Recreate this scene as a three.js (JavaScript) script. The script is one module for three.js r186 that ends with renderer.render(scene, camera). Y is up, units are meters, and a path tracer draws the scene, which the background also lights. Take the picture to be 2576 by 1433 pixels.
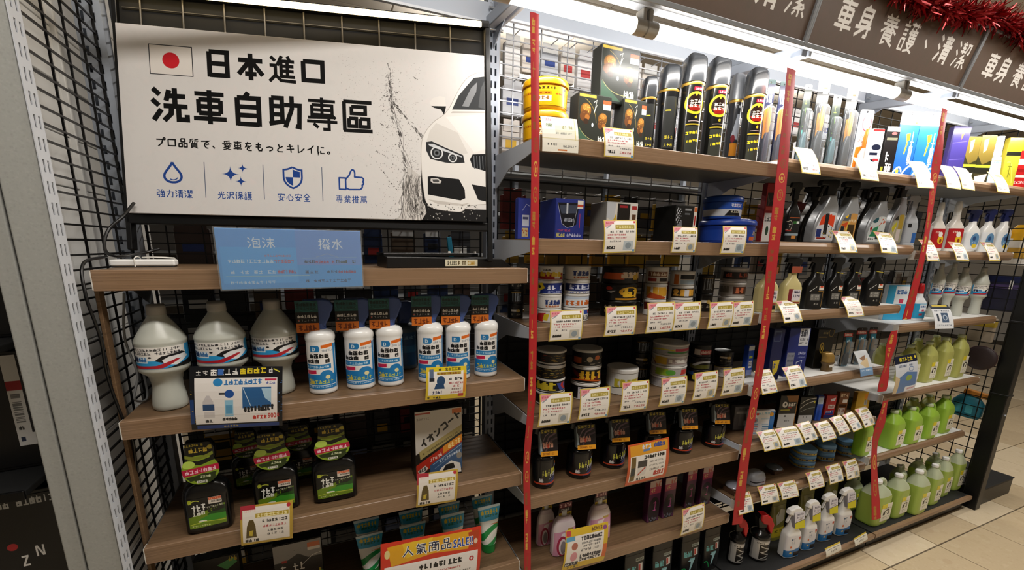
import * as THREE from 'three';
import { mergeGeometries } from 'three/addons/utils/BufferGeometryUtils.js';
import { RoundedBoxGeometry } from 'three/addons/geometries/RoundedBoxGeometry.js';
import { RectAreaLightUniformsLib } from 'three/addons/lights/RectAreaLightUniformsLib.js';

// ---------------------------------------------------------------- camera, light, exposure
const scene = new THREE.Scene();
const W = 2576, HH = 1433, FOCAL = 1082.4;
const camera = new THREE.PerspectiveCamera(THREE.MathUtils.radToDeg(2 * Math.atan(HH / 2 / FOCAL)), W / HH, 0.03, 60);
camera.position.set(0.3858, 1.2917, 1.3837);
camera.rotation.set(-0.2226, -0.3962, 0.0157, 'YXZ');
camera.setViewOffset(W, HH, W / 2 - 1261.2, HH / 2 - 865.3, W, HH);
const renderer = new THREE.WebGLRenderer({ antialias: true });
renderer.toneMapping = THREE.LinearToneMapping;
renderer.toneMappingExposure = 1.2;
renderer.shadowMap.enabled = true;
scene.background = new THREE.Color(0x000000);
RectAreaLightUniformsLib.init();
const TUBE_POWER = 58, TUBE_UP = 18, CEIL_POWER = 27, CEIL_UP_FILL = 8, LED_POWER = 3;
function areaLight(x, y, z, w, h, power, color, tx, ty, tz) {
  const l = new THREE.RectAreaLight(color, power, w, h);
  l.position.set(x, y, z); l.lookAt(tx, ty, tz); l.name = 'area_light'; scene.add(l); return l;
}

// ---------------------------------------------------------------- helpers
function rng(seed) { let s = seed >>> 0; return () => { s = (s + 0x6d2b79f5) | 0; let t = Math.imul(s ^ (s >>> 15), 1 | s); t = (t + Math.imul(t ^ (t >>> 7), 61 | t)) ^ t; return ((t ^ (t >>> 14)) >>> 0) / 4294967296; }; }
const used = new Map();
function numbered(n) { const k = used.get(n) || 0; used.set(n, k + 1); return k ? n + '_' + String(k).padStart(3, '0') : n; }
function tag(o, label, category, group, kind) {
  o.userData = { ...o.userData, label, category }; if (group) o.userData.group = group; if (kind) o.userData.kind = kind; return o;
}
function thing(name, label, category, pos = [0, 0, 0], yaw = 0, group, kind) {
  const o = new THREE.Group(); o.name = numbered(name); o.position.set(...pos); o.rotation.y = yaw; scene.add(o);
  return tag(o, label, category, group, kind);
}
function part(name, geo, mat, parent, label, kind) {
  const m = new THREE.Mesh(geo, mat); m.name = name; m.castShadow = m.receiveShadow = true;
  if (label) m.userData.label = label; if (kind) m.userData.kind = kind; parent.add(m); return m;
}
function struct(name, geo, mat, parent = scene) {
  const m = new THREE.Mesh(geo, mat); m.name = parent === scene ? numbered(name) : name; m.castShadow = m.receiveShadow = true;
  if (parent === scene) m.userData.kind = 'structure'; parent.add(m); return m;
}
const merge = (list) => mergeGeometries(list.map((g) => (g.index ? g.toNonIndexed() : g)), false);
const box = (w, h, d, x = 0, y = 0, z = 0) => new THREE.BoxGeometry(w, h, d).translate(x, y, z);
const rbox = (w, h, d, r = 0.003, x = 0, y = 0, z = 0, seg = 2) => new RoundedBoxGeometry(w, h, d, seg, Math.min(r, w / 2.01, h / 2.01, d / 2.01)).translate(x, y, z);
function cyl(r0, r1, h, x = 0, y = 0, z = 0, seg = 16) { return new THREE.CylinderGeometry(r1, r0, h, seg).translate(x, y + h / 2, z); }
function bar(a, b, r, seg = 6) { // round rod from a to b
  const A = new THREE.Vector3(...a), B = new THREE.Vector3(...b), d = B.clone().sub(A), g = new THREE.CylinderGeometry(r, r, d.length(), seg, 1);
  g.applyQuaternion(new THREE.Quaternion().setFromUnitVectors(new THREE.Vector3(0, 1, 0), d.clone().normalize()));
  return g.translate(...A.add(B).multiplyScalar(0.5).toArray());
}
function tube(pts, r, seg = 24, rs = 6) { return new THREE.TubeGeometry(new THREE.CatmullRomCurve3(pts.map((p) => new THREE.Vector3(...p))), seg, r, rs, false); }
function shapeOf(pts) { const s = new THREE.Shape(); pts.forEach((p, i) => (i ? s.lineTo(...p) : s.moveTo(...p))); s.closePath(); return s; }
function extrude(pts, depth, bevel = 0, seg = 2) { // profile in xy, centred in z
  const g = new THREE.ExtrudeGeometry(Array.isArray(pts) ? shapeOf(pts) : pts, { depth: depth - 2 * bevel, bevelEnabled: bevel > 0, bevelSize: bevel, bevelThickness: bevel, bevelOffset: -bevel, bevelSegments: seg, curveSegments: 10 });
  return g.translate(0, 0, -(depth - 2 * bevel) / 2);
}
function profileX(pts, x0, x1) { // profile of [z, y] swept along x
  const g = new THREE.ExtrudeGeometry(shapeOf(pts.map(([z, y]) => [-z, y])), { depth: x1 - x0, bevelEnabled: false });
  return g.rotateY(Math.PI / 2).translate(x0, 0, 0);
}
const lathe = (pts, seg = 28, p0 = 0, pl = Math.PI * 2) => new THREE.LatheGeometry(pts.map((p) => new THREE.Vector2(p[0], p[1])), seg, p0, pl);
// sections: [y, half width, half depth, exponent, x offset, z offset]; arc limits in turns, 0 = front
function loft(sec, n = 32, a0 = -0.5, a1 = 0.5, grow = 0) {
  const pos = [], uv = [], idx = [], closed = a1 - a0 > 0.999;
  sec.forEach(([y, a, b, e = 2, ox = 0, oz = 0], k) => {
    for (let i = 0; i <= n; i++) {
      const t = (a0 + ((a1 - a0) * i) / n) * Math.PI * 2, s = Math.sin(t), c = Math.cos(t);
      const x = Math.sign(s) * Math.abs(s) ** (2 / e) * (a + grow), z = Math.sign(c) * Math.abs(c) ** (2 / e) * (b + grow);
      pos.push(ox + x, y, oz + z); uv.push(i / n, k / (sec.length - 1));
    }
  });
  for (let k = 0; k < sec.length - 1; k++) for (let i = 0; i < n; i++) {
    const p = k * (n + 1) + i, q = p + n + 1; idx.push(p, p + 1, q + 1, p, q + 1, q);
  }
  if (closed) for (const [k, flip] of [[0, 1], [sec.length - 1, 0]]) {
    const c = pos.length / 3, [y, , , , ox = 0, oz = 0] = sec[k]; pos.push(ox, y, oz); uv.push(0.5, k ? 1 : 0);
    const base = pos.length / 3;
    for (let i = 0; i <= n; i++) { const p = k * (n + 1) + i; pos.push(pos[p * 3], pos[p * 3 + 1], pos[p * 3 + 2]); uv.push(0.5, k ? 1 : 0); }
    for (let i = 0; i < n; i++) flip ? idx.push(c, base + i + 1, base + i) : idx.push(c, base + i, base + i + 1);
  }
  const g = new THREE.BufferGeometry();
  g.setAttribute('position', new THREE.Float32BufferAttribute(pos, 3)); g.setAttribute('uv', new THREE.Float32BufferAttribute(uv, 2)); g.setIndex(idx);
  g.computeVertexNormals(); return g;
}
// resample a section list at height y
function secAt(sec, y) {
  for (let k = 0; k < sec.length - 1; k++) if (y <= sec[k + 1][0] || k === sec.length - 2) {
    const A = sec[k], B = sec[k + 1], t = B[0] === A[0] ? 0 : (y - A[0]) / (B[0] - A[0]), f = (i, d) => (A[i] ?? d) + ((B[i] ?? d) - (A[i] ?? d)) * t;
    return [y, f(1, 0), f(2, 0), f(3, 2), f(4, 0), f(5, 0)];
  }
}
function cutSec(sec, y0, y1) { return [secAt(sec, y0), ...sec.filter((s) => s[0] > y0 + 1e-5 && s[0] < y1 - 1e-5), secAt(sec, y1)]; }
function remap(g, r, flipU = false) { const u = g.attributes.uv; for (let i = 0; i < u.count; i++) { const x = flipU ? 1 - u.getX(i) : u.getX(i); u.setXY(i, r[0] + x * (r[2] - r[0]), r[1] + u.getY(i) * (r[3] - r[1])); } return g; }
// uv in 0..1 from x and y extents
function planarUV(g, x0, y0, x1, y1) { const p = g.attributes.position, u = g.attributes.uv; for (let i = 0; i < u.count; i++) u.setXY(i, THREE.MathUtils.clamp((p.getX(i) - x0) / (x1 - x0), 0, 1), THREE.MathUtils.clamp((p.getY(i) - y0) / (y1 - y0), 0, 1)); return g; }
function boxUV(g, s = 1) { // uv in metres by facing
  if (g.index) g = g.toNonIndexed(); const p = g.attributes.position, n = g.attributes.normal, u = g.attributes.uv;
  for (let i = 0; i < u.count; i++) { const ax = Math.abs(n.getX(i)), ay = Math.abs(n.getY(i)), az = Math.abs(n.getZ(i));
    if (ay > ax && ay >= az) u.setXY(i, p.getX(i) * s, p.getZ(i) * s); else if (az >= ax) u.setXY(i, p.getX(i) * s, p.getY(i) * s); else u.setXY(i, p.getZ(i) * s, p.getY(i) * s); }
  return g;
}

// ---------------------------------------------------------------- plain materials
const std = (color, roughness = 0.6, metalness = 0, more = {}) => new THREE.MeshStandardMaterial({ color, roughness, metalness, ...more });
const M = {
  post: std('#a3abb8', 0.42, 0.15), paleMetal: std('#ccd1d9', 0.42, 0.08), greyPost: std('#6f7270', 0.55, 0.15), blackMetal: std('#0b0b0c', 0.38, 0.3), darkDeck: std('#1b1c1d', 0.55, 0.1),
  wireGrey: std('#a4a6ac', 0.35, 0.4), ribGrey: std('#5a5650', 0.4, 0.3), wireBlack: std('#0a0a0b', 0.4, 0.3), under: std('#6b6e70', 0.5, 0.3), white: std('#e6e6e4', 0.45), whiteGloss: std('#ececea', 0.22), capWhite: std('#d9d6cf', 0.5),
  slot: std('#08080a', 0.9), black: std('#0c0c0d', 0.35), blackMatte: std('#0b0b0b', 0.85), blackGloss: std('#0a0a0b', 0.2), grey: std('#8a8c8e', 0.5), navy: std('#41568f', 0.35), navyDark: std('#141d4a', 0.35), red: std('#b3131a', 0.35), redRibbonBack: std('#a51418', 0.6),
  greyPlastic: new THREE.MeshPhysicalMaterial({ color: '#c4c6bc', roughness: 0.3, transmission: 0.1, thickness: 0, ior: 1.45 }),
  greyCap: std('#a7a39b', 0.45), yellow: std('#d9a512', 0.4), gold: std('#b08a3a', 0.35, 0.5), amber: new THREE.MeshPhysicalMaterial({ color: '#e0a60c', roughness: 0.28, transmission: 0.2, thickness: 0 }),
  clear: new THREE.MeshPhysicalMaterial({ color: '#f4f7fa', roughness: 0.08, transmission: 0.93, thickness: 0, ior: 1.45 }),
  silver: std('#9fa3a8', 0.28, 0.55), blueTin: std('#7fb2e2', 0.3), orange: std('#c9761c', 0.5), wood: std('#b8772f', 0.6), cream: std('#cdbf86', 0.4), green: std('#138a3c', 0.35),
  jugG: new THREE.MeshPhysicalMaterial({ color: '#b3de4e', roughness: 0.33, transmission: 0.35, thickness: 0 }), jugY: new THREE.MeshPhysicalMaterial({ color: '#cfd178', roughness: 0.33, transmission: 0.35, thickness: 0 }),
  jugH: new THREE.MeshPhysicalMaterial({ color: '#c1da66', roughness: 0.33, transmission: 0.35, thickness: 0 }), jugTop: new THREE.MeshPhysicalMaterial({ color: '#dfe8c8', roughness: 0.35, transmission: 0.4, thickness: 0 }),
  tinsel: std('#8f0b12', 0.3, 0.5), ceiling: std('#c4bcb0', 0.8), wall: std('#cfccc6', 0.8), floorTile: std('#a8987c', 0.32), grout: std('#4e463a', 0.9), pink: std('#d99bb4', 0.35), olive: std('#7d7a34', 0.5),
};
const cache = new Map();
const colored = (c, r = 0.4, m = 0) => { const k = c + r + m; if (!cache.has(k)) cache.set(k, std(c, r, m)); return cache.get(k); };

// ---------------------------------------------------------------- lettering: strokes on a 100 x 100 grid, drawn with a canvas
const STROKES = {
  口: '15 15 15 90/15 15 85 15 85 90/15 82 85 82', 日: '20 8 20 95/20 8 80 8 80 95/20 48 80 48/20 88 80 88',
  本: '8 28 92 28/50 4 50 97/47 30 8 78/53 30 92 78/30 75 70 75', 車: '10 14 90 14/50 3 50 98/20 30 80 30/20 30 20 68/80 30 80 68/20 49 80 49/20 68 80 68/5 83 95 83',
  shui: '16 8 72 24/6 38 62 54/14 95 80 64', 先: '50 4 50 55/30 10 18 40/20 26 88 26/8 54 95 54/36 56 34 75 8 95/62 56 62 90 92 90 92 76',
  自: '52 2 40 18/20 18 20 97/20 18 80 18 80 97/20 43 80 43/20 67 80 67/20 92 80 92', qie: '20 8 20 85/20 8 80 8 80 85/20 32 80 32/20 57 80 57/4 86 96 76',
  力: '8 30 85 30 80 92 62 90/46 4 46 40 10 95', 專: '10 12 90 12/50 2 50 58/20 24 80 24 80 52 20 52 20 24/20 38 80 38/8 61 88 58/78 50 90 62/5 72 95 72/70 62 70 94 52 94/24 78 38 90',
  區: '8 8 94 8/10 8 10 93/6 93 95 93/32 22 74 22 74 42 32 42 32 22/24 57 46 57 46 80 24 80 24 57/58 57 84 57 84 80 58 80 58 57',
  chuo: '10 8 26 22/6 38 26 38 26 70/4 95 26 72 45 90 98 92', zhui: '30 4 6 46/26 28 26 97/60 4 70 24/26 26 94 26/58 26 58 92/26 47 90 47/26 68 90 68/26 92 96 92',
  gong: '15 10 80 10 80 38 20 38 16 66 82 66 78 94 50 92', sui: '50 4 20 30 85 28/70 18 90 36/20 42 84 42 84 68 20 68 20 42/50 34 50 90/10 92 90 88/76 76 92 96',
  qing: '15 12 88 12/50 2 50 38/20 25 82 25/6 38 96 38/25 50 25 97/25 50 78 50 78 94 64 94/25 64 78 64/25 78 78 78',
  jie: '8 12 48 12/12 24 46 24/6 38 50 36/28 3 28 46/56 10 92 10 90 40 78 40/72 10 54 42/56 48 30 60 58 64 28 76 76 74/68 60 80 74/52 76 52 98/30 82 14 95/74 82 92 95',
  光: '50 4 50 44/22 12 34 36/78 12 66 36/6 45 94 45/36 46 34 72 6 95/62 46 62 88 92 88 94 72', chi: '20 10 80 10 80 40 20 40/20 10 20 55 4 95/52 42 60 65 96 94',
  ren: '60 4 10 50/42 34 42 97', dai: '25 8 75 8 75 35 25 35 25 8/50 36 50 97/5 52 95 52/46 54 8 88/54 54 92 88',
  yan: '40 3 60 10/6 18 94 18/20 32 80 32/20 46 80 46/20 60 80 60 80 94 20 94 20 60',
  huo: '5 10 95 10/30 2 30 18/70 2 70 18/30 20 12 42/26 30 26 62/60 20 64 28/24 30 92 30/58 30 58 60/26 40 88 40/26 50 88 50/26 61 92 61/15 70 80 70 50 90 8 97/25 72 60 90 94 97',
  安: '50 2 50 14/10 32 10 16 90 16 90 32/44 28 28 66 78 94/70 50 58 76 12 96/5 50 95 50', 心: '18 40 8 72/36 22 36 80 44 90 76 90 82 72/50 12 62 34/76 36 94 68',
  全: '50 4 6 46/50 4 94 46/26 48 74 48/24 70 76 70/50 48 50 94/8 94 92 94', 業: '38 3 38 26/62 3 62 26/16 8 26 22/84 8 74 22/5 28 95 28/28 32 36 42/72 32 64 42/10 46 90 46/18 58 82 58/5 71 95 71/50 46 50 98/46 72 8 95/54 72 92 95',
  shou: '5 25 90 25/55 4 55 94 30 90/5 65 92 50', 薦: '5 12 95 12/30 3 30 20/70 3 70 20/16 26 90 26/20 26 18 62 6 95/30 38 80 38 80 50 30 50 30 38/54 26 54 50/28 60 88 60/34 60 34 72/34 72 90 72 86 92 74 92/28 80 24 94/44 80 46 92/58 80 62 90',
  質: '44 4 12 10 12 30 4 48/12 22 48 22/34 22 34 46/92 4 60 10 60 30 52 48/60 22 96 22/80 22 80 46/22 50 78 50 78 84 22 84 22 50/22 61 78 61/22 72 78 72/38 86 16 98/62 86 88 98',
  愛: '80 4 20 12/24 16 32 26/48 14 54 24/76 14 68 26/8 44 8 32 92 32 92 44/28 42 22 54/38 40 38 58 66 58 68 48/50 38 56 48/74 42 84 54/40 60 14 82/36 68 76 68 46 90 12 98/32 76 62 90 92 98',
  プ: '10 24 74 24 62 62 26 94/o 88 16 10', ロ: '15 20 15 90/15 20 85 20 85 90/15 84 85 84', で: '10 22 86 18 50 40 44 70 64 90 82 92/64 46 72 60/80 40 90 54', '、': '14 66 36 90',
  を: '16 22 80 22/44 6 22 56 46 46 60 56 58 78/86 40 40 66 36 86 50 94 84 94', も: '46 4 40 70 48 92 76 92 86 66/16 30 74 30/14 54 70 54', っ: '14 56 50 46 80 54 80 76 46 92', と: '34 10 44 46/80 34 32 58 22 78 34 92 84 92',
  キ: '14 32 80 26/8 64 90 56/44 6 58 96', レ: '24 10 24 90 56 78 90 44', イ: '82 8 52 40 10 60/54 38 54 96', に: '18 10 14 60 18 92 26 74/46 26 84 26/44 62 46 86 60 90 88 88', '。': 'o 22 80 12',
  bao: '34 4 10 38/26 22 88 22 84 68 70 66/22 40 62 40 62 62 22 62/22 40 22 90 88 90 92 74', mo: '10 24 90 24/16 46 84 46/50 4 50 97/46 48 8 88/54 48 92 88',
  fa: '10 8 40 8 6 46/14 20 24 30/58 4 66 24 96 46/92 6 72 22/10 52 38 52 38 64 12 64 12 78 40 78 34 96 22 94/56 52 56 62 50 70/56 52 78 52 78 66 92 66/52 76 86 76 54 97/58 80 92 97',
  水: '50 4 50 94 34 90/8 30 38 30 8 84/86 22 56 42/52 36 94 88', 身: '50 2 40 14/25 14 25 68/25 14 76 14 76 92 60 92/25 32 76 32/25 50 76 50/6 70 90 64/84 50 12 96',
  養: '30 2 38 12/70 2 62 12/12 14 88 14/18 24 82 24/6 35 94 35/50 14 50 34/46 36 6 60/54 36 94 58/32 48 68 48/28 56 28 94 46 88/28 56 72 56 72 76/28 66 72 66/28 76 72 76/48 76 94 96/82 78 66 86',
  人: '50 6 42 50 8 95/48 40 92 95', 氣: '30 3 12 34/26 16 90 16/26 30 80 30/10 44 76 44 76 72 90 94 94 78/14 66 66 66/40 50 40 96/22 54 30 62/58 54 50 62/36 68 12 92/44 68 64 90',
  商: '50 2 50 14/6 16 94 16/32 20 40 32/68 20 60 32/12 36 12 97/12 36 88 36 88 92 74 92/42 38 30 54/58 38 58 50 74 50/34 62 66 62 66 84 34 84 34 62',
  オ: '8 30 92 30/60 6 60 92 42 88/58 34 12 82', ン: '16 18 42 36/10 90 60 72 90 30', コ: '14 20 84 20 84 88/12 82 84 82', ー: '8 50 92 50', ト: '34 6 34 96/36 38 80 58', 元: '20 14 80 14/6 40 94 40/38 42 34 70 8 95/62 42 62 88 92 88 94 72', '‧': '40 40 60 66',
};
const COMBI = { // part x0 y0 x1 y1
  洗: ['shui 0 0 32 100', '先 26 0 100 100'], 助: ['qie 0 4 50 100', '力 42 0 100 100'], 進: ['chuo 0 0 100 100', 'zhui 28 0 98 82'], 強: ['gong 0 0 40 100', 'sui 38 0 100 100'], 清: ['shui 0 0 32 100', 'qing 30 0 100 100'], 潔: ['shui 0 0 30 100', 'jie 28 0 100 100'],
  沢: ['shui 0 0 32 100', 'chi 30 0 100 100'], 保: ['ren 0 0 34 100', 'dai 30 0 100 100'], 護: ['yan 0 0 38 100', 'huo 38 0 100 100'], 推: ['shou 0 0 36 100', 'zhui 34 0 100 100'], 品: ['口 22 0 78 46', '口 2 48 48 100', '口 52 48 98 100'], 泡: ['shui 0 0 32 100', 'bao 28 0 100 100'], 沫: ['shui 0 0 32 100', 'mo 28 0 100 100'], 撥: ['shou 0 0 34 100', 'fa 32 0 100 100'],
};
function drawChar(c, ch, x, y, w, h, lw) {
  if (COMBI[ch]) { for (const s of COMBI[ch]) { const [n, a, b, d, e] = s.split(' '); drawChar(c, n, x + (a / 100) * w, y + (b / 100) * h, ((d - a) / 100) * w, ((e - b) / 100) * h, lw); } return; }
  const S = STROKES[ch]; if (!S) return;
  c.lineWidth = lw; c.lineCap = 'butt'; c.lineJoin = 'miter';
  for (const st of S.split('/')) {
    if (st[0] === 'o') { const [, cx, cy, r] = st.split(' ').map(Number); c.beginPath(); c.arc(x + (cx / 100) * w, y + (cy / 100) * h, (r / 100) * w, 0, 7); c.stroke(); continue; }
    const p = st.split(' ').map(Number); c.beginPath();
    for (let i = 0; i < p.length; i += 2) c[i ? 'lineTo' : 'moveTo'](x + (p[i] / 100) * w, y + (p[i + 1] / 100) * h);
    c.stroke();
  }
}
function drawText(c, text, x, y, size, pitch, color, lw, hs = 1) { c.strokeStyle = color; c.fillStyle = color; [...text].forEach((ch, i) => drawChar(c, ch, x + i * pitch, y, size, size * hs, lw * (THIN[ch] || 1))); }
const THIN = { 專: 0.6, 區: 0.72, 進: 0.72, 質: 0.72, 愛: 0.8, 護: 0.8, 薦: 0.75, 車: 0.84, 自: 0.9, 助: 0.84, 洗: 0.9, 業: 0.85 };
function canvasTex(cv, repeat) { const t = new THREE.CanvasTexture(cv); t.colorSpace = THREE.SRGBColorSpace; t.magFilter = THREE.LinearFilter; t.anisotropy = 8; if (repeat) t.wrapS = t.wrapT = THREE.RepeatWrapping; return t; }
function newCanvas(w, h) { const c = document.createElement('canvas'); c.width = w; c.height = h; return c; }

// ---------------------------------------------------------------- print atlas: all small labels share a few sheets
const PAGE = 2048, pages = [];
function newPage() { const cv = newCanvas(PAGE, PAGE), c = cv.getContext('2d'); c.fillStyle = '#888'; c.fillRect(0, 0, PAGE, PAGE); const p = { cv, c, x: 0, y: 0, row: 0, mats: {} }; pages.push(p); return p; }
const ART = new Map(), DEF = {};
function pen(c, w, h, seed) { // drawing in fractions of the label
  const r = rng(seed), k = Math.min(w, h);
  const g = {
    r, w, h, c,
    R(col, x, y, ww, hh) { c.fillStyle = col; c.fillRect(x * w, y * h, ww * w, hh * h); },
    E(col, x, y, rx, ry = rx) { c.fillStyle = col; c.beginPath(); c.ellipse(x * w, y * h, rx * w, ry * h, 0, 0, 7); c.fill(); },
    O(col, x, y, rx, ry, lw) { c.strokeStyle = col; c.lineWidth = lw * k; c.beginPath(); c.ellipse(x * w, y * h, rx * w, ry * h, 0, 0, 7); c.stroke(); },
    P(col, ...p) { c.fillStyle = col; c.beginPath(); for (let i = 0; i < p.length; i += 2) c[i ? 'lineTo' : 'moveTo'](p[i] * w, p[i + 1] * h); c.closePath(); c.fill(); },
    L(col, lw, ...p) { c.strokeStyle = col; c.lineWidth = lw * k; c.lineCap = 'round'; c.beginPath(); for (let i = 0; i < p.length; i += 2) c[i ? 'lineTo' : 'moveTo'](p[i] * w, p[i + 1] * h); c.stroke(); },
    Q(col, lw, x0, y0, x1, y1, x2, y2) { c.strokeStyle = col; c.lineWidth = lw * k; c.lineCap = 'round'; c.beginPath(); c.moveTo(x0 * w, y0 * h); c.quadraticCurveTo(x1 * w, y1 * h, x2 * w, y2 * h); c.stroke(); },
    T(col, x, y, ww, hh, n, slope = 0, wt = 0.16) { // a line of small illegible characters
      c.strokeStyle = col; c.lineCap = 'butt';
      for (let i = 0; i < n; i++) {
        if (r() < 0.06) continue;
        const s = Math.min((ww * w) / n, hh * h * 1.1), X = (x + (ww * (i + 0.08)) / n) * w, Y = (y + (slope * i) / n) * h, H2 = hh * h, W2 = Math.min(((ww * w) / n) * 0.84, H2 * 1.05); c.lineWidth = Math.max(0.8, H2 * wt);
        c.beginPath();
        if (r() < 0.7) { const yy = Y + H2 * (0.1 + 0.3 * r()); c.moveTo(X, yy); c.lineTo(X + W2, yy); }
        const xx = X + W2 * (0.2 + 0.6 * r()); c.moveTo(xx, Y); c.lineTo(xx, Y + H2);
        if (r() < 0.6) { c.moveTo(X, Y + H2 * 0.92); c.lineTo(X + W2, Y + H2 * 0.92); }
        if (r() < 0.5) { c.moveTo(X + W2 * 0.1, Y + H2 * 0.5); c.lineTo(X + W2 * 0.9, Y + H2 * (0.5 + 0.4 * r())); }
        if (r() < 0.4) c.rect(X + W2 * 0.1, Y + H2 * 0.45, W2 * 0.75, H2 * 0.42);
        c.stroke();
      }
    },
    S(col, txt, x, y, size, lw = 0.1, pitch = 1.05, hs = 1) { drawText(c, txt, x * w, y * h, size * h, size * h * pitch, col, lw * size * h, hs); },
    F(col, txt, x, y, size, font = 'sans-serif', style = 'bold') { c.fillStyle = col; c.font = `${style} ${Math.round(size * h)}px ${font}`; c.textBaseline = 'top'; c.fillText(txt, x * w, y * h); },
    X(col, n, x, y, ww, hh, s) { c.fillStyle = col; for (let i = 0; i < n; i++) { const q = s * (0.3 + r()); c.fillRect((x + ww * r()) * w, (y + hh * r()) * h, q * w, q * h * 0.6); } },
  };
  return g;
}
function art(name) {
  if (ART.has(name)) return ART.get(name);
  const d = DEF[name]; if (!d) throw new Error('no art ' + name);
  const [w, h, f] = d, pad = 3; let p = pages[pages.length - 1] || newPage();
  if (p.x + w + 2 * pad > PAGE) { p.x = 0; p.y += p.row; p.row = 0; }
  if (p.y + h + 2 * pad > PAGE) p = newPage();
  const x = p.x + pad, y = p.y + pad; p.x += w + 2 * pad; p.row = Math.max(p.row, h + 2 * pad);
  p.c.save(); p.c.beginPath(); p.c.rect(x - pad, y - pad, w + 2 * pad, h + 2 * pad); p.c.clip(); p.c.translate(x, y);
  let seed = 7; for (const ch of name) seed = seed * 31 + ch.charCodeAt(0);
  f(pen(p.c, w, h, seed)); p.c.restore();
  const a = { rect: [(x + 0.5) / PAGE, 1 - (y + h - 0.5) / PAGE, (x + w - 0.5) / PAGE, 1 - (y + 0.5) / PAGE], page: p };
  ART.set(name, a); return a;
}
function artMat(name, rough = 0.35, metal = 0) {
  const p = art(name).page, k = rough + '_' + metal;
  if (!p.mats[k]) { p.tex ||= canvasTex(p.cv); p.mats[k] = new THREE.MeshStandardMaterial({ map: p.tex, roughness: rough, metalness: metal }); }
  return p.mats[k];
}
const artGeo = (g, name) => remap(g, art(name).rect);

// ---------------------------------------------------------------- the prints
const def = (n, w, h, f) => { DEF[n] = [w, h, f]; };
def('hour', 420, 170, (g) => { g.R('#2f9bd6', 0, 0, 1, 1); g.R('#e9e5df', 0.06, 0, 0.8, 0.62); g.T('#1b1a1c', 0.1, 0.06, 0.68, 0.11, 16); g.T('#191a20', 0.08, 0.22, 0.7, 0.12, 17); g.R('#dfe9f0', 0.1, 0.42, 0.3, 0.3); g.T('#1a2a52', 0.11, 0.44, 0.15, 0.24, 3, 0, 0.26); g.T('#2d6fae', 0.27, 0.46, 0.12, 0.2, 3); g.E('#1c1c20', 0.43, 0.46, 0.02, 0.04); g.P('#101012', 0.48, 0.62, 0.56, 0.42, 0.8, 0.3, 0.86, 0.4, 0.66, 0.46, 0.58, 0.74); g.P('#e7e7e7', 0.56, 0.6, 0.64, 0.46, 0.82, 0.42, 0.9, 0.55, 0.72, 0.9, 0.58, 0.8); g.P('#b3202c', 0.1, 0.88, 0.5, 0.84, 0.72, 0.6, 0.78, 0.62, 0.56, 0.97, 0.12, 1); g.P('#111', 0.6, 1, 0.84, 0.78, 1, 0.66, 1, 1); g.E('#2f9bd6', 0.92, 0.22, 0.07, 0.28); g.X('#d8b24a', 5, 0.88, 0.05, 0.1, 0.3, 0.012); });
def('spray', 260, 330, (g) => { g.R('#eceae8', 0, 0, 1, 1); g.R('#1f83c6', 0.8, 0.04, 0.2, 0.96); g.R('#f2f2f0', 0.88, 0, 0.03, 1); g.R('#1d7cbd', 0, 0.68, 0.86, 0.32); g.E('#1d7cbd', 0.6, 0.7, 0.16, 0.11); g.R('#2178b6', 0.24, 0.06, 0.2, 0.13); g.E('#2178b6', 0.42, 0.125, 0.05, 0.065); g.F('#d9e8f2', 'D', 0.28, 0.07, 0.11); g.P('#df6a16', 0.5, 0.05, 0.8, 0.02, 0.8, 0.09, 0.5, 0.12); g.T('#9aa0a8', 0.5, 0.14, 0.3, 0.05, 6); g.T('#121214', 0.08, 0.23, 0.6, 0.09, 5, 0, 0.24); g.T('#141416', 0.08, 0.34, 0.62, 0.09, 5, 0, 0.24); g.R('#1f7dbb', 0.06, 0.46, 0.66, 0.1); g.T('#cfe3f0', 0.09, 0.485, 0.58, 0.05, 9); g.P('#c81f4c', 0.06, 0.6, 0.36, 0.58, 0.36, 0.66, 0.08, 0.68); g.T('#d9c54a', 0.1, 0.78, 0.2, 0.11, 2, 0, 0.22); g.T('#cfd35e', 0.3, 0.8, 0.46, 0.08, 5); g.E('#e8dfa8', 0.62, 0.74, 0.06, 0.045); g.R('#e8eef2', 0.04, 0.91, 0.8, 0.015); g.T('#d7e6f0', 0.08, 0.935, 0.7, 0.035, 14); });
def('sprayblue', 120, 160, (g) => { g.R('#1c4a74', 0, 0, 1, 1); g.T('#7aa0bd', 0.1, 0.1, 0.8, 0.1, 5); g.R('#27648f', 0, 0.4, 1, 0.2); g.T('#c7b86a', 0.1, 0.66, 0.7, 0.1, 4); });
def('spraytag', 150, 210, (g) => { g.R('#0b0c0e', 0, 0, 1, 1); g.R('#1d4f4e', 0, 0, 1, 0.36); g.O('#2f7068', 0.5, 0.18, 0.46, 0.15, 0.02); g.T('#0d2222', 0.06, 0.07, 0.86, 0.1, 6, 0, 0.22); g.T('#163836', 0.06, 0.2, 0.86, 0.09, 6); g.T('#dad7d2', 0.08, 0.44, 0.84, 0.1, 6, 0, 0.22); g.T('#b9b4ae', 0.08, 0.58, 0.84, 0.06, 6); g.E('#c43d2a', 0.12, 0.61, 0.03, 0.02); g.R('#c86a1e', 0, 0.7, 1, 0.3); g.T('#6d2c0a', 0.1, 0.76, 0.8, 0.17, 4, 0, 0.22); });
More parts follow.
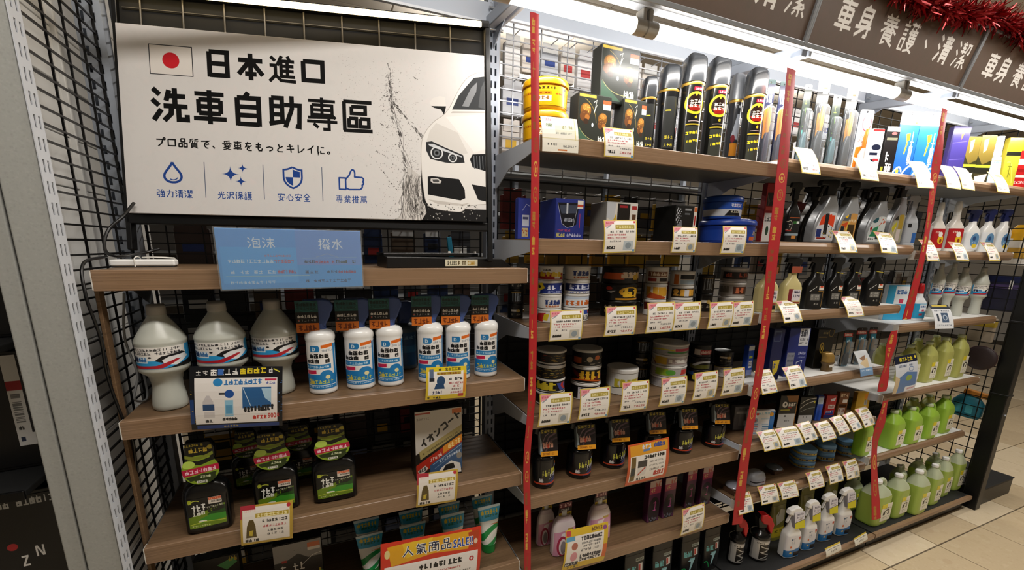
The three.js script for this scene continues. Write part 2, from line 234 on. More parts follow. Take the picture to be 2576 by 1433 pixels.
def('bspray', 250, 260, (g) => { g.R('#101110', 0, 0, 1, 1); g.P('#6d8a1c', 0, 0.62, 0.35, 0.5, 0.7, 0.36, 1, 0.28, 1, 0.95, 0, 1); g.P('#1f4d17', 0.5, 0.58, 0.72, 0.42, 1, 0.34, 1, 0.6, 0.6, 0.68); g.P('#3d8f2a', 0.3, 0.7, 0.6, 0.58, 1, 0.6, 1, 0.78, 0.3, 0.84); g.P('#15180f', 0.62, 0.5, 0.76, 0.42, 0.92, 0.42, 0.86, 0.5); g.E('#e4e8d8', 0.36, 0.78, 0.12, 0.035); g.L('#c9d24a', 0.02, 0.02, 0.86, 0.4, 0.8, 0.98, 0.84); g.E('#a9b42c', 0.08, 0.1, 0.06, 0.07); g.Q('#b9c043', 0.03, 0.05, 0.16, 0.18, 0.02, 0.32, 0.1); g.c.save(); g.T('#e8e8e2', 0.1, 0.22, 0.4, 0.22, 3, -0.04, 0.17); g.T('#dedfd6', 0.12, 0.44, 0.34, 0.14, 3, -0.03, 0.2); g.c.restore(); g.T('#20221c', 0.52, 0.36, 0.46, 0.15, 5, -0.06, 0.3); g.T('#c9cab4', 0.5, 0.32, 0.46, 0.06, 8, -0.05); g.R('#d9d0c4', 0.58, 0.02, 0.36, 0.22); g.R('#c9441e', 0.59, 0.03, 0.34, 0.08); g.T('#e6b08a', 0.6, 0.045, 0.32, 0.05, 6); g.T('#4a4641', 0.6, 0.13, 0.32, 0.06, 6); g.T('#dfe3ae', 0.06, 0.9, 0.5, 0.05, 8); });
def('bstag', 210, 270, (g) => { g.R('#101109', 0, 0, 1, 1); g.T('#c7ae2e', 0.14, 0.03, 0.5, 0.05, 8); g.T('#c4a838', 0.12, 0.12, 0.62, 0.11, 5, 0, 0.2); g.E('#b9a93a', 0.82, 0.13, 0.09, 0.05); g.E('#7f9a22', 0.5, 0.66, 0.5, 0.36); g.E('#2c3a10', 0.6, 0.86, 0.3, 0.12); g.P('#14170a', 0.1, 0.36, 0.45, 0.44, 0.95, 0.34, 0.95, 0.42, 0.5, 0.54, 0.1, 0.46); g.Q('#77802a', 0.09, 0.12, 0.3, 0.5, 0.44, 0.86, 0.27); g.E('#b4cf57', 0.2, 0.5, 0.17, 0.09); g.P('#b5123c', 0, 0.62, 0.98, 0.54, 1, 0.68, 0.03, 0.78); g.T('#efc9d4', 0.08, 0.64, 0.84, 0.09, 7, -0.05, 0.2); g.P('#25340e', 0.1, 0.8, 0.92, 0.72, 0.86, 0.82, 0.2, 0.9); g.T('#dfe5bf', 0.45, 0.78, 0.3, 0.06, 4); g.R('#d8d8cc', 0.36, 0.9, 0.28, 0.06); g.T('#333', 0.38, 0.91, 0.24, 0.04, 4); });
def('ion', 250, 350, (g) => { g.R('#c9c4bc', 0, 0, 1, 1); g.P('#23201c', 0, 0.62, 1, 0.28, 1, 1, 0, 1); g.P('#a99a63', 0.08, 0.58, 1, 0.26, 1, 0.36, 0.1, 0.7); g.T('#5d5330', 0.15, 0.6, 0.8, 0.03, 20, -0.27); g.P('#b3301f', 0, 0.78, 1, 0.4, 1, 0.56, 0, 0.96); g.P('#d98a22', 0.58, 0.55, 1, 0.4, 1, 0.5, 0.58, 0.66); g.T('#f0d38e', 0.62, 0.54, 0.34, 0.07, 5, -0.1, 0.2); g.T('#ead9d2', 0.3, 0.7, 0.26, 0.05, 5, -0.08); g.P('#36567f', 0.3, 0.8, 1, 0.52, 1, 0.92, 0.3, 1); g.L('#9fb4cc', 0.012, 0.36, 0.8, 0.98, 0.56); g.L('#7f97b4', 0.012, 0.4, 0.86, 0.98, 0.62); g.T('#cdd8e4', 0.5, 0.74, 0.45, 0.04, 9, -0.12); g.P('#e8e4de', 0.42, 0.96, 0.55, 0.86, 0.75, 0.78, 0.95, 0.84, 0.98, 0.98); g.P('#14161a', 0.56, 0.92, 0.64, 0.83, 0.8, 0.82, 0.84, 0.9); g.E('#8d867c', 0.93, 0.72, 0.06, 0.05); g.P('#d6d0c6', 0.04, 0.86, 0.2, 0.79, 0.26, 0.84, 0.1, 0.94); g.T('#262320', 0.07, 0.84, 0.14, 0.05, 3, -0.04); g.R('#a33a24', 0.02, 0.03, 0.3, 0.02); g.R('#c9703a', 0.78, 0.02, 0.2, 0.07); g.T('#8b8078', 0.04, 0.1, 0.26, 0.03, 7); g.c.save(); g.c.translate(0.08 * g.w, 0.46 * g.h); g.c.rotate(-0.6); drawText(g.c, 'イオンコート', 0, -6, 42, 43, '#141312', 8.5); g.c.restore(); });
def('tube', 130, 250, (g) => { g.R('#e8ebe6', 0, 0, 1, 1); g.R('#3aa3cf', 0, 0, 1, 0.36); g.P('#cfe6ef', 0, 0, 1, 0, 1, 0.05, 0, 0.08); g.T('#e0c73e', 0.14, 0.1, 0.74, 0.1, 6, 0, 0.22); g.T('#1e6b4a', 0.16, 0.21, 0.7, 0.06, 6); g.Q('#18934a', 0.24, 0.1, 0.95, 0.2, 0.62, 0.9, 0.5); g.Q('#f2f2ec', 0.14, 0.2, 1, 0.5, 0.6, 0.95, 0.62); g.Q('#18934a', 0.2, 0.3, 1.05, 0.7, 0.9, 1, 0.74); g.Q('#d46a2c', 0.03, 0.55, 0.46, 0.8, 0.44, 0.96, 0.52); });
def('bpack', 200, 240, (g) => { g.R('#1c1a18', 0, 0, 1, 1); g.R('#8d8a87', 0, 0, 1, 0.36); g.X('#4b4846', 14, 0.05, 0.05, 0.9, 0.26, 0.012); g.R('#c96a38', 0.7, 0.06, 0.26, 0.1); g.R('#d9cfc4', 0.7, 0.16, 0.26, 0.06); g.P('#1c1a18', 0.1, 0.42, 0.5, 0.24, 0.8, 0.42); g.R('#a62a22', 0.16, 0.33, 0.1, 0.05); g.T('#e5e2dc', 0.12, 0.44, 0.5, 0.16, 4, -0.02, 0.14); g.L('#e5e2dc', 0.012, 0.55, 0.5, 0.8, 0.33, 0.98, 0.3); g.R('#2f7d3a', 0.4, 0.7, 0.6, 0.3); g.R('#b8a82a', 0.9, 0.64, 0.05, 0.36); });
def('gpack', 200, 200, (g) => { g.R('#15160f', 0, 0, 1, 1); g.P('#57a05e', 0.5, 0.2, 0.85, 0.08, 0.95, 0.2, 0.7, 0.36); g.P('#8ea2a6', 0, 0.5, 0.2, 0.36, 0.3, 0.44, 0.1, 0.6); g.T('#b7a52e', 0.75, 0.04, 0.2, 0.12, 3); g.P('#2e4b2a', 0.2, 0.7, 0.9, 0.5, 1, 0.9, 0.3, 1); });
def('ytub', 320, 150, (g) => { g.R('#d9a10d', 0, 0, 1, 1); g.R('#e8bd1e', 0, 0, 1, 0.24); g.T('#3a2a08', 0.28, 0.05, 0.44, 0.13, 9, 0, 0.22); g.R('#e07c14', 0.3, 0.3, 0.2, 0.16); g.T('#6a2a06', 0.32, 0.34, 0.16, 0.08, 5); g.T('#b04c10', 0.55, 0.34, 0.2, 0.1, 6); g.R('#efe6d2', 0.3, 0.5, 0.2, 0.3); g.T('#8a5a20', 0.33, 0.54, 0.14, 0.18, 3, 0, 0.2); g.T('#a3400f', 0.1, 0.3, 0.14, 0.1, 5); g.X('#f6e9a8', 5, 0.28, 0.84, 0.44, 0.12, 0.012); });
def('glove', 250, 240, (g) => { g.R('#20231d', 0, 0, 1, 1); g.R('#b9973a', 0.02, 0.02, 0.5, 0.05); g.Q('#8d7a3a', 0.012, 0.2, 0.1, 0.5, 0.2, 0.55, 0.5); for (const [x, y, s] of [[0.22, 0.3, 1], [0.74, 0.42, 0.85]]) { g.E('#6f4716', x, y, 0.16 * s, 0.13 * s); g.E('#9a6a2a', x + 0.02, y - 0.05, 0.12 * s, 0.06 * s); g.E('#5a3415', x - 0.02, y + 0.11, 0.15 * s, 0.1 * s); g.E('#8a5622', x + 0.05, y + 0.12, 0.07 * s, 0.05 * s); g.E('#2c1a0e', x + 0.02, y + 0.2, 0.08 * s, 0.05 * s); g.X('#c9a050', 22, x - 0.12, y - 0.1, 0.24, 0.2, 0.02); } g.L('#c9c9c0', 0.012, 0.46, 0.14, 0.54, 0.1, 0.47, 0.34, 0.55, 0.18); g.R('#c8512a', 0.74, 0.08, 0.24, 0.07); g.R('#b9c2c4', 0.74, 0.15, 0.24, 0.1); g.T('#dcdccf', 0.62, 0.74, 0.28, 0.13, 4, 0, 0.2); g.E('#bfcad4', 0.44, 0.55, 0.03, 0.04); g.P('#314a3a', 0.02, 0.62, 0.3, 0.8, 0.6, 0.98, 0.02, 0.98); g.Q('#8d8a5a', 0.012, 0.05, 0.62, 0.3, 0.9, 0.9, 0.82); g.R('#0f1510', 0, 0.95, 1, 0.05); });
def('bcany', 200, 420, (g) => { g.R('#121210', 0, 0, 1, 1); g.R('#cfb62a', 0, 0, 1, 0.012); g.R('#a3182a', 0.42, 0.05, 0.3, 0.05); g.T('#e2b6bc', 0.45, 0.06, 0.24, 0.03, 5); g.O('#d9c22a', 0.5, 0.27, 0.27, 0.14, 0.07); g.E('#1a0e0a', 0.5, 0.27, 0.23, 0.12); g.P('#7a1a12', 0.3, 0.3, 0.7, 0.3, 0.62, 0.38, 0.38, 0.38); g.P('#d9c22a', 0.45, 0.13, 0.55, 0.13, 0.5, 0.18); g.T('#cfc8b4', 0.34, 0.22, 0.32, 0.05, 3, 0, 0.15); g.T('#cfc8b4', 0.33, 0.28, 0.34, 0.05, 3, 0, 0.15); g.T('#b9a52a', 0.42, 0.44, 0.16, 0.05, 2); g.R('#c9b0a8', 0.34, 0.52, 0.32, 0.008); g.R('#a8932a', 0.28, 0.56, 0.46, 0.02); g.R('#33352f', 0.3, 0.6, 0.4, 0.4); g.T('#d6c22c', 0.3, 0.68, 0.36, 0.04, 4, -0.03, 0.3); g.T('#d6c22c', 0.32, 0.8, 0.36, 0.035, 4, -0.03, 0.3); });
def('bcan', 120, 240, (g) => { g.R('#101011', 0, 0, 1, 1); g.R('#b3a03a', 0, 0, 1, 0.012); g.R('#2a2b2a', 0.3, 0.1, 0.4, 0.8); g.T('#c9b83a', 0.35, 0.7, 0.3, 0.05, 3); g.T('#c9b83a', 0.35, 0.82, 0.3, 0.05, 3); g.R('#b9a83a', 0.34, 0.3, 0.16, 0.02); });
def('bcang', 120, 300, (g) => { g.R('#26272a', 0, 0, 1, 1); g.T('#b8bcc2', 0.3, 0.05, 0.4, 0.06, 2, 0, 0.12); g.P('#7c8088', 0.5, 0.2, 0.8, 0.2, 0.6, 0.6, 0.3, 0.55); g.E('#5a1f24', 0.4, 0.58, 0.1, 0.06); g.R('#9a6420', 0.3, 0.65, 0.4, 0.2); g.T('#c7c7c4', 0.3, 0.92, 0.4, 0.03, 4); });
function boxArt(n, w, h, bg, f) { def(n, w, h, (g) => { g.R(bg, 0, 0, 1, 1); f(g); }); }
boxArt('bluebox', 240, 200, '#232f7c', (g) => { g.P('#0d0f1a', 0.06, 0.1, 0.8, 0.08, 0.72, 0.62, 0.5, 0.7, 0.26, 0.66); g.L('#c9cdd6', 0.012, 0.06, 0.1, 0.22, 0.6, 0.4, 0.7, 0.62, 0.66, 0.76, 0.12); g.P('#3a4152', 0.12, 0.16, 0.74, 0.14, 0.7, 0.34, 0.2, 0.36); g.R('#b9bdc4', 0.36, 0.1, 0.06, 0.26); g.T('#aab0bd', 0.3, 0.46, 0.34, 0.09, 6); g.R('#d8d4cc', 0.74, 0.02, 0.2, 0.2); g.R('#b8452c', 0.74, 0.12, 0.2, 0.06); g.T('#c8324a', 0.8, 0.34, 0.1, 0.36, 1, 0, 0.06); g.T('#b23a5a', 0.03, 0.74, 0.5, 0.06, 10); g.T('#c7bd62', 0.04, 0.83, 0.3, 0.1, 4); g.T('#c9cbd8', 0.4, 0.84, 0.5, 0.08, 6); });
boxArt('bluenarrow', 80, 200, '#3543a0', (g) => { g.R('#c9cfe0', 0.3, 0.4, 0.5, 0.28); g.R('#4a4f7a', 0.35, 0.45, 0.4, 0.06); g.R('#c9b98a', 0.3, 0.72, 0.45, 0.22); g.X('#b04a2a', 8, 0.32, 0.74, 0.4, 0.18, 0.06); g.L('#c9d0e8', 0.03, 0.3, 0.3, 0.6, 0.14, 0.8, 0.18); });
boxArt('wbbox', 260, 200, '#d6d2ca', (g) => { g.P('#bfc2c6', 0, 0, 0.3, 0, 0.22, 0.5, 0, 0.4); g.R('#1a1512', 0.34, 0.04, 0.4, 0.5); g.R('#d8d4cf', 0.8, 0.04, 0.16, 0.5); g.R('#a32a2a', 0.8, 0.08, 0.16, 0.1); g.R('#5a3a26', 0.82, 0.3, 0.12, 0.26); g.P('#c9a83a', 0.2, 0.5, 0.3, 0.3, 0.36, 0.6); g.R('#57524a', 0, 0.5, 0.36, 0.5); g.X('#2a2620', 60, 0.02, 0.62, 0.32, 0.36, 0.025); g.R('#9a2028', 0.4, 0.08, 0.26, 0.06); });
boxArt('bflag', 260, 200, '#131313', (g) => { for (let i = 0; i < 7; i++) for (let j = 0; j < 5; j++) if ((i + j) % 2) g.P('#b8bac2', 0.03 + j * 0.05, 0.06 + i * 0.06 + j * 0.01, 0.08 + j * 0.05, 0.06 + i * 0.06 + j * 0.01, 0.08 + j * 0.05, 0.12 + i * 0.06, 0.03 + j * 0.05, 0.12 + i * 0.06); g.P('#6d7078', 0, 0.6, 0.3, 0.4, 0.4, 0.9, 0.1, 1); g.X('#2a2c30', 50, 0.02, 0.6, 0.36, 0.38, 0.03); g.R('#8d9094', 0.42, 0.08, 0.3, 0.06); g.R('#55585c', 0.42, 0.2, 0.24, 0.05); g.R('#d9d2c8', 0.84, 0.02, 0.14, 0.6); g.R('#c0602a', 0.85, 0.04, 0.12, 0.12); g.R('#a3221c', 0.88, 0.26, 0.06, 0.26); });
def('bluetub', 360, 120, (g) => { g.R('#2245a4', 0, 0, 1, 1); g.R('#19368c', 0, 0, 1, 0.24); g.T('#c7cbe0', 0.34, 0.36, 0.14, 0.3, 3, 0, 0.2); g.R('#c8b560', 0.34, 0.72, 0.1, 0.26); g.R('#d9d6cf', 0.45, 0.74, 0.12, 0.24); g.T('#d5b94a', 0.62, 0.34, 0.14, 0.2, 3); g.R('#d0612a', 0.62, 0.7, 0.12, 0.26); });
def('bluetub2', 300, 130, (g) => { g.R('#2350b0', 0, 0, 1, 0.5); g.R('#c9ccd4', 0, 0.5, 1, 0.5); g.T('#dfe4f0', 0.48, 0.1, 0.2, 0.24, 5, 0, 0.2); g.O('#c8b0d8', 0.6, 0.24, 0.05, 0.1, 0.04); g.P('#14151a', 0.4, 0.98, 0.46, 0.6, 0.62, 0.62, 0.66, 0.98); g.T('#e8e0c0', 0.48, 0.62, 0.16, 0.14, 4); g.X('#b5912e', 16, 0.62, 0.5, 0.16, 0.4, 0.03); });
const CAN = (n, bg, f) => def(n, 300, 110, (g) => { g.R(bg, 0, 0, 1, 1); g.c.translate(0.48 * g.w, 0.5 * g.h); g.c.scale(1.45, 1.15); g.c.translate(-0.52 * g.w, -0.5 * g.h); f(g); });
CAN('c_white', '#d8d5d0', (g) => { g.T('#23356e', 0.44, 0.3, 0.2, 0.36, 4, 0, 0.2); g.T('#b05a2a', 0.45, 0.72, 0.18, 0.16, 5); });
CAN('c_red', '#dcd9d4', (g) => { g.P('#b51d1d', 0.28, 0.95, 0.34, 0.3, 0.46, 0.2, 0.42, 0.95); g.P('#d6c02a', 0.42, 0.8, 0.44, 0.3, 0.5, 0.3, 0.48, 0.85); g.R('#15161c', 0.52, 0.4, 0.12, 0.5); g.T('#c8c8cc', 0.53, 0.5, 0.1, 0.26, 2); });
CAN('c_yel', '#d9d6d0', (g) => { g.P('#1c2e78', 0.4, 0.12, 0.72, 0.06, 0.72, 0.9, 0.36, 0.92); g.P('#e0c62c', 0.28, 0.2, 0.4, 0.08, 0.44, 0.5, 0.3, 0.9); g.E('#161616', 0.35, 0.4, 0.03, 0.12); g.T('#dfe0ea', 0.46, 0.26, 0.22, 0.34, 4, 0, 0.2); g.T('#aab2d8', 0.44, 0.7, 0.26, 0.14, 8); });
CAN('c_red2', '#dcd9d4', (g) => { g.T('#9a1a1a', 0.3, 0.4, 0.4, 0.48, 5, 0, 0.28); g.T('#d9b82a', 0.36, 0.34, 0.3, 0.36, 4, 0, 0.22); g.R('#8d1414', 0.28, 0.88, 0.42, 0.12); g.T('#2a2a2a', 0.4, 0.14, 0.1, 0.12, 3); });
CAN('c_navy', '#dad7d2', (g) => { g.R('#17245e', 0.34, 0.16, 0.38, 0.62); g.T('#d0d4e6', 0.4, 0.26, 0.28, 0.36, 4, 0, 0.16); g.T('#4a5a9a', 0.36, 0.84, 0.34, 0.12, 9); });
CAN('c_navy2', '#d3d8de', (g) => { g.T('#c0622a', 0.36, 0.44, 0.36, 0.4, 6, -0.1, 0.18); g.R('#b9c6d6', 0.3, 0.1, 0.44, 0.2); });
CAN('c_navy3', '#d9d6d0', (g) => { g.R('#2a4aa0', 0.6, 0.1, 0.12, 0.3); g.R('#b03a3a', 0.66, 0.14, 0.05, 0.2); g.T('#55585e', 0.56, 0.5, 0.16, 0.4, 3); g.T('#2a55a0', 0.52, 0.08, 0.06, 0.3, 1); });
CAN('c_blk1', '#131110', (g) => { g.T('#b9a78a', 0.36, 0.2, 0.16, 0.2, 4); g.T('#b08a5a', 0.36, 0.5, 0.14, 0.18, 4); g.E('#c9b03a', 0.56, 0.34, 0.03, 0.12); g.E('#b98a2a', 0.55, 0.66, 0.03, 0.12); });
CAN('c_blk2', '#131110', (g) => { g.O('#d9a022', 0.58, 0.4, 0.08, 0.28, 0.08); g.T('#dcae2a', 0.52, 0.16, 0.16, 0.6, 2, 0, 0.14); g.R('#c88a1a', 0.46, 0.82, 0.22, 0.14); g.E('#c33a22', 0.4, 0.2, 0.03, 0.12); g.P('#d8d8d8', 0.38, 0.4, 0.46, 0.34, 0.42, 0.5); });
CAN('c_blk3', '#151211', (g) => { g.P('#c85a22', 0.34, 0.3, 0.52, 0.28, 0.52, 0.72, 0.3, 0.74); g.T('#e2cfb6', 0.5, 0.24, 0.18, 0.4, 4, 0, 0.2); g.T('#d9b23a', 0.6, 0.3, 0.12, 0.44, 2, 0, 0.16); });
CAN('c_w1', '#d2cfca', (g) => { g.P('#5a1c14', 0.3, 0.1, 0.42, 0.06, 0.44, 0.5, 0.32, 0.6); g.E('#b83a4a', 0.56, 0.6, 0.015, 0.06); g.R('#222', 0.64, 0.3, 0.06, 0.5); });
CAN('c_w2', '#d2cfca', (g) => { g.T('#c9952a', 0.36, 0.12, 0.3, 0.6, 4, 0, 0.3); g.P('#a3421a', 0.34, 0.9, 0.42, 0.5, 0.66, 0.86, 0.6, 0.96); });
CAN('c_w3', '#d8d5d0', (g) => { g.R('#7a4a2e', 0.36, 0.2, 0.28, 0.34); g.T('#e0d2c0', 0.38, 0.24, 0.24, 0.24, 5); g.R('#8d2a1a', 0.36, 0.62, 0.12, 0.24); g.R('#2e211a', 0.52, 0.62, 0.12, 0.24); });
CAN('c_o1', '#dcdad6', (g) => { g.R('#1a1a1c', 0.38, 0.14, 0.22, 0.34); g.P('#d08a2a', 0.56, 0.1, 0.72, 0.1, 0.72, 0.4); g.R('#9fb2c4', 0.4, 0.54, 0.28, 0.3); });
CAN('c_o2', '#dcdad6', (g) => { g.R('#20180f', 0.36, 0.1, 0.36, 0.7); g.T('#d9a03a', 0.38, 0.16, 0.32, 0.5, 4, 0, 0.24); g.R('#d0cfd2', 0.52, 0.2, 0.06, 0.5); });
CAN('c_o3', '#e0deda', (g) => { g.R('#c2691f', 0.38, 0.14, 0.06, 0.8); g.R('#101012', 0.46, 0.16, 0.2, 0.34); g.R('#a9bfd2', 0.46, 0.54, 0.24, 0.36); });
CAN('c_k1', '#161514', (g) => { g.R('#d0cabb', 0.42, 0.3, 0.12, 0.16); g.E('#b89a52', 0.56, 0.4, 0.04, 0.12); g.T('#8d8674', 0.42, 0.6, 0.2, 0.16, 4); });
CAN('c_k2', '#191817', (g) => { g.T('#8f98a0', 0.44, 0.1, 0.18, 0.7, 4, 0, 0.06); g.R('#a07a2a', 0.42, 0.05, 0.2, 0.06); });
CAN('c_s1', '#a9a7a4', (g) => { g.P('#111', 0.42, 0.2, 0.64, 0.2, 0.68, 0.7, 0.5, 0.6); g.R('#3a3230', 0.3, 0.84, 0.4, 0.12); });
CAN('c_s2', '#a39f9a', (g) => { g.R('#4a2a20', 0.48, 0.2, 0.2, 0.6); g.T('#c8704a', 0.5, 0.26, 0.16, 0.46, 3, 0, 0.2); g.T('#6d6a62', 0.3, 0.2, 0.14, 0.5, 4); });
CAN('c_s3', '#9d9a97', (g) => { g.R('#241c1a', 0.34, 0.2, 0.36, 0.56); g.T('#b5533a', 0.38, 0.3, 0.28, 0.3, 6); g.R('#a32a2a', 0.68, 0.2, 0.04, 0.56); });
CAN('c_r1', '#15130f', (g) => { g.R('#d6d4cf', 0, 0.82, 1, 0.18); g.X('#c23a22', 5, 0.36, 0.2, 0.1, 0.5, 0.03); g.X('#c9a23a', 22, 0.46, 0.16, 0.2, 0.6, 0.035); });
CAN('c_r2', '#14120f', (g) => { g.R('#d6d4cf', 0, 0.86, 1, 0.14); g.T('#d0b92e', 0.32, 0.14, 0.24, 0.66, 3, 0, 0.16); g.P('#3a4a9a', 0.56, 0.2, 0.66, 0.2, 0.7, 0.8, 0.6, 0.8); g.Q('#b5302a', 0.1, 0.64, 0.2, 0.6, 0.5, 0.7, 0.8); });
CAN('c_r3', '#16140f', (g) => { g.R('#dcdad6', 0, 0, 1, 0.14); g.X('#c8962a', 40, 0.32, 0.22, 0.36, 0.66, 0.03); g.X('#d6c86a', 20, 0.34, 0.24, 0.34, 0.6, 0.03); });
CAN('c_or1', '#141312', (g) => { g.R('#d2cfd6', 0.42, 0.14, 0.26, 0.8); g.X('#4a2f4a', 40, 0.43, 0.2, 0.24, 0.7, 0.03); g.T('#2a2836', 0.43, 0.18, 0.24, 0.14, 6); });
CAN('c_or2', '#131211', (g) => { g.Q('#6a1c16', 0.2, 0.34, 0.2, 0.5, 0.9, 0.66, 0.5); g.T('#e0ae2a', 0.42, 0.16, 0.24, 0.54, 4, 0, 0.16); g.Q('#c85a1a', 0.1, 0.32, 0.9, 0.44, 0.6, 0.66, 0.86); });
CAN('c_or3', '#131212', (g) => { g.R('#b0562a', 0.34, 0.4, 0.1, 0.4); g.X('#d8c8b0', 10, 0.46, 0.4, 0.2, 0.4, 0.04); g.E('#d06a2a', 0.6, 0.4, 0.03, 0.16); g.E('#c9b89a', 0.52, 0.5, 0.03, 0.18); });
CAN('c_ws', '#cfcdc8', (g) => { g.T('#b5a82a', 0.42, 0.3, 0.3, 0.34, 6, 0, 0.26); g.Q('#30301c', 0.03, 0.4, 0.7, 0.55, 0.6, 0.74, 0.5); g.P('#b5391f', 0.66, 0.4, 0.76, 0.28, 0.76, 0.6); g.E('#c9a838', 0.32, 0.86, 0.06, 0.2); });
CAN('c_g1', '#a7a4a6', (g) => { g.R('#8f8c90', 0, 0, 1, 0.3); g.X('#6a6468', 10, 0.3, 0.2, 0.3, 0.6, 0.03); });
CAN('c_g2', '#b0aca8', (g) => { g.T('#8fae2a', 0.36, 0.16, 0.14, 0.66, 2, 0, 0.24); g.E('#5ba03a', 0.5, 0.5, 0.04, 0.28); g.T('#c23a3a', 0.58, 0.2, 0.1, 0.5, 2, 0, 0.24); });
CAN('c_g3', '#b5b2b0', (g) => { g.T('#c9a22a', 0.36, 0.1, 0.1, 0.7, 2, 0, 0.28); g.R('#9c8a86', 0.46, 0.2, 0.22, 0.56); g.T('#e6e2da', 0.47, 0.26, 0.2, 0.38, 4, 0, 0.2); g.Q('#7a4a3a', 0.05, 0.3, 0.4, 0.34, 0.6, 0.36, 0.9); });
CAN('c_g4', '#aaa8a8', (g) => { g.Q('#c7b82a', 0.12, 0.3, 0.7, 0.4, 0.3, 0.5, 0.5); g.X('#2c2c26', 14, 0.3, 0.5, 0.2, 0.3, 0.02); g.R('#b22a44', 0.52, 0.3, 0.18, 0.26); g.R('#3a7a3a', 0.46, 0.62, 0.24, 0.16); });
CAN('c_y1', '#131311', (g) => { g.T('#c9b72a', 0.42, 0.2, 0.22, 0.6, 4, 0, 0.2); g.R('#31589a', 0.3, 0.1, 0.12, 0.3); });
CAN('c_y2', '#131310', (g) => { g.R('#5a5a22', 0.34, 0.56, 0.34, 0.36); g.Q('#c9cdd0', 0.16, 0.42, 0.6, 0.52, 0.1, 0.68, 0.4); });
CAN('c_y3', '#101010', (g) => { g.R('#c9bfb4', 0.4, 0.3, 0.1, 0.5); g.R('#b5282a', 0.48, 0.36, 0.2, 0.4); g.T('#e6c8c0', 0.49, 0.42, 0.18, 0.26, 5); });
CAN('c_dl', '#1c1b1a', (g) => { g.R('#b9b7b6', 0.34, 0.14, 0.36, 0.8); g.X('#3d3c40', 26, 0.36, 0.2, 0.32, 0.66, 0.035); g.R('#c9b84a', 0.34, 0.1, 0.36, 0.05); });
boxArt('bluebot', 90, 180, '#1d46a6', (g) => { g.R('#cfd3d8', 0, 0, 1, 0.16); g.R('#b9c23a', 0.2, 0.34, 0.6, 0.08); g.R('#d9dbe0', 0.24, 0.5, 0.6, 0.24); g.T('#3a3f55', 0.28, 0.54, 0.5, 0.14, 3); g.R('#6f7cae', 0, 0.8, 1, 0.2); });
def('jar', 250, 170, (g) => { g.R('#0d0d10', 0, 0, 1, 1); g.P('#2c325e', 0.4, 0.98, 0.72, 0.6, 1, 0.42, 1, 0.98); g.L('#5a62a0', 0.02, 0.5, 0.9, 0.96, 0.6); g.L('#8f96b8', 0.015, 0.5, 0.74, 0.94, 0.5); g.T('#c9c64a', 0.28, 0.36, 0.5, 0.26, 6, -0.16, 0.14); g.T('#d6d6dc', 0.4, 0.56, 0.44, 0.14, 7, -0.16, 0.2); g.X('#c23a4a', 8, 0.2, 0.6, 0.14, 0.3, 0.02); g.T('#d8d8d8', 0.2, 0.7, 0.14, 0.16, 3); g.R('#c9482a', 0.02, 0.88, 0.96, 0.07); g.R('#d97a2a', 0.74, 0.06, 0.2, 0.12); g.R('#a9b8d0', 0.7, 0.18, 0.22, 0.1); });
def('jartag', 190, 200, (g) => { g.R('#1b1315', 0, 0, 1, 1); g.L('#6f5560', 0.07, 0.2, 0.7, 0.5, 0.3, 0.9, 0.16); g.L('#4e3a44', 0.07, 0.3, 0.8, 0.6, 0.42, 0.96, 0.34); g.L('#856a72', 0.04, 0.04, 0.6, 0.3, 0.24, 0.7, 0.06); g.T('#d8a08a', 0.14, 0.48, 0.6, 0.22, 4, -0.03, 0.2); g.E('#c2482e', 0.44, 0.62, 0.06, 0.09); g.R('#e09a22', 0, 0.82, 1, 0.18); g.T('#8a4a10', 0.1, 0.86, 0.7, 0.09, 8); g.P('#9fb2bd', 0, 0.3, 0.06, 0.4, 0.1, 0.8, 0, 0.8); g.R('#2a230a', 0, 0, 1, 0.16); g.T('#b9a42a', 0.04, 0.02, 0.9, 0.12, 5, 0, 0.22); });
def('pink', 200, 260, (g) => { g.R('#e2d6d8', 0, 0, 1, 1); g.P('#cf93ae', 0.02, 0.3, 0.6, 0.26, 1, 0.2, 1, 1, 0, 1); g.P('#e9dfe2', 0.3, 0.34, 0.62, 0.3, 0.5, 0.5, 0.3, 1, 0.16, 1); g.E('#a8324e', 0.34, 0.72, 0.24, 0.3); g.E('#e6dcde', 0.36, 0.74, 0.17, 0.24); g.E('#8d8688', 0.38, 0.76, 0.12, 0.19); g.R('#b89a4a', 0.56, 0.22, 0.26, 0.07); g.R('#d3a5b5', 0.66, 0.5, 0.3, 0.3); g.T('#efe6e8', 0.68, 0.54, 0.26, 0.06, 5); });
def('pinktag', 130, 130, (g) => { g.R('#6a2634', 0, 0, 1, 1); g.T('#d9b6b0', 0.06, 0.08, 0.86, 0.2, 5, 0, 0.2); g.R('#201818', 0, 0.36, 1, 0.26); g.T('#dcd6d0', 0.06, 0.4, 0.86, 0.16, 6); g.R('#c9b12a', 0, 0.66, 1, 0.34); g.T('#6a5a16', 0.06, 0.74, 0.86, 0.14, 6); });
boxArt('pinkbox', 120, 300, '#5c2850', (g) => { g.R('#b9a09a', 0, 0, 1, 0.16); g.X('#b04a3a', 8, 0.4, 0.02, 0.5, 0.12, 0.09); g.R('#a83a5c', 0, 0.16, 1, 0.16); g.T('#d9c98a', 0.1, 0.19, 0.4, 0.09, 2); g.E('#2c2328', 0.5, 0.72, 0.5, 0.32); g.T('#c05a9a', 0.4, 0.5, 0.3, 0.24, 1, 0, 0.1); g.X('#7d94b0', 5, 0.2, 0.86, 0.6, 0.1, 0.08); g.T('#8f8a92', 0.15, 0.9, 0.7, 0.05, 5); });
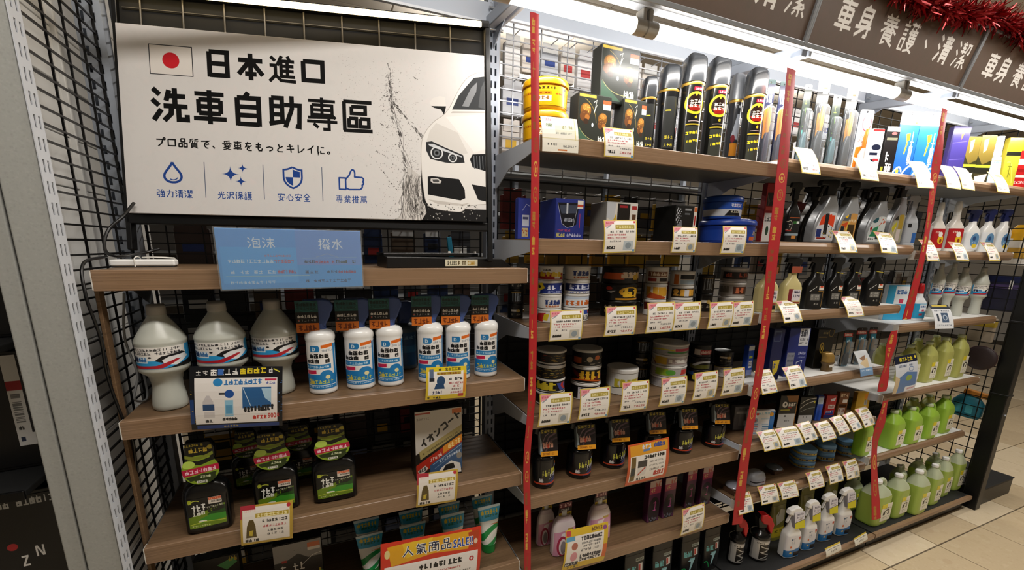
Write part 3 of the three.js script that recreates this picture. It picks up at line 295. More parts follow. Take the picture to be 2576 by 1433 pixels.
boxArt('tealpouch', 200, 260, '#0d0f11', (g) => { g.T('#5aa0a0', 0.08, 0.28, 0.44, 0.16, 5, 0, 0.18); g.R('#a9b4b0', 0.5, 0.1, 0.44, 0.08); g.T('#2c3a3a', 0.52, 0.11, 0.4, 0.05, 8); g.R('#6fa3a8', 0.4, 0.5, 0.3, 0.08); g.P('#8fb8c0', 0.3, 0.56, 0.7, 0.52, 0.66, 0.6, 0.46, 0.9, 0.4, 0.9, 0.48, 0.62); g.R('#c9c2bc', 0.64, 0.24, 0.22, 0.2); g.R('#a3352e', 0.65, 0.26, 0.1, 0.16); g.Q('#1d8a4a', 0.05, 0.05, 0.8, 0.2, 0.7, 0.28, 0.95); });
def('redtrig', 190, 190, (g) => { g.R('#9a9896', 0, 0, 1, 1); g.R('#c8c6c2', 0.1, 0.06, 0.8, 0.9); g.R('#2a2826', 0.34, 0.2, 0.5, 0.74); g.L('#c2c0ba', 0.05, 0.4, 0.3, 0.76, 0.46, 0.42, 0.6, 0.78, 0.76, 0.44, 0.9); g.T('#4a4844', 0.16, 0.1, 0.4, 0.08, 7); });
const BL = (n, f) => def(n, 150, 420, f);
BL('bl_orange', (g) => { g.R('#141a3c', 0, 0, 1, 1); g.R('#2a4a4a', 0, 0, 1, 0.05); g.T('#dfe2ea', 0.16, 0.12, 0.68, 0.14, 2, 0, 0.16); g.Q('#c9cdd8', 0.04, 0.05, 0.36, 0.4, 0.3, 0.95, 0.26); g.P('#d6912e', 0.2, 0.34, 0.8, 0.28, 0.7, 0.66, 0.3, 0.66); g.R('#0e1126', 0, 0.68, 1, 0.32); g.E('#2a2f44', 0.4, 0.74, 0.3, 0.05); });
BL('bl_green', (g) => { g.R('#2c332e', 0, 0, 1, 1); g.R('#c7ccd0', 0, 0, 1, 0.06); g.T('#8cc83a', 0.26, 0.14, 0.5, 0.1, 1, 0, 0.12); g.T('#8cc83a', 0.3, 0.28, 0.46, 0.1, 1, 0, 0.12); g.T('#7ab43a', 0.34, 0.42, 0.44, 0.1, 1, 0, 0.12); g.R('#5fc2b8', 0.4, 0.56, 0.3, 0.06); g.R('#1d211f', 0, 0.68, 1, 0.32); g.P('#5a7a80', 0.1, 0.9, 0.5, 0.72, 0.9, 0.9, 0.5, 1); });
BL('bl_wood', (g) => { g.R('#26282a', 0, 0, 1, 1); g.R('#c8ccd2', 0, 0, 1, 0.16); g.R('#d6d2cc', 0.46, 0.06, 0.44, 0.12); g.R('#c5522a', 0.5, 0.075, 0.3, 0.05); g.T('#d0d0cc', 0.2, 0.24, 0.6, 0.09, 3, 0, 0.14); g.P('#b98436', 0.3, 0.4, 0.8, 0.36, 0.74, 0.62, 0.36, 0.66); g.P('#4a4c4e', 0.2, 0.72, 0.7, 0.66, 0.86, 0.9, 0.3, 0.92); });
BL('bl_mitt', (g) => { g.R('#e6e3e2', 0, 0, 1, 1); g.O('#b8283a', 0.6, 0.2, 0.3, 0.12, 0.05); g.E('#f0eeee', 0.62, 0.2, 0.18, 0.08); g.X('#8a7a70', 70, 0.06, 0.38, 0.88, 0.12, 0.03); g.P('#dc7a1c', 0.1, 0.58, 0.96, 0.54, 0.94, 0.96, 0.06, 0.98); g.E('#1f3f8e', 0.74, 0.7, 0.22, 0.11); g.E('#e6ebf2', 0.76, 0.7, 0.13, 0.07); });
BL('bl_blue', (g) => { g.R('#1f66bc', 0, 0, 1, 1); g.R('#eceff2', 0, 0, 1, 0.2); g.E('#c77a2a', 0.8, 0.17, 0.06, 0.016); g.P('#e0c22a', 0.42, 0.34, 0.62, 0.32, 0.64, 0.42, 0.5, 0.46); g.P('#e0c22a', 0.5, 0.46, 0.58, 0.45, 0.5, 0.64, 0.44, 0.64); g.T('#eef0f4', 0.66, 0.3, 0.2, 0.5, 1, 0, 0.03); g.Q('#eef0f4', 0.08, 0.06, 0.94, 0.4, 0.76, 0.5, 0.9); g.Q('#eef0f4', 0.08, 0.56, 0.94, 0.8, 0.8, 0.95, 0.82); g.E('#d8c64a', 0.3, 0.9, 0.08, 0.03); });
BL('bl_teal', (g) => { g.R('#1b6478', 0, 0, 1, 1); g.R('#111', 0, 0, 1, 0.08); g.R('#b23026', 0, 0.08, 1, 0.1); g.T('#e6d2cc', 0.08, 0.09, 0.84, 0.07, 5, 0, 0.2); g.R('#101416', 0, 0.18, 0.3, 0.82); g.P('#7d6a4a', 0.1, 0.3, 0.4, 0.34, 0.3, 0.96, 0.1, 0.96); g.T('#cfe0e4', 0.5, 0.26, 0.34, 0.06, 3); g.L('#b9d2da', 0.04, 0.66, 0.36, 0.6, 0.9); });
boxArt('spongepack', 110, 300, '#dcdcde', (g) => { g.R('#a92a2a', 0, 0, 1, 0.06); g.E('#191f36', 0.5, 0.42, 0.4, 0.07); g.R('#1b2038', 0, 0.54, 0.7, 0.06); g.R('#101322', 0.1, 0.7, 0.5, 0.05); g.R('#b03038', 0.4, 0.68, 0.5, 0.05); });
boxArt('blackpack', 110, 300, '#131213', (g) => { g.R('#6a6a58', 0.1, 0.22, 0.8, 0.05); g.R('#d0cdc6', 0, 0, 1, 0.1); g.E('#b05050', 0.6, 0.14, 0.2, 0.03); g.T('#e4e4e4', 0.2, 0.5, 0.6, 0.2, 2, 0, 0.14); g.T('#d8d8d8', 0.3, 0.72, 0.5, 0.18, 2, 0, 0.16); g.R('#a3a83a', 0, 0.8, 0.2, 0.18); });
boxArt('redbox', 110, 240, '#9a1416', (g) => { g.R('#1a1110', 0.1, 0.16, 0.8, 0.22); g.X('#5a4a42', 20, 0.12, 0.18, 0.76, 0.2, 0.08); g.R('#d4d0cc', 0.06, 0.5, 0.88, 0.5); g.T('#3a3a3a', 0.12, 0.56, 0.7, 0.08, 4); g.E('#25402e', 0.4, 0.8, 0.12, 0.08); g.R('#c64a40', 0.1, 0.4, 0.8, 0.06); });
const LAB = (n, f) => def(n, 150, 190, f);
LAB('greenblk', (g) => { g.R('#17191a', 0, 0, 1, 1); g.R('#c0602c', 0.04, 0.1, 0.92, 0.04); g.R('#2e6a2e', 0.4, 0.26, 0.3, 0.1); g.R('#d8e0d8', 0.7, 0.26, 0.26, 0.1); g.O('#d8d2c0', 0.12, 0.44, 0.2, 0.2, 0.03); g.T('#e8e8e0', 0.04, 0.36, 0.2, 0.16, 1); g.R('#8fa0aa', 0, 0.76, 1, 0.1); g.R('#c2803a', 0.4, 0.86, 0.4, 0.12); g.R('#9e2a22', 0, 0.62, 0.3, 0.06); });
LAB('sv1', (g) => { g.R('#c9c9cc', 0, 0, 1, 1); g.P('#d2421f', 0.14, 0.5, 0.24, 0.12, 0.5, 0.16, 0.92, 0.1, 0.9, 0.56, 0.6, 0.44); g.R('#1a1b1f', 0.4, 0.1, 0.2, 0.7); g.R('#22306a', 0.04, 0.62, 0.26, 0.26); g.X('#d0b43a', 18, 0.3, 0.6, 0.6, 0.3, 0.05); g.R('#bcc6cc', 0.74, 0.04, 0.2, 0.12); g.X('#2a2c32', 24, 0.42, 0.5, 0.5, 0.4, 0.05); g.R('#7f2018', 0.1, 0.9, 0.5, 0.05); });
LAB('sv2', (g) => { g.R('#b98a4a', 0, 0, 1, 1); g.R('#56585a', 0, 0.08, 0.6, 0.24); g.E('#e6b71e', 0.36, 0.14, 0.1, 0.09); g.P('#c04a1e', 0.1, 0.44, 0.5, 0.34, 0.4, 0.56); g.L('#d8b23a', 0.07, 0.54, 0.38, 0.36, 0.86); g.R('#15202c', 0.1, 0.5, 0.2, 0.3); g.R('#3a2a12', 0.5, 0.44, 0.4, 0.4); g.T('#d9c8a8', 0.5, 0.26, 0.44, 0.1, 5); });
LAB('sv3', (g) => { g.R('#b7bcbb', 0, 0, 1, 1); g.E('#234a52', 0.34, 0.16, 0.2, 0.14); g.P('#2a7a52', 0.1, 0.86, 0.3, 0.5, 0.6, 0.4, 0.5, 0.9); g.X('#b0503a', 20, 0.5, 0.1, 0.44, 0.3, 0.05); g.P('#8a1f1f', 0.1, 0.5, 0.24, 0.4, 0.2, 0.7); g.R('#d8dada', 0.04, 0.8, 0.5, 0.14); g.T('#222', 0.08, 0.84, 0.36, 0.08, 3); g.R('#2a3438', 0.5, 0.6, 0.4, 0.3); });
LAB('sv4', (g) => { g.R('#a9a98e', 0, 0, 1, 1); g.P('#c2bc32', 0.1, 0.5, 0.4, 0.3, 0.44, 0.46, 0.2, 0.66); g.R('#b0973a', 0.56, 0.06, 0.34, 0.5); g.R('#3a3c36', 0.2, 0.1, 0.3, 0.16); g.R('#d6cfc9', 0.5, 0.56, 0.3, 0.4); g.L('#d8c8a0', 0.06, 0.4, 0.5, 0.2, 0.9); });
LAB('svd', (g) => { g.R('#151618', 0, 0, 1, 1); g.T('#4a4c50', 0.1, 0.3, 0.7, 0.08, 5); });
LAB('clear', (g) => { g.R('#9ea3a8', 0, 0, 1, 1); g.R('#16181a', 0.1, 0.05, 0.3, 0.2); g.R('#2a5a9a', 0.6, 0.5, 0.4, 0.5); });
LAB('cream', (g) => { g.R('#cabf86', 0, 0, 1, 1); g.R('#7a1f2a', 0.16, 0.1, 0.3, 0.7); g.R('#d9d3d8', 0.4, 0.12, 0.56, 0.52); g.T('#34324a', 0.44, 0.18, 0.48, 0.12, 4, 0, 0.2); g.T('#34324a', 0.44, 0.36, 0.48, 0.12, 4, 0, 0.2); g.R('#8d3a2a', 0.3, 0.7, 0.66, 0.08); g.R('#111', 0.36, 0.8, 0.6, 0.2); });
LAB('blackgold', (g) => { g.R('#0f0f10', 0, 0, 1, 1); g.L('#d8d8d4', 0.03, 0.06, 0.28, 0.44, 0.05); g.R('#dcd6ce', 0.6, 0.02, 0.3, 0.2); g.R('#c2482a', 0.66, 0.02, 0.2, 0.07); g.R('#b9862e', 0.58, 0.26, 0.36, 0.03); g.R('#8a6a34', 0.88, 0.3, 0.04, 0.7); g.R('#6f6e6a', 0.14, 0.4, 0.6, 0.3); g.T('#b0aea6', 0.18, 0.45, 0.5, 0.08, 4); g.T('#b0aea6', 0.18, 0.58, 0.5, 0.08, 4); g.T('#d8d4cc', 0.4, 0.82, 0.36, 0.08, 2); });
LAB('whitered', (g) => { g.R('#a81a20', 0, 0, 1, 1); g.E('#d9b21e', 0.66, 0.56, 0.26, 0.22); g.E('#e6e2da', 0.6, 0.3, 0.18, 0.14); g.E('#8a3a16', 0.68, 0.62, 0.1, 0.1); g.T('#e6d8c8', 0.1, 0.12, 0.4, 0.12, 3); });
LAB('whitenavy', (g) => { g.R('#dfe2e6', 0, 0, 1, 1); g.E('#5c88b0', 0.6, 0.46, 0.36, 0.4); g.E('#2a4a7a', 0.54, 0.36, 0.14, 0.13); g.E('#e0c23a', 0.64, 0.8, 0.2, 0.12); g.T('#eef2f4', 0.4, 0.56, 0.4, 0.08, 4); });
LAB('whiteblue', (g) => { g.R('#2c9ac8', 0, 0, 1, 1); g.R('#dde4ea', 0.36, 0.04, 0.64, 0.5); g.T('#2a5a9a', 0.42, 0.14, 0.5, 0.12, 3, 0, 0.22); g.R('#c23a5a', 0.6, 0.4, 0.2, 0.12); g.R('#b83a4a', 0.4, 0.66, 0.3, 0.14); });
boxArt('navyshield', 110, 260, '#121a46', (g) => { g.R('#4a5670', 0.1, 0.04, 0.6, 0.2); g.R('#171f4c', 0.14, 0.06, 0.52, 0.16); g.P('#c9b23a', 0.3, 0.62, 0.9, 0.6, 0.8, 0.84, 0.5, 0.92, 0.36, 0.8); g.T('#2a3a8a', 0.4, 0.66, 0.4, 0.12, 2); });
boxArt('navy2', 200, 290, '#1b2a74', (g) => { g.R('#c8ccd4', 0.5, 0, 0.46, 0.36); g.T('#3a3d46', 0.54, 0.03, 0.38, 0.14, 3, 0, 0.2); g.T('#4a4d58', 0.54, 0.2, 0.38, 0.05, 6); g.T('#4a4d58', 0.54, 0.28, 0.38, 0.05, 6); g.R('#7c8090', 0.04, 0.5, 0.36, 0.46); g.T('#4a5066', 0.07, 0.54, 0.3, 0.05, 5); g.T('#4a5066', 0.07, 0.64, 0.3, 0.05, 5); g.T('#4a5066', 0.07, 0.74, 0.3, 0.05, 5); g.L('#ccd4e8', 0.02, 0.54, 0.7, 0.8, 0.66, 0.76, 0.86, 0.66, 0.94, 0.58, 0.86, 0.54, 0.7); g.T('#cfd6ea', 0.56, 0.48, 0.36, 0.06, 5); g.T('#9aa6cc', 0.52, 0.58, 0.4, 0.03, 9); });
boxArt('blackem', 180, 230, '#14120c', (g) => { g.O('#a3852e', 0.36, 0.46, 0.1, 0.12, 0.05); g.E('#c9a83a', 0.36, 0.46, 0.04, 0.06); g.R('#6a5626', 0.08, 0.18, 0.5, 0.03); g.O('#7a6428', 0.8, 0.08, 0.14, 0.1, 0.03); g.T('#8a7a42', 0.3, 0.06, 0.3, 0.06, 4); });
boxArt('greybox', 140, 200, '#7d7c80', (g) => { g.R('#c9c9cc', 0.1, 0.2, 0.8, 0.1); g.R('#9b9a9f', 0.3, 0.3, 0.3, 0.5); g.R('#e0e0e2', 0.6, 0.6, 0.3, 0.2); g.T('#55555a', 0.2, 0.05, 0.6, 0.08, 5); });
boxArt('colourbox', 220, 240, '#dfdfe2', (g) => { g.T('#7ab0c8', 0.2, 0.06, 0.6, 0.1, 5); g.E('#c23a36', 0.3, 0.14, 0.06, 0.05); g.R('#2f6fb5', 0.8, 0.04, 0.2, 0.9); g.E('#e0a02a', 0.86, 0.16, 0.08, 0.08); g.E('#8aa0b4', 0.24, 0.4, 0.1, 0.1); g.E('#b04a4a', 0.24, 0.4, 0.05, 0.05); for (let i = 0; i < 10; i++) g.R(['#7ea2bd', '#a9bccb', '#c08a8a', '#5f88a8'][i % 4], 0.06 + 0.4 * (i % 2) + 0.1 * g.r(), 0.54 + 0.09 * (i >> 1), 0.26, 0.06); g.R('#bcd0e0', 0.46, 0.3, 0.3, 0.06); });
boxArt('pacbox', 180, 280, '#171512', (g) => { g.P('#8a5a1e', 0.3, 0, 1, 0, 1, 0.2, 0.5, 0.2); g.E('#eceae6', 0.3, 0.28, 0.14, 0.09); g.E('#171512', 0.32, 0.27, 0.05, 0.04); g.T('#eceae6', 0.48, 0.23, 0.44, 0.1, 3, 0, 0.24); g.R('#a82a22', 0.5, 0.36, 0.2, 0.03); g.R('#c9bd2a', 0.1, 0.43, 0.5, 0.025); g.R('#cfcfce', 0.02, 0.56, 0.96, 0.44); g.T('#26262a', 0.2, 0.6, 0.4, 0.06, 3, 0, 0.24); g.T('#3a3a3e', 0.4, 0.76, 0.3, 0.04, 3); g.R('#97611c', 0.94, 0, 0.06, 1); });
boxArt('stripebox', 180, 250, '#141613', (g) => { g.Q('#e8e8e4', 0.03, 0.1, 0.24, 0.4, 0.06, 0.96, 0.05); g.Q('#e8e8e4', 0.03, 0.06, 0.44, 0.4, 0.2, 0.96, 0.16); g.Q('#9aa09a', 0.02, 0.1, 0.56, 0.5, 0.4, 0.96, 0.4); g.R('#c9c02e', 0.84, 0.14, 0.1, 0.1); g.R('#c4c4c4', 0.04, 0.68, 0.86, 0.32); g.T('#4a4a4a', 0.3, 0.72, 0.3, 0.05, 3); });
boxArt('slimblue', 90, 260, '#2a55b8', (g) => { g.R('#b9cbe0', 0.04, 0.06, 0.9, 0.26); g.R('#5a4a5a', 0.2, 0, 0.6, 0.05); g.R('#1f459c', 0.2, 0.4, 0.4, 0.6); });
boxArt('redcarton', 130, 260, '#b01c1c', (g) => { g.P('#e6e0ec', 0.4, 0.16, 0.9, 0.1, 0.84, 0.24, 0.46, 0.26); g.R('#d8cfc9', 0.3, 0.4, 0.6, 0.16); g.T('#8a2a22', 0.34, 0.43, 0.5, 0.1, 4); g.P('#2a3a8a', 0.1, 0.7, 0.9, 0.62, 0.9, 0.8, 0.1, 0.84); g.T('#e8d8d8', 0.1, 0.64, 0.8, 0.1, 4); g.R('#23306e', 0, 0.84, 1, 0.16); });
boxArt('tancarton', 120, 260, '#7c4a26', (g) => { g.T('#dcc8a8', 0.1, 0.06, 0.8, 0.14, 3, 0, 0.2); g.R('#d9d0c4', 0.4, 0.3, 0.5, 0.14); g.R('#3a2010', 0.1, 0.5, 0.8, 0.12); g.R('#cfc4b8', 0.1, 0.66, 0.7, 0.3); g.T('#7a3a2a', 0.15, 0.7, 0.6, 0.12, 4); });
boxArt('yelcarton', 150, 260, '#caa022', (g) => { g.R('#d88a22', 0.56, 0.08, 0.3, 0.26); g.R('#9aa0a4', 0.6, 0.4, 0.2, 0.26); g.L('#8d6a12', 0.03, 0.66, 0.36, 0.74, 0.6); g.R('#b98f14', 0.2, 0.72, 0.7, 0.04); g.R('#5a5a4a', 0.1, 0.84, 0.8, 0.16); });
def('silver', 200, 120, (g) => { g.R('#a9aab2', 0, 0, 1, 1); g.P('#1c1a20', 0, 0.4, 0.7, 0.5, 0.8, 0.66, 0, 0.6); g.T('#c83a4a', 0.55, 0.6, 0.36, 0.14, 4); g.E('#a3262a', 0.88, 0.2, 0.04, 0.07); g.T('#8f90a0', 0.1, 0.1, 0.5, 0.12, 6); });
def('bluetin', 260, 90, (g) => { g.R('#5f90c4', 0, 0, 1, 1); g.R('#c8b04a', 0, 0.3, 1, 0.55); g.T('#26304a', 0.3, 0.38, 0.4, 0.36, 5, 0, 0.24); });
def('wtrig', 160, 170, (g) => { g.R('#dcdbe0', 0, 0, 1, 1); g.R('#226aa8', 0, 0.68, 1, 0.32); g.P('#226aa8', 0.4, 0.68, 1, 0.56, 1, 0.7); g.R('#14181f', 0.5, 0.76, 0.5, 0.2); g.E('#c8b070', 0.3, 0.82, 0.09, 0.07); g.R('#2f74b4', 0.14, 0.84, 0.34, 0.12); g.T('#2c4a6a', 0.24, 0.1, 0.3, 0.1, 2, 0, 0.22); g.T('#8a93a4', 0.24, 0.24, 0.3, 0.2, 2, 0, 0.1); g.R('#b03a2e', 0.74, 0.06, 0.18, 0.1); g.R('#c9803a', 0.76, 0.17, 0.16, 0.04); g.R('#c9602a', 0.22, 0.48, 0.12, 0.1); });
def('wtag', 140, 140, (g) => { g.R('#cfcbd0', 0, 0, 1, 1); g.P('#c9bf1c', 0, 0.66, 1, 0.5, 1, 1, 0, 1); g.L('#3a3640', 0.02, 0.3, 0.1, 0.12, 0.6); g.T('#4a4656', 0.25, 0.1, 0.66, 0.12, 5, -0.05); g.T('#5a5260', 0.2, 0.28, 0.7, 0.1, 6, -0.05); g.T('#7a6a4a', 0.3, 0.42, 0.5, 0.08, 5, -0.05); g.L('#2a2624', 0.03, 0.02, 0.64, 0.98, 0.48); });
boxArt('olive', 150, 200, '#7a7630', (g) => { g.P('#c9c7b8', 0.2, 0.3, 0.6, 0.1, 0.9, 0.2, 0.8, 0.5, 0.3, 0.6); g.L('#3a381c', 0.03, 0.4, 0.3, 0.5, 0.1, 0.7, 0.14); g.R('#b5a52a', 0, 0.7, 1, 0.3); g.T('#4a4820', 0.2, 0.76, 0.6, 0.1, 5); });
boxArt('purple', 150, 270, '#352c6c', (g) => { g.P('#c2622a', 0.5, 0.14, 0.66, 0.12, 0.56, 0.24); g.L('#5a4f96', 0.02, 0.1, 0.3, 0.9, 0.26); g.L('#5a4f96', 0.02, 0.1, 0.6, 0.9, 0.58); g.R('#2a2258', 0, 0, 0.1, 1); });
boxArt('goldblk', 140, 240, '#2a2812', (g) => { g.P('#6a5a26', 0, 0, 1, 0, 1, 0.5, 0.4, 0.6, 0, 0.4); g.P('#b9a878', 0.2, 0.1, 0.5, 0.06, 0.5, 0.3, 0.3, 0.36); g.R('#9fa22e', 0, 0.6, 1, 0.06); g.R('#1a1a12', 0, 0.66, 1, 0.12); g.P('#c9b8b0', 0.1, 0.84, 0.9, 0.78, 0.8, 0.98, 0.2, 1); });
boxArt('yelpack', 130, 270, '#9f9a2c', (g) => { g.R('#e6c018', 0, 0, 1, 0.28); g.R('#15150e', 0, 0.28, 1, 0.08); g.Q('#c9c64a', 0.06, 0.2, 0.5, 0.5, 0.4, 0.8, 0.9); g.T('#5a5a16', 0.3, 0.5, 0.3, 0.3, 1, 0, 0.06); });
boxArt('redpack', 130, 270, '#a81c1c', (g) => { g.R('#e4c21e', 0, 0, 1, 0.24); g.R('#c9bcb2', 0.1, 0.4, 0.8, 0.12); g.R('#8a1414', 0, 0.6, 1, 0.06); g.R('#d4c8c0', 0.1, 0.72, 0.7, 0.05); g.T('#e8d8d0', 0.14, 0.84, 0.7, 0.06, 6); });
def('clearb', 150, 120, (g) => { g.R('#9fb4cc', 0, 0, 1, 1); g.T('#5a7a9e', 0.2, 0.2, 0.6, 0.2, 4); g.R('#c9c24a', 0, 0.02, 1, 0.08); });
def('jug', 130, 160, (g) => { g.R('#e6e4d2', 0, 0, 1, 1); g.R('#e0cf2a', 0, 0, 0.5, 0.24); g.T('#3c3a20', 0.06, 0.24, 0.86, 0.08, 5, -0.03); g.T('#17160f', 0.2, 0.42, 0.6, 0.22, 3, -0.02, 0.26); g.Q('#17160f', 0.07, 0.24, 0.56, 0.4, 0.3, 0.74, 0.4); g.X('#1c1b16', 4, 0.14, 0.5, 0.7, 0.4, 0.06); g.T('#8c8a76', 0.2, 0.74, 0.5, 0.05, 6); g.R('#cfcab4', 0.02, 0.96, 0.96, 0.04); });
function cardArt(n, seed, variant) {
  def(n, 210, 210, (g) => {
    g.R('#c9b054', 0, 0, 1, 1); g.R('#ece8e2', 0.035, 0.03, 0.93, 0.93); g.P('#d9919a', 0.035, 0.03, 0.36, 0.03, 0.2, 0.16, 0.035, 0.22); g.T('#b2485a', 0.06, 0.06, 0.24, 0.06, 6); g.R('#c43a3a', 0.9, 0.04, 0.05, 0.06);
    g.R('#a39136', 0.34, 0.15, 0.58, 0.12); g.T('#e0d6a0', 0.37, 0.17, 0.52, 0.08, 7); g.L('#8a8f98', 0.03, 0.08, 0.24, 0.2, 0.16);
    g.T('#2a2826', 0.18, 0.32, 0.44, 0.06, 8); g.T('#3a3836', 0.66, 0.32, 0.26, 0.06, 5); g.T('#a8323a', 0.1, 0.42, 0.5 + 0.3 * g.r(), 0.05, 10); g.T('#a33640', 0.1, 0.51, 0.6, 0.045, 12); g.T('#4a4a4e', 0.12, 0.61, 0.4, 0.05, 7);
    g.R('#d6d2cb', 0.035, 0.58, 0.93, 0.006); g.T('#1c1b1a', 0.1, 0.78, 0.26, 0.09, 4, 0, 0.26); if (variant) { g.R(['#b9c4cc', '#c9bd9a', '#a9b8c0', '#c4c0b4'][variant - 1], 0.6, 0.64, 0.3, 0.28); g.E('#8b98a2', 0.75, 0.78, 0.09, 0.1); } else { g.T('#55585c', 0.5, 0.68, 0.4, 0.06, 6); g.T('#a33a3a', 0.5, 0.8, 0.4, 0.07, 5); } g.R('#6d9cc4', 0.9, 0.9, 0.07, 0.07);
  });
}
for (let i = 0; i < 6; i++) cardArt('PC' + i, i, i % 5);
def('PCW', 230, 230, (g) => { g.R('#efece0', 0, 0, 1, 1); g.R('#d9cf9a', 0.9, 0, 0.03, 0.66); g.T('#c27a8a', 0.04, 0.05, 0.24, 0.08, 5); g.R('#dcdccb', 0.36, 0.1, 0.54, 0.4); g.T('#9a9a72', 0.56, 0.24, 0.28, 0.1, 5); g.T('#7a8a6a', 0.1, 0.2, 0.2, 0.1, 4); g.T('#8a8a86', 0.36, 0.44, 0.46, 0.06, 10); g.R('#dcd2a8', 0, 0.62, 1, 0.02); g.T('#4a4a48', 0.14, 0.76, 0.26, 0.06, 6); g.T('#5a5a58', 0.54, 0.8, 0.4, 0.06, 8); g.R('#c9743a', 0.42, 0.92, 0.26, 0.04); });
def('PCY', 260, 220, (g) => { g.R('#d6bb2e', 0, 0, 1, 1); g.R('#ece8e4', 0.06, 0.12, 0.86, 0.74); g.R('#d8c21e', 0.2, 0.01, 0.7, 0.12); g.T('#3a3420', 0.3, 0.03, 0.56, 0.08, 7); g.R('#5a6a86', 0.08, 0.06, 0.1, 0.3); g.R('#b09a30', 0.26, 0.15, 0.6, 0.08); g.T('#7a2a1a', 0.28, 0.16, 0.56, 0.06, 8); g.R('#20242c', 0.08, 0.32, 0.12, 0.1); g.E('#27486e', 0.36, 0.42, 0.1, 0.16); g.P('#1d4570', 0.2, 0.66, 0.24, 0.5, 0.42, 0.48, 0.46, 0.66); g.T('#23252c', 0.56, 0.32, 0.34, 0.08, 5, 0, 0.24); g.T('#a3323a', 0.56, 0.46, 0.36, 0.06, 8); g.T('#a3323a', 0.66, 0.56, 0.2, 0.06, 2); g.T('#5a3a3a', 0.58, 0.66, 0.3, 0.05, 6); g.T('#a3323a', 0.6, 0.76, 0.3, 0.06, 5); g.T('#23305a', 0.1, 0.72, 0.3, 0.1, 5, 0, 0.22); g.T('#2c2818', 0.04, 0.9, 0.34, 0.07, 5, 0, 0.24); g.R('#d88a2c', 0.92, 0.2, 0.06, 0.6); g.R('#b53a32', 0.8, 0.84, 0.14, 0.1); });
def('BUNDLE', 480, 330, (g) => { g.R('#0f1116', 0, 0, 1, 1); g.R('#1a3a70', 0, 0.5, 0.04, 0.4); g.R('#243c78', 0.06, 0.93, 0.9, 0.06); g.T('#c9a83a', 0.34, 0.94, 0.2, 0.03, 6); g.X('#4a7ac0', 16, 0.95, 0.16, 0.05, 0.7, 0.016); g.X('#c9a22a', 6, 0, 0.2, 0.05, 0.7, 0.014); g.T('#d6d3ce', 0.06, 0.06, 0.14, 0.07, 2); g.T('#e6e3de', 0.21, 0.045, 0.3, 0.09, 4, -0.02, 0.2); g.R('#3a66b0', 0.29, 0.04, 0.06, 0.09); g.T('#d6c02a', 0.52, 0.03, 0.3, 0.085, 4, -0.02, 0.24); g.T('#d2cfca', 0.84, 0.02, 0.05, 0.08, 1); g.L('#c9c23a', 0.02, 0.9, 0.04, 0.96, 0.08); g.R('#e9e5e2', 0.05, 0.17, 0.89, 0.74); g.E('#2b86c6', 0.29, 0.24, 0.05, 0.06); g.T('#2a6fb4', 0.35, 0.2, 0.42, 0.08, 8, -0.01, 0.22); g.R('#c22a4a', 0.8, 0.19, 0.13, 0.03); g.T('#3a4aa0', 0.81, 0.23, 0.11, 0.04, 3); g.P('#c9c4c6', 0.17, 0.44, 0.2, 0.44, 0.24, 0.54, 0.24, 0.6, 0.13, 0.6, 0.13, 0.54); g.R('#2c4a74', 0.13, 0.58, 0.12, 0.1); g.R('#cfcaca', 0.14, 0.7, 0.11, 0.1); g.R('#2a2a2c', 0.3, 0.4, 0.08, 0.03); g.E('#1f4f9a', 0.41, 0.42, 0.05, 0.065); g.R('#8fc3de', 0.36, 0.52, 0.09, 0.27); g.R('#5b9cc4', 0.37, 0.6, 0.07, 0.14); g.R('#2a5f96', 0.55, 0.32, 0.32, 0.34); g.L('#c6d6e4', 0.012, 0.56, 0.34, 0.64, 0.62); g.P('#a9cadf', 0.76, 0.34, 0.87, 0.34, 0.87, 0.58, 0.8, 0.5); g.T('#1c1d22', 0.56, 0.64, 0.34, 0.09, 9, -0.04, 0.34); g.R('#c9c4c0', 0.06, 0.76, 0.86, 0.005); g.T('#2a2a2a', 0.15, 0.83, 0.08, 0.05, 2, 0, 0.3); g.T('#2a2a2a', 0.33, 0.81, 0.16, 0.05, 5, 0, 0.3); g.T('#c2342c', 0.62, 0.79, 0.2, 0.06, 5, 0, 0.3); g.c.save(); g.c.translate(0.83 * g.w, 0.73 * g.h); g.c.scale(0.7, 1); g.F('#c22f28', '900', 0, 0, 0.12); g.c.restore(); drawChar(g.c, '元', 0.925 * g.w, 0.76 * g.h, 0.045 * g.w, 0.07 * g.h, 3); });
def('PCA', 290, 210, (g) => { g.R('#b99a3c', 0, 0, 1, 1); g.R('#e6e0d8', 0.04, 0.04, 0.9, 0.9); g.R('#a8303c', 0, 0, 0.28, 0.1); g.R('#a8303c', 0, 0, 0.035, 0.3); g.T('#e6c8c4', 0.05, 0.1, 0.24, 0.06, 6); g.E('#b8303a', 0.92, 0.08, 0.04, 0.05); g.R('#b39a34', 0.28, 0.2, 0.64, 0.1); g.T('#f0e6b0', 0.3, 0.21, 0.6, 0.08, 8, 0, 0.22); g.T('#2c2a28', 0.4, 0.36, 0.5, 0.07, 8, 0, 0.24); g.T('#b0343a', 0.42, 0.5, 0.46, 0.06, 8); g.T('#2c2a28', 0.5, 0.62, 0.32, 0.06, 5); g.T('#2c2a28', 0.5, 0.72, 0.34, 0.06, 5); g.P('#5a4a22', 0.1, 0.8, 0.12, 0.5, 0.16, 0.34, 0.24, 0.34, 0.28, 0.5, 0.3, 0.8); g.P('#c9b23a', 0.16, 0.62, 0.24, 0.6, 0.22, 0.76, 0.16, 0.74); g.T('#2a2826', 0.08, 0.84, 0.26, 0.08, 4, 0, 0.26); g.R('#8f7f3a', 0.04, 0.93, 0.9, 0.01); });
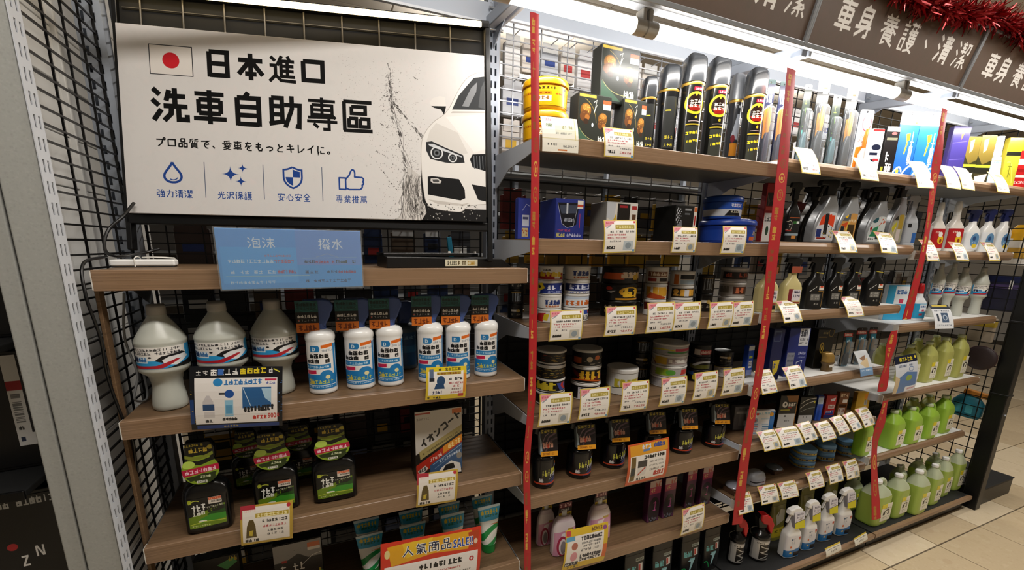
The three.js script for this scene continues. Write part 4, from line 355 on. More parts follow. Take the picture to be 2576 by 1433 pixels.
def('SALE', 560, 400, (g) => { g.R('#c8351f', 0, 0, 1, 1); g.P('#d9a01e', 0.06, 0.06, 0.3, 0.04, 0.9, 0.03, 0.86, 0.3, 0.5, 0.26, 0.1, 0.34); g.P('#e0b82e', 0.2, 0.05, 0.5, 0.03, 0.44, 0.2, 0.24, 0.26); g.P('#b0401c', 0.86, 0.06, 0.98, 0.04, 0.95, 0.3, 0.88, 0.28); g.E('#d8c88a', 0.06, 0.16, 0.025, 0.06); g.E('#e0c8b0', 0.94, 0.2, 0.02, 0.04); g.R('#ece8e6', 0.035, 0.34, 0.93, 0.63); for (const [col, lw] of [['#f2efe8', 13], ['#1c2340', 6]]) { drawText(g.c, '人氣商品', 0.2 * g.w, 0.08 * g.h, 64, 70, col, lw); } g.c.lineWidth = 6; g.c.font = 'bold 66px sans-serif'; g.c.textBaseline = 'top'; g.c.strokeStyle = '#f2efe8'; g.c.strokeText('SALE!!', 0.7 * g.w, 0.09 * g.h, 120); g.c.fillStyle = '#23409a'; g.c.fillText('SALE!!', 0.7 * g.w, 0.09 * g.h, 120); g.T('#161616', 0.36, 0.4, 0.44, 0.085, 9, 0, 0.26); g.O('#b82a34', 0.9, 0.46, 0.018, 0.03, 0.02); g.T('#b03a3a', 0.55, 0.54, 0.24, 0.03, 12); g.T('#4a4a4a', 0.1, 0.6, 0.3, 0.03, 14); g.T('#4a4a4a', 0.6, 0.62, 0.3, 0.03, 14); });
def('SALE2', 250, 220, (g) => { g.R('#c4562c', 0, 0, 1, 1); g.P('#d99a28', 0.05, 0.04, 0.96, 0.03, 0.96, 0.26, 0.06, 0.3); g.T('#d2d8e6', 0.26, 0.05, 0.3, 0.1, 4, 0, 0.24); g.R('#5b7fb8', 0.36, 0.16, 0.16, 0.05); g.T('#3a4a96', 0.62, 0.05, 0.28, 0.1, 4, 0, 0.26); g.R('#e9e4de', 0.06, 0.28, 0.86, 0.64); g.R('#6a5628', 0.08, 0.3, 0.11, 0.6); g.R('#2c3436', 0.09, 0.56, 0.09, 0.2); g.R('#3a3838', 0.24, 0.42, 0.22, 0.16); g.P('#d8d4d0', 0.24, 0.58, 0.46, 0.58, 0.44, 0.78, 0.24, 0.82); g.L('#b53a22', 0.03, 0.26, 0.76, 0.42, 0.6); g.T('#1c1a18', 0.38, 0.31, 0.5, 0.08, 8, 0, 0.3); g.T('#7a7672', 0.52, 0.46, 0.36, 0.04, 12); g.T('#7a7672', 0.52, 0.56, 0.36, 0.04, 12); g.T('#55524e', 0.54, 0.66, 0.34, 0.05, 10); g.T('#2a2826', 0.24, 0.84, 0.24, 0.07, 4); g.T('#b5342c', 0.66, 0.74, 0.24, 0.12, 4, 0, 0.3); });
def('PCY2', 260, 230, (g) => { g.R('#d4b32c', 0, 0, 1, 1); g.R('#eae6e2', 0.04, 0.16, 0.86, 0.68); g.R('#5aa0c8', 0.02, 0.16, 0.2, 0.1); g.R('#c2404a', 0.02, 0.02, 0.1, 0.12); g.T('#5a3a2a', 0.6, 0.04, 0.26, 0.08, 5); g.E('#8a4a8a', 0.92, 0.1, 0.05, 0.05); g.T('#23242e', 0.36, 0.2, 0.5, 0.09, 8, 0, 0.26); g.T('#4a4a4e', 0.38, 0.33, 0.46, 0.05, 12); g.T('#4a4a4e', 0.42, 0.41, 0.4, 0.05, 9); g.T('#34343a', 0.38, 0.5, 0.46, 0.06, 10); g.T('#23242e', 0.36, 0.64, 0.5, 0.09, 9, 0, 0.28); g.T('#23242e', 0.36, 0.75, 0.5, 0.07, 8, 0, 0.28); g.E('#b06a5a', 0.22, 0.4, 0.07, 0.09); g.E('#d3909a', 0.22, 0.66, 0.08, 0.12); g.R('#23242e', 0.04, 0.8, 0.3, 0.1); g.T('#e0dcd4', 0.05, 0.82, 0.28, 0.06, 6); g.T('#3a3420', 0.1, 0.92, 0.3, 0.06, 4); g.R('#d0662c', 0.9, 0.5, 0.1, 0.36); });
def('PCS', 120, 70, (g) => { g.R('#d6d2c4', 0, 0, 1, 1); g.R('#c2a83a', 0, 0, 1, 0.14); g.T('#55524a', 0.1, 0.24, 0.8, 0.14, 8); g.T('#55524a', 0.3, 0.5, 0.4, 0.2, 4); });
def('PCB', 160, 200, (g) => { g.R('#dfe2e6', 0, 0, 1, 1); g.R('#1e2836', 0, 0, 1, 0.2); g.R('#c9b22e', 0.1, 0.02, 0.8, 0.08); g.T('#4a5464', 0.1, 0.24, 0.8, 0.06, 9); g.R('#4a5f7a', 0.4, 0.36, 0.36, 0.4); g.O('#b9c4d0', 0.58, 0.56, 0.1, 0.1, 0.04); g.R('#3a4450', 0.16, 0.4, 0.1, 0.3); g.T('#6a7280', 0.1, 0.84, 0.8, 0.06, 8); });
def('LEAF', 110, 200, (g) => { g.R('#c8ccd0', 0, 0, 1, 1); g.P('#8a6a52', 0.2, 0.3, 0.7, 0.2, 0.5, 0.5); g.P('#c9b490', 0.1, 0.5, 0.8, 0.3, 0.7, 0.8); g.R('#6f90b4', 0, 0.7, 1, 0.3); g.T('#e4e8ec', 0.1, 0.76, 0.8, 0.06, 7); });
def('LEAF2', 180, 230, (g) => { g.R('#c9cdd4', 0, 0, 1, 1); g.R('#141b30', 0, 0, 1, 0.2); g.T('#c9b62e', 0.2, 0.05, 0.6, 0.1, 5, 0, 0.24); g.E('#d8c23a', 0.92, 0.08, 0.04, 0.04); g.T('#3a4a6a', 0.14, 0.24, 0.7, 0.06, 9); g.P('#5a7aa8', 0.1, 0.6, 0.5, 0.44, 0.96, 0.5, 0.96, 1, 0.1, 1); g.E('#8aa04a', 0.6, 0.62, 0.14, 0.08); g.P('#c9b490', 0, 0.5, 0.2, 0.6, 0.16, 1, 0, 1); g.R('#dadce2', 0.5, 0.86, 0.5, 0.14); g.T('#b03a4a', 0.54, 0.9, 0.4, 0.05, 6); g.O('#4a6a9a', 0.7, 0.38, 0.1, 0.06, 0.02); });
def('bluesign', 620, 280, (g) => { g.R('#4aa2e2', 0, 0, 1, 1); g.R('#5aa4e6', 0, 0, 0.52, 0.5); g.R('#55b0ee', 0.02, 0.3, 0.5, 0.6); g.R('#6fa0e0', 0.52, 0, 0.48, 0.6); g.R('#4aa6e6', 0.52, 0.6, 0.48, 0.4); g.S('#eef2f4', '泡沫', 0.2, 0.13, 0.19, 0.085, 1.12); g.S('#eef2f4', '撥水', 0.68, 0.14, 0.19, 0.085, 1.12); g.L('#8db6d8', 0.01, 0.56, 0.48, 0.96, 0.46); g.L('#9fb2c4', 0.008, 0.66, 0.46, 0.74, 0.4, 0.82, 0.46); g.T('#dce8f0', 0.06, 0.5, 0.3, 0.06, 11); g.T('#c2687a', 0.36, 0.5, 0.14, 0.06, 6); g.T('#c87a8a', 0.3, 0.42, 0.18, 0.035, 10); g.T('#d5e2ec', 0.07, 0.68, 0.3, 0.06, 10); g.T('#c0445a', 0.38, 0.68, 0.13, 0.06, 7); g.T('#d5e2ec', 0.06, 0.86, 0.3, 0.05, 11); g.L('#c8d8c0', 0.006, 0.04, 0.78, 0.6, 0.78); g.T('#26405a', 0.57, 0.51, 0.08, 0.055, 3); g.T('#b0445a', 0.65, 0.52, 0.14, 0.05, 7); g.T('#3a4a3a', 0.8, 0.51, 0.16, 0.055, 9); g.T('#26405a', 0.57, 0.69, 0.1, 0.055, 3); g.T('#26405a', 0.73, 0.69, 0.08, 0.05, 3); g.T('#b0344a', 0.81, 0.69, 0.14, 0.05, 7); g.T('#1f3a54', 0.57, 0.85, 0.34, 0.05, 12); });
def('strip', 200, 40, (g) => { g.R('#d9d3b8', 0, 0, 1, 1); g.T('#4a4636', 0.06, 0.2, 0.3, 0.6, 5); g.T('#5a4a26', 0.38, 0.2, 0.26, 0.6, 4, 0, 0.24); g.T('#b08a2a', 0.68, 0.2, 0.26, 0.6, 5); });
def('ribbon', 60, 1200, (g) => { g.R('#b01c22', 0, 0, 1, 1); g.R('#9c161c', 0, 0, 0.06, 1); g.R('#9c161c', 0.94, 0, 0.06, 1); let y = 0.01; const col = ['#c4983a', '#a8742a', '#8c4a1e', '#d0a848']; while (y < 0.98) { const k = g.r(), q = col[Math.floor(g.r() * 4)]; if (k < 0.25) { g.O(q, 0.5, y + 0.015, 0.22, 0.011, 0.06); g.T(q, 0.38, y + 0.009, 0.24, 0.012, 1); } else { g.T(q, 0.16, y, 0.68, 0.014, 1, 0, 0.24); g.T(q, 0.16, y + 0.015, 0.68, 0.013, 1, 0, 0.24); } y += 0.036 + 0.014 * g.r(); } });
def('barcode', 90, 300, (g) => { g.R('#d6d6d4', 0, 0, 1, 1); g.R('#9a2026', 0, 0.28, 0.6, 0.1); for (let i = 0; i < 40; i++) if (g.r() < 0.6) g.R('#3a3a3a', 0.08, 0.42 + i * 0.008, 0.3, 0.005); g.R('#1c1c1e', 0.5, 0, 0.5, 0.86); g.T('#bdbdbd', 0.55, 0.04, 0.4, 0.03, 6); g.T('#9a9a9a', 0.55, 0.2, 0.4, 0.03, 6); g.T('#2a2a2a', 0.1, 0.78, 0.3, 0.04, 3); g.R('#26304a', 0.1, 0.9, 0.14, 0.05); });
boxArt('blackcarton', 300, 380, '#0d0d0e', (g) => { g.T('#b9b9b6', 0.06, 0.02, 0.86, 0.06, 12, 0, 0.2); g.E('#a8242a', 0.34, 0.4, 0.06, 0.03); g.F('#d6d3ce', 'N', 0.56, 0.4, 0.13); g.F('#d6d3ce', 'Z', 0.4, 0.46, 0.13); });

// ---------------------------------------------------------------- surface textures with a real grain
function woodTex(base, dark, light, seed) { // uv in metres, 1 m per tile along the grain
  const w = 1024, h = 512, cv = newCanvas(w, h), c = cv.getContext('2d'), r = rng(seed);
  c.fillStyle = base; c.fillRect(0, 0, w, h);
  for (let i = 0; i < 520; i++) { const y = r() * h, x = r() * w, L = 80 + r() * 420, a = 0.08 + 0.24 * r(); c.strokeStyle = r() < 0.55 ? dark : light; c.globalAlpha = a; c.lineWidth = 0.6 + r() * 2.6;
    for (const dx of [0, -w]) { c.beginPath(); c.moveTo(x + dx, y); c.bezierCurveTo(x + dx + L * 0.3, y + (r() - 0.5) * 10, x + dx + L * 0.6, y + (r() - 0.5) * 10, x + dx + L, y + (r() - 0.5) * 6); c.stroke(); } }
  for (let i = 0; i < 16; i++) { const x = r() * w, y = r() * h; c.globalAlpha = 0.16; c.strokeStyle = dark; for (let k = 1; k < 6; k++) { c.lineWidth = 1.2; c.beginPath(); c.ellipse(x, y, 14 * k, 3.2 * k, 0, 0, 7); c.stroke(); } }
  c.globalAlpha = 1; return canvasTex(cv, true);
}
const wood = woodTex('#6f573f', '#3d2c1c', '#95795b', 3), woodLip = woodTex('#8b6f55', '#5a4430', '#b0937a', 9);
woodLip.repeat.set(1, 4); wood.repeat.set(1, 2.5);
M.woodTop = new THREE.MeshStandardMaterial({ map: wood, roughness: 0.42 });
M.woodLip = new THREE.MeshStandardMaterial({ map: woodLip, roughness: 0.3 });
function speckle(base, spots, n, seed, size = 512, big = 0) {
  const cv = newCanvas(size, size), c = cv.getContext('2d'), r = rng(seed); c.fillStyle = base; c.fillRect(0, 0, size, size);
  for (let i = 0; i < n; i++) { c.globalAlpha = 0.1 + 0.2 * r(); c.fillStyle = spots[Math.floor(r() * spots.length)]; const s = 0.6 + r() * 2 + (r() < 0.05 ? big * r() : 0); c.beginPath(); c.ellipse(r() * size, r() * size, s, s * (0.5 + r()), r() * 3, 0, 7); c.fill(); }
  c.globalAlpha = 1; return canvasTex(cv, true);
}
const tileTex = speckle('#cfbfa3', ['#bba98b', '#dccfb6', '#c4b394'], 5000, 5, 512, 10);
const paintTex = speckle('#a3a5a2', ['#8f918e', '#b1b3b0'], 4200, 8, 256);
M.tile = [0, 1, 2].map((k) => new THREE.MeshStandardMaterial({ map: tileTex, color: ['#ffffff', '#f3eee6', '#e9e4dc'][k], roughness: 0.24 }));
M.greyPost = new THREE.MeshStandardMaterial({ map: paintTex, roughness: 0.5, metalness: 0 });

// ---------------------------------------------------------------- the shop around the shelves
const BX = [0, 0.877, 1.74, 2.562, 3.4], ZB = 0.117, ZF = 0.4;
struct('floor', box(13, 0.1, 8, 3.5, -0.056, 0.2), M.grout);
{ // floor tiles, each a piece with recessed joints
  const floor = scene.children[scene.children.length - 1], T = 0.37, g = boxUV(rbox(T - 0.005, 0.008, T - 0.005, 0.0015, 0, 0, 0, 1), 1.3), rest = [], r = rng(4);
  for (let i = -8; i < 22; i++) for (let j = -8; j < 10; j++) {
    const x = 2.891 + T * (i + 0.5 - 4), z = 0.575 + T * (j + 0.5);
    if (x > 1.9 && x < 6.2 && z > -1.7 && z < 1.4) { const m = part('tile', g, M.tile[Math.floor(r() * 3)], floor); m.position.set(x, -0.004, z); m.rotation.y = (Math.floor(r() * 4) * Math.PI) / 2; }
    else rest.push(g.clone().translate(x, -0.004, z));
  }
  part('tile_field', merge(rest), M.tile[0], floor, undefined, 'stuff');
}
struct('ceiling', box(13, 0.1, 8, 3.5, 2.75, 0.2), M.ceiling);
{ const ceil = scene.children[scene.children.length - 1], P = [0.6, 0.6], pan = rbox(0.592, 0.012, 0.592, 0.004, 0, 0, 0, 1);
  for (let i = 0; i < 18; i++) for (let j = 0; j < 9; j++) { const x = -1.2 + i * P[0], z = -2.6 + j * P[1]; const m = part('ceiling_panel', pan, M.ceiling, ceil); m.position.set(x, 2.695, z); } }
struct('wall_back', box(13, 2.9, 0.1, 3.5, 1.35, -3.85), M.wall);
struct('wall_front', box(13, 2.9, 0.1, 3.5, 1.35, 4.25), M.wall);
struct('wall_left', box(0.1, 2.9, 8, -3.05, 1.35, 0.2), M.wall);
struct('wall_right', box(0.1, 2.9, 8, 10.05, 1.35, 0.2), M.wall);

// unseen ceiling lamps, placed to light the aisles, shelves and floor
M.lampGlow = std('#ffffff', 0.5, 0, { emissive: '#fff6e8', emissiveIntensity: 2.2 });
[[0.5, 1.2], [2.7, 1.2], [4.9, 1.2], [1.6, -1.5], [4.0, -1.5]].forEach(([x, z], i) => {
  const t = thing('unseen_ceiling_light', ['unseen ceiling lamp lighting the aisle, above the camera', 'unseen ceiling lamp lighting the aisle, middle of the front row', 'unseen ceiling lamp added to light the floor, far end of the front row', 'unseen ceiling lamp lighting the rear aisle, near end', 'unseen ceiling lamp lighting the rear aisle, far end'][i], 'ceiling light', [x, 2.42, z]);
  part('housing', rbox(1.25, 0.05, 0.2, 0.01, 0, 0.03, 0), M.white, t); part('lamp_panel', rbox(1.2, 0.012, 0.16, 0.004, 0, -0.001, 0), M.lampGlow, t);
  areaLight(x, 2.406, z, 1.2, 0.16, CEIL_POWER, '#fff9f1', x, 0, z); areaLight(x, 2.48, z, 1.2, 0.16, CEIL_UP_FILL, '#fff9f1', x, 3, z);  // the upward lamp is added fill to brighten the ceiling
  for (const s of [-0.5, 0.5]) part('hanging_rod', bar([s, 0.05, 0], [s, 0.268, 0], 0.004), M.white, t);
});

// ---------------------------------------------------------------- gondola frame
function upright(name, label, x, z, y1, width, turn = 0, mat = M.post) { // steel channel with two rows of real slots on its front
  const s = new THREE.Shape(); s.moveTo(-width / 2, 0); s.lineTo(width / 2, 0); s.lineTo(width / 2, y1); s.lineTo(-width / 2, y1); s.closePath();
  for (let y = 0.1; y < y1 - 0.03; y += 0.032) for (const sx of [-1, 1]) { const h = new THREE.Path(), cx = sx * width * 0.2, w = 0.0028; h.moveTo(cx - w, y); h.lineTo(cx - w, y + 0.018); h.lineTo(cx + w, y + 0.018); h.lineTo(cx + w, y); h.closePath(); s.holes.push(h); }
  const t = thing(name, label, 'shelf upright', [x, 0, z], turn);
  part('slotted_face', new THREE.ExtrudeGeometry(s, { depth: 0.002, bevelEnabled: false }), mat, t);
  part('channel', merge([box(0.002, y1, 0.03, -width / 2 + 0.001, y1 / 2, -0.015), box(0.002, y1, 0.03, width / 2 - 0.001, y1 / 2, -0.015), box(width, y1, 0.002, 0, y1 / 2, -0.03)]), mat, t);
  return t;
}
upright('shelf_upright', 'slotted steel back post left of the poster', -0.02, ZB, 1.9, 0.046);
upright('shelf_upright', 'slotted steel back post right of the poster', BX[1], ZB, 1.96, 0.034);
upright('shelf_upright', 'slotted back post between second and third bays', BX[2], ZB, 1.96, 0.034);
upright('shelf_upright', 'slotted back post between third and end bays', BX[3], ZB, 1.96, 0.034);
upright('shelf_upright', 'slotted back post at the far right end', BX[4], ZB, 1.96, 0.034);
{ // grey end posts at the left, near the camera
  const t = thing('end_post', 'grey painted end post with slotted edge, nearest the wire side panel', 'post', [-0.027, 0, 0.445]);
  part('post_body', boxUV(rbox(0.05, 1.95, 0.03, 0.003, 0, 0.975, 0), 5), M.greyPost, t);
  const s = new THREE.Shape(); s.moveTo(0, 0); s.lineTo(0.034, 0); s.lineTo(0.034, 1.95); s.lineTo(0, 1.95); s.closePath();
  for (let y = 0.05; y < 1.9; y += 0.032) for (const cx of [0.009, 0.022]) { const h = new THREE.Path(); h.moveTo(cx, y); h.lineTo(cx, y + 0.019); h.lineTo(cx + 0.005, y + 0.019); h.lineTo(cx + 0.005, y); h.closePath(); s.holes.push(h); }
  part('slotted_face', new THREE.ExtrudeGeometry(s, { depth: 0.0015, bevelEnabled: false }).rotateY(Math.PI / 2).translate(0.0265, 0, 0.018), M.paleMetal, t);
  part('slot_shade_sheet', box(0.001, 1.93, 0.03, 0.0255, 0.975, 0), M.slot, t);  // black sheet stands in for the shade inside the slots
  const u = thing('end_post', 'grey painted end post farther left, beside the black cartons', 'post', [-0.069, 0, 0.44]);
  part('post_body', boxUV(rbox(0.026, 1.95, 0.03, 0.003, 0, 0.975, 0), 5), M.greyPost, u);
  part('gap_shade_strip', box(0.003, 1.94, 0.026, 0.0145, 0.975, -0.003), M.slot, u);  // black strip stands in for shade in the gap between the posts
}
function grid(name, label, x0, x1, y0, y1, z, mat, opt = {}) { // welded wire panel in the xy plane
  const { sx = 0.075, sy = 0.025, r = 0.0014 } = opt, t = thing(name, label, 'wire grid', [x0, y0, z]), w = x1 - x0, h = y1 - y0, L = [];
  for (let x = sx / 2; x < w; x += sx) L.push(box(r * 2, h, r * 2, x, h / 2, -r * 2)); for (let y = sy / 2; y < h; y += sy) L.push(box(w, r * 2, r * 2, w / 2, y, 0));
  part('wires', merge(L), mat, t, undefined, 'stuff');
  part('rim', merge([box(w, 0.005, 0.005, w / 2, 0, 0), box(w, 0.005, 0.005, w / 2, h, 0), box(0.005, h, 0.005, 0, h / 2, 0), box(0.005, h, 0.005, w, h / 2, 0)]), mat, t); return t;
}
grid('wire_grid', 'black wire grid behind the left bay, under the poster', 0.01, 0.855, 0.1, 1.86, 0.08, M.wireBlack);
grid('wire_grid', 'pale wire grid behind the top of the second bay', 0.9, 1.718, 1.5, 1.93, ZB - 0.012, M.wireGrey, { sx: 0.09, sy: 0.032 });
grid('wire_grid', 'black wire grid behind the lower second bay', 0.9, 1.718, 0.1, 1.49, ZB - 0.012, M.wireBlack, { sx: 0.09, sy: 0.032 });
grid('wire_grid', 'black wire grid behind the third bay', 1.762, 2.54, 0.1, 1.93, ZB - 0.012, M.wireBlack, { sx: 0.09, sy: 0.032 });
grid('wire_grid', 'black wire grid behind the end bay', 2.584, 3.378, 0.1, 1.93, ZB - 0.012, M.wireBlack, { sx: 0.09, sy: 0.032 });
{ const g = grid('side_grid', 'black wire side panel between end post and back post, far left', 0.0, 0.31, 0.1, 1.93, 0, M.wireBlack, { sx: 0.072, sy: 0.0262, r: 0.0017 }); g.position.set(-0.012, 0.1, 0.43); g.rotation.y = Math.PI / 2;
  const e = grid('side_grid', 'black wire side panel closing the far right end', 0.0, 0.315, 0.12, 1.9, 0, M.wireBlack, { sx: 0.055, sy: 0.055, r: 0.0018 }); e.position.set(3.43, 0.12, 0.436); e.rotation.y = Math.PI / 2; }
{ // white slatted side wall seen through the left grid
  const t = thing('slat_panel', 'white ribbed side wall seen through the left wire panel', 'panel', [-0.075, 0, 0.13]);
  part('backing', box(0.006, 1.95, 0.6, -0.008, 0.975, -0.06), M.white, t);
  for (let y = 0.12, k = 0; y < 1.95; y += 0.102, k++) part('slat', k ? scene.userData.slat : (scene.userData.slat = rbox(0.006, 0.099, 0.6, 0.0012, 0, 0, -0.06, 1)), M.whiteGloss, t).position.y = y;
  delete scene.userData.slat;
  for (const z of [-0.2, 0.02, 0.16]) part('rib', rbox(0.012, 1.9, 0.008, 0.002, 0.006, 1.0, z), M.white, t);
}
{ // black end post and foot at the far right
  const t = thing('end_post', 'black steel end post standing on the floor, far right', 'post', [3.445, 0, 0.47]);
  part('post_body', rbox(0.05, 1.95, 0.06, 0.004, 0, 0.975, 0), M.blackMetal, t); part('clamp', rbox(0.056, 0.012, 0.066, 0.003, 0, 0.62, 0), M.blackMetal, t); part('clamp', rbox(0.056, 0.012, 0.066, 0.003, 0, 0.98, 0), M.blackMetal, t);
  part('bolt', cyl(0.005, 0.005, 0.006, 0, 0, 0, 10).rotateX(Math.PI / 2).translate(0, 0.52, 0.03), M.silver, t);
  const b = thing('plinth', 'black end plinth on the tiles beyond the end post', 'plinth', [3.655, 0, 0.36]);
  part('plinth_body', rbox(0.36, 0.09, 0.25, 0.006, 0, 0.045, 0), M.blackMetal, b); part('plinth_top', rbox(0.366, 0.008, 0.256, 0.003, 0, 0.0945, 0), M.darkDeck, b);
}
// top rails and arms
[[0.02, 0.86, 'left'], [0.9, 1.72, 'second'], [1.76, 2.54, 'third'], [2.58, 3.38, 'end']].forEach(([a, b, n]) => {
  const t = thing('top_rail', `grey steel top rail over the ${n} bay grid`, 'rail', [0, n === 'left' ? 1.905 : 1.925, ZB]);
  part('rail', boxUV(profileX([[0.014, -0.018], [0.014, 0.03], [-0.02, 0.03], [-0.02, 0.026], [0.01, 0.026], [0.01, -0.018]], a, b)), M.post, t);
  part('rail_lip', box(b - a, 0.006, 0.01, (a + b) / 2, -0.02, 0.012), M.paleMetal, t);
});
BX.slice(1).forEach((x, i) => {
  const t = thing('support_bracket', `grey steel bracket carrying the light, ${['right of the poster', 'between second and third bays', 'between third and end bays', 'at the far right end'][i]}`, 'bracket', [x, 1.9, ZB]);
  part('arm', rbox(0.022, 0.03, 0.31, 0.003, -0.016, -0.012, 0.155).rotateX(0.1), M.post, t); part('arm', rbox(0.01, 0.024, 0.31, 0.003, 0.01, -0.012, 0.155).rotateX(0.1), M.paleMetal, t);
  part('gusset', extrude([[0, 0.05], [0.1, 0.02], [0.1, -0.02], [0, -0.07]], 0.003).rotateY(-Math.PI / 2), M.post, t);
  for (const y of [0.02, -0.03]) part('bolt', cyl(0.004, 0.004, 0.04, 0, 0, 0, 8).rotateZ(Math.PI / 2).translate(0.02, y, 0.02), M.silver, t);
});

// ---------------------------------------------------------------- shelves
const SHELF = { A: [1.24, 0.954, 0.677, 0.392], B: [1.553, 1.313, 1.086, 0.839, 0.591, 0.335], C: [1.575, 1.322, 1.087, 0.828, 0.604, 0.384], D: [1.588, 1.302, 1.002, 0.695, 0.405] };
const NTH = ['top', 'second', 'third', 'fourth', 'fifth', 'sixth'], BAYS = { A: 'left', B: 'second', C: 'third', D: 'end' };
'ABCD'.split('').forEach((b, k) => SHELF[b].forEach((y, n) => {
  const x0 = BX[k] + 0.012, x1 = BX[k + 1] - 0.012, w = x1 - x0, white = b === 'D' || (b === 'C' && (n === 2 || n === 3));
  const t = thing('shelf', `${NTH[n]} shelf board of the ${BAYS[b]} bay with wood-grain front edge`, 'shelf', [(x0 + x1) / 2, y, 0]);
  part('board', boxUV(rbox(w, 0.006, ZF - ZB - 0.018, 0.001, 0, -0.003, (ZF + ZB) / 2 - 0.002)), white ? M.white : M.woodTop, t);
  part('underside', box(w - 0.004, 0.016, ZF - ZB - 0.026, 0, -0.0145, (ZF + ZB) / 2 - 0.004), M.under, t);
  const z0 = ZF - 0.014, round = b === 'C' || b === 'D';
  const pr = round ? [[z0, 0.0], [z0 + 0.006, 0.0005], [z0 + 0.012, -0.004], [z0 + 0.016, -0.013], [z0 + 0.016, -0.024], [z0 + 0.012, -0.033], [z0 + 0.005, -0.037], [z0, -0.037]] : [[z0, 0.0005], [z0 + 0.013, 0.0005], [z0 + 0.014, -0.0005], [z0 + 0.014, -0.036], [z0 + 0.013, -0.037], [z0, -0.037]];
  part('front_edge', boxUV(profileX(pr, -w / 2, w / 2)), M.woodLip, t);
  for (const s of [-1, 1]) {
    part('end_cap', rbox(0.0025, 0.035, 0.02, 0.001, s * (w / 2 + 0.0012), -0.018, z0 + 0.004), M.capWhite, t, 'white plastic end cap');
    part('bracket', extrude([[0, 0.0], [0.262, -0.004], [0.262, -0.03], [0.2, -0.04], [0.1, -0.052], [0.03, -0.085], [0, -0.095]], 0.0025).rotateY(-Math.PI / 2).translate(s * (w / 2 + 0.003) + 0.00125, 0.0, ZB + 0.004), k ? M.paleMetal : M.under, t);
  }
}));
[['second', 1, 0.12, 1.02], ['third', 2, 0.12, 1.05], ['end', 3, 0.12, 0.66]].forEach(([n, k, y0, y1]) => { const t = thing('added_back_panel', `added dark panel darkening the view behind the lower ${n} bay shelves`, 'panel', [(BX[k] + BX[k + 1]) / 2, y0, 0.094]); part('panel', rbox(BX[k + 1] - BX[k] - 0.04, y1 - y0, 0.006, 0.001, 0, (y1 - y0) / 2, 0), M.darkDeck, t); part('hem', rbox(BX[k + 1] - BX[k] - 0.04, 0.012, 0.009, 0.002, 0, y1 - y0, 0), M.blackMetal, t); });  // panels added to darken what shows behind the lower shelves
{ const t = thing('added_back_panel', 'added dark panel blocking light behind the left bay grid', 'panel', [0.435, 0.12, 0.012]); part('panel', rbox(0.85, 0.98, 0.006, 0.001, 0, 0.49, 0), colored('#2b2927', 0.6), t); part('hem', rbox(0.85, 0.012, 0.009, 0.002, 0, 0.98, 0), M.blackMetal, t); }  // added to darken the left bay background and block light from behind
// base decks
[['left', 0], ['second', 1], ['third', 2], ['end', 3]].forEach(([n, k]) => {
  const x0 = BX[k] + 0.004, x1 = BX[k + 1] - 0.004, w = x1 - x0, t = thing('base_deck', `dark base deck of the ${n} bay on the floor`, 'shelf', [(x0 + x1) / 2, 0, 0]);
  part('deck', rbox(w, 0.01, 0.35, 0.001, 0, 0.075, 0.295), M.darkDeck, t); part('kick_plate', box(w, 0.07, 0.012, 0, 0.035, 0.452), M.blackMetal, t);
  part('front_edge', boxUV(profileX([[0.47, 0.08], [0.484, 0.08], [0.486, 0.078], [0.486, 0.062], [0.484, 0.06], [0.47, 0.06]], -w / 2, w / 2)), M.woodLip, t);
  for (const s of [-0.35, 0.35]) part('foot', rbox(0.03, 0.066, 0.3, 0.003, s * w, 0.034, 0.29), M.blackMetal, t);
});
// ---------------------------------------------------------------- tubes over the shelves
M.tubeGlow = std('#ffffff', 0.4, 0, { emissive: '#fffaf2', emissiveIntensity: 6 });
M.ledGlow = std('#fff4dc', 0.4, 0, { emissive: '#ffe2a6', emissiveIntensity: 5 });
[[0.8, 1.135], [1.195, 2.235], [2.295, 3.345]].forEach(([a, b], i) => {
  const t = thing('fluorescent_tube', ['glowing fluorescent tube nearest the poster', 'glowing fluorescent tube over second and third bays', 'glowing fluorescent tube over the end bay'][i], 'tube light', [0, 1.822, 0.4]);
  part('lamp_tube', cyl(0.017, 0.017, b - a, 0, 0, 0, 20).rotateZ(-Math.PI / 2).translate(a, 0, 0), M.tubeGlow, t);
  for (const [x, s] of [[a, -1], [b, 1]]) { part('socket', cyl(0.0185, 0.0185, 0.035, 0, 0, 0, 18).rotateZ(-Math.PI / 2).translate(x + (s < 0 ? -0.032 : -0.003), 0, 0), M.greyCap, t); part('socket_clip', rbox(0.012, 0.036, 0.03, 0.003, x + s * 0.02, 0.0195, 0), M.greyCap, t); }
  areaLight((a + b) / 2, 1.803, 0.4, b - a, 0.03, TUBE_POWER, '#fffbf5', (a + b) / 2, 0, 0.3); areaLight((a + b) / 2, 1.835, 0.375, b - a, 0.03, TUBE_UP, '#fffbf5', (a + b) / 2, 2.6, -0.4);
});
{ // light rail over the tubes
  const t = thing('light_rail', 'white steel rail that the fluorescent tubes hang from', 'rail', [0, 0, 0]);
  part('rail', rbox(3.36, 0.016, 0.03, 0.003, 1.7, 1.868, 0.405), M.paleMetal, t);
}
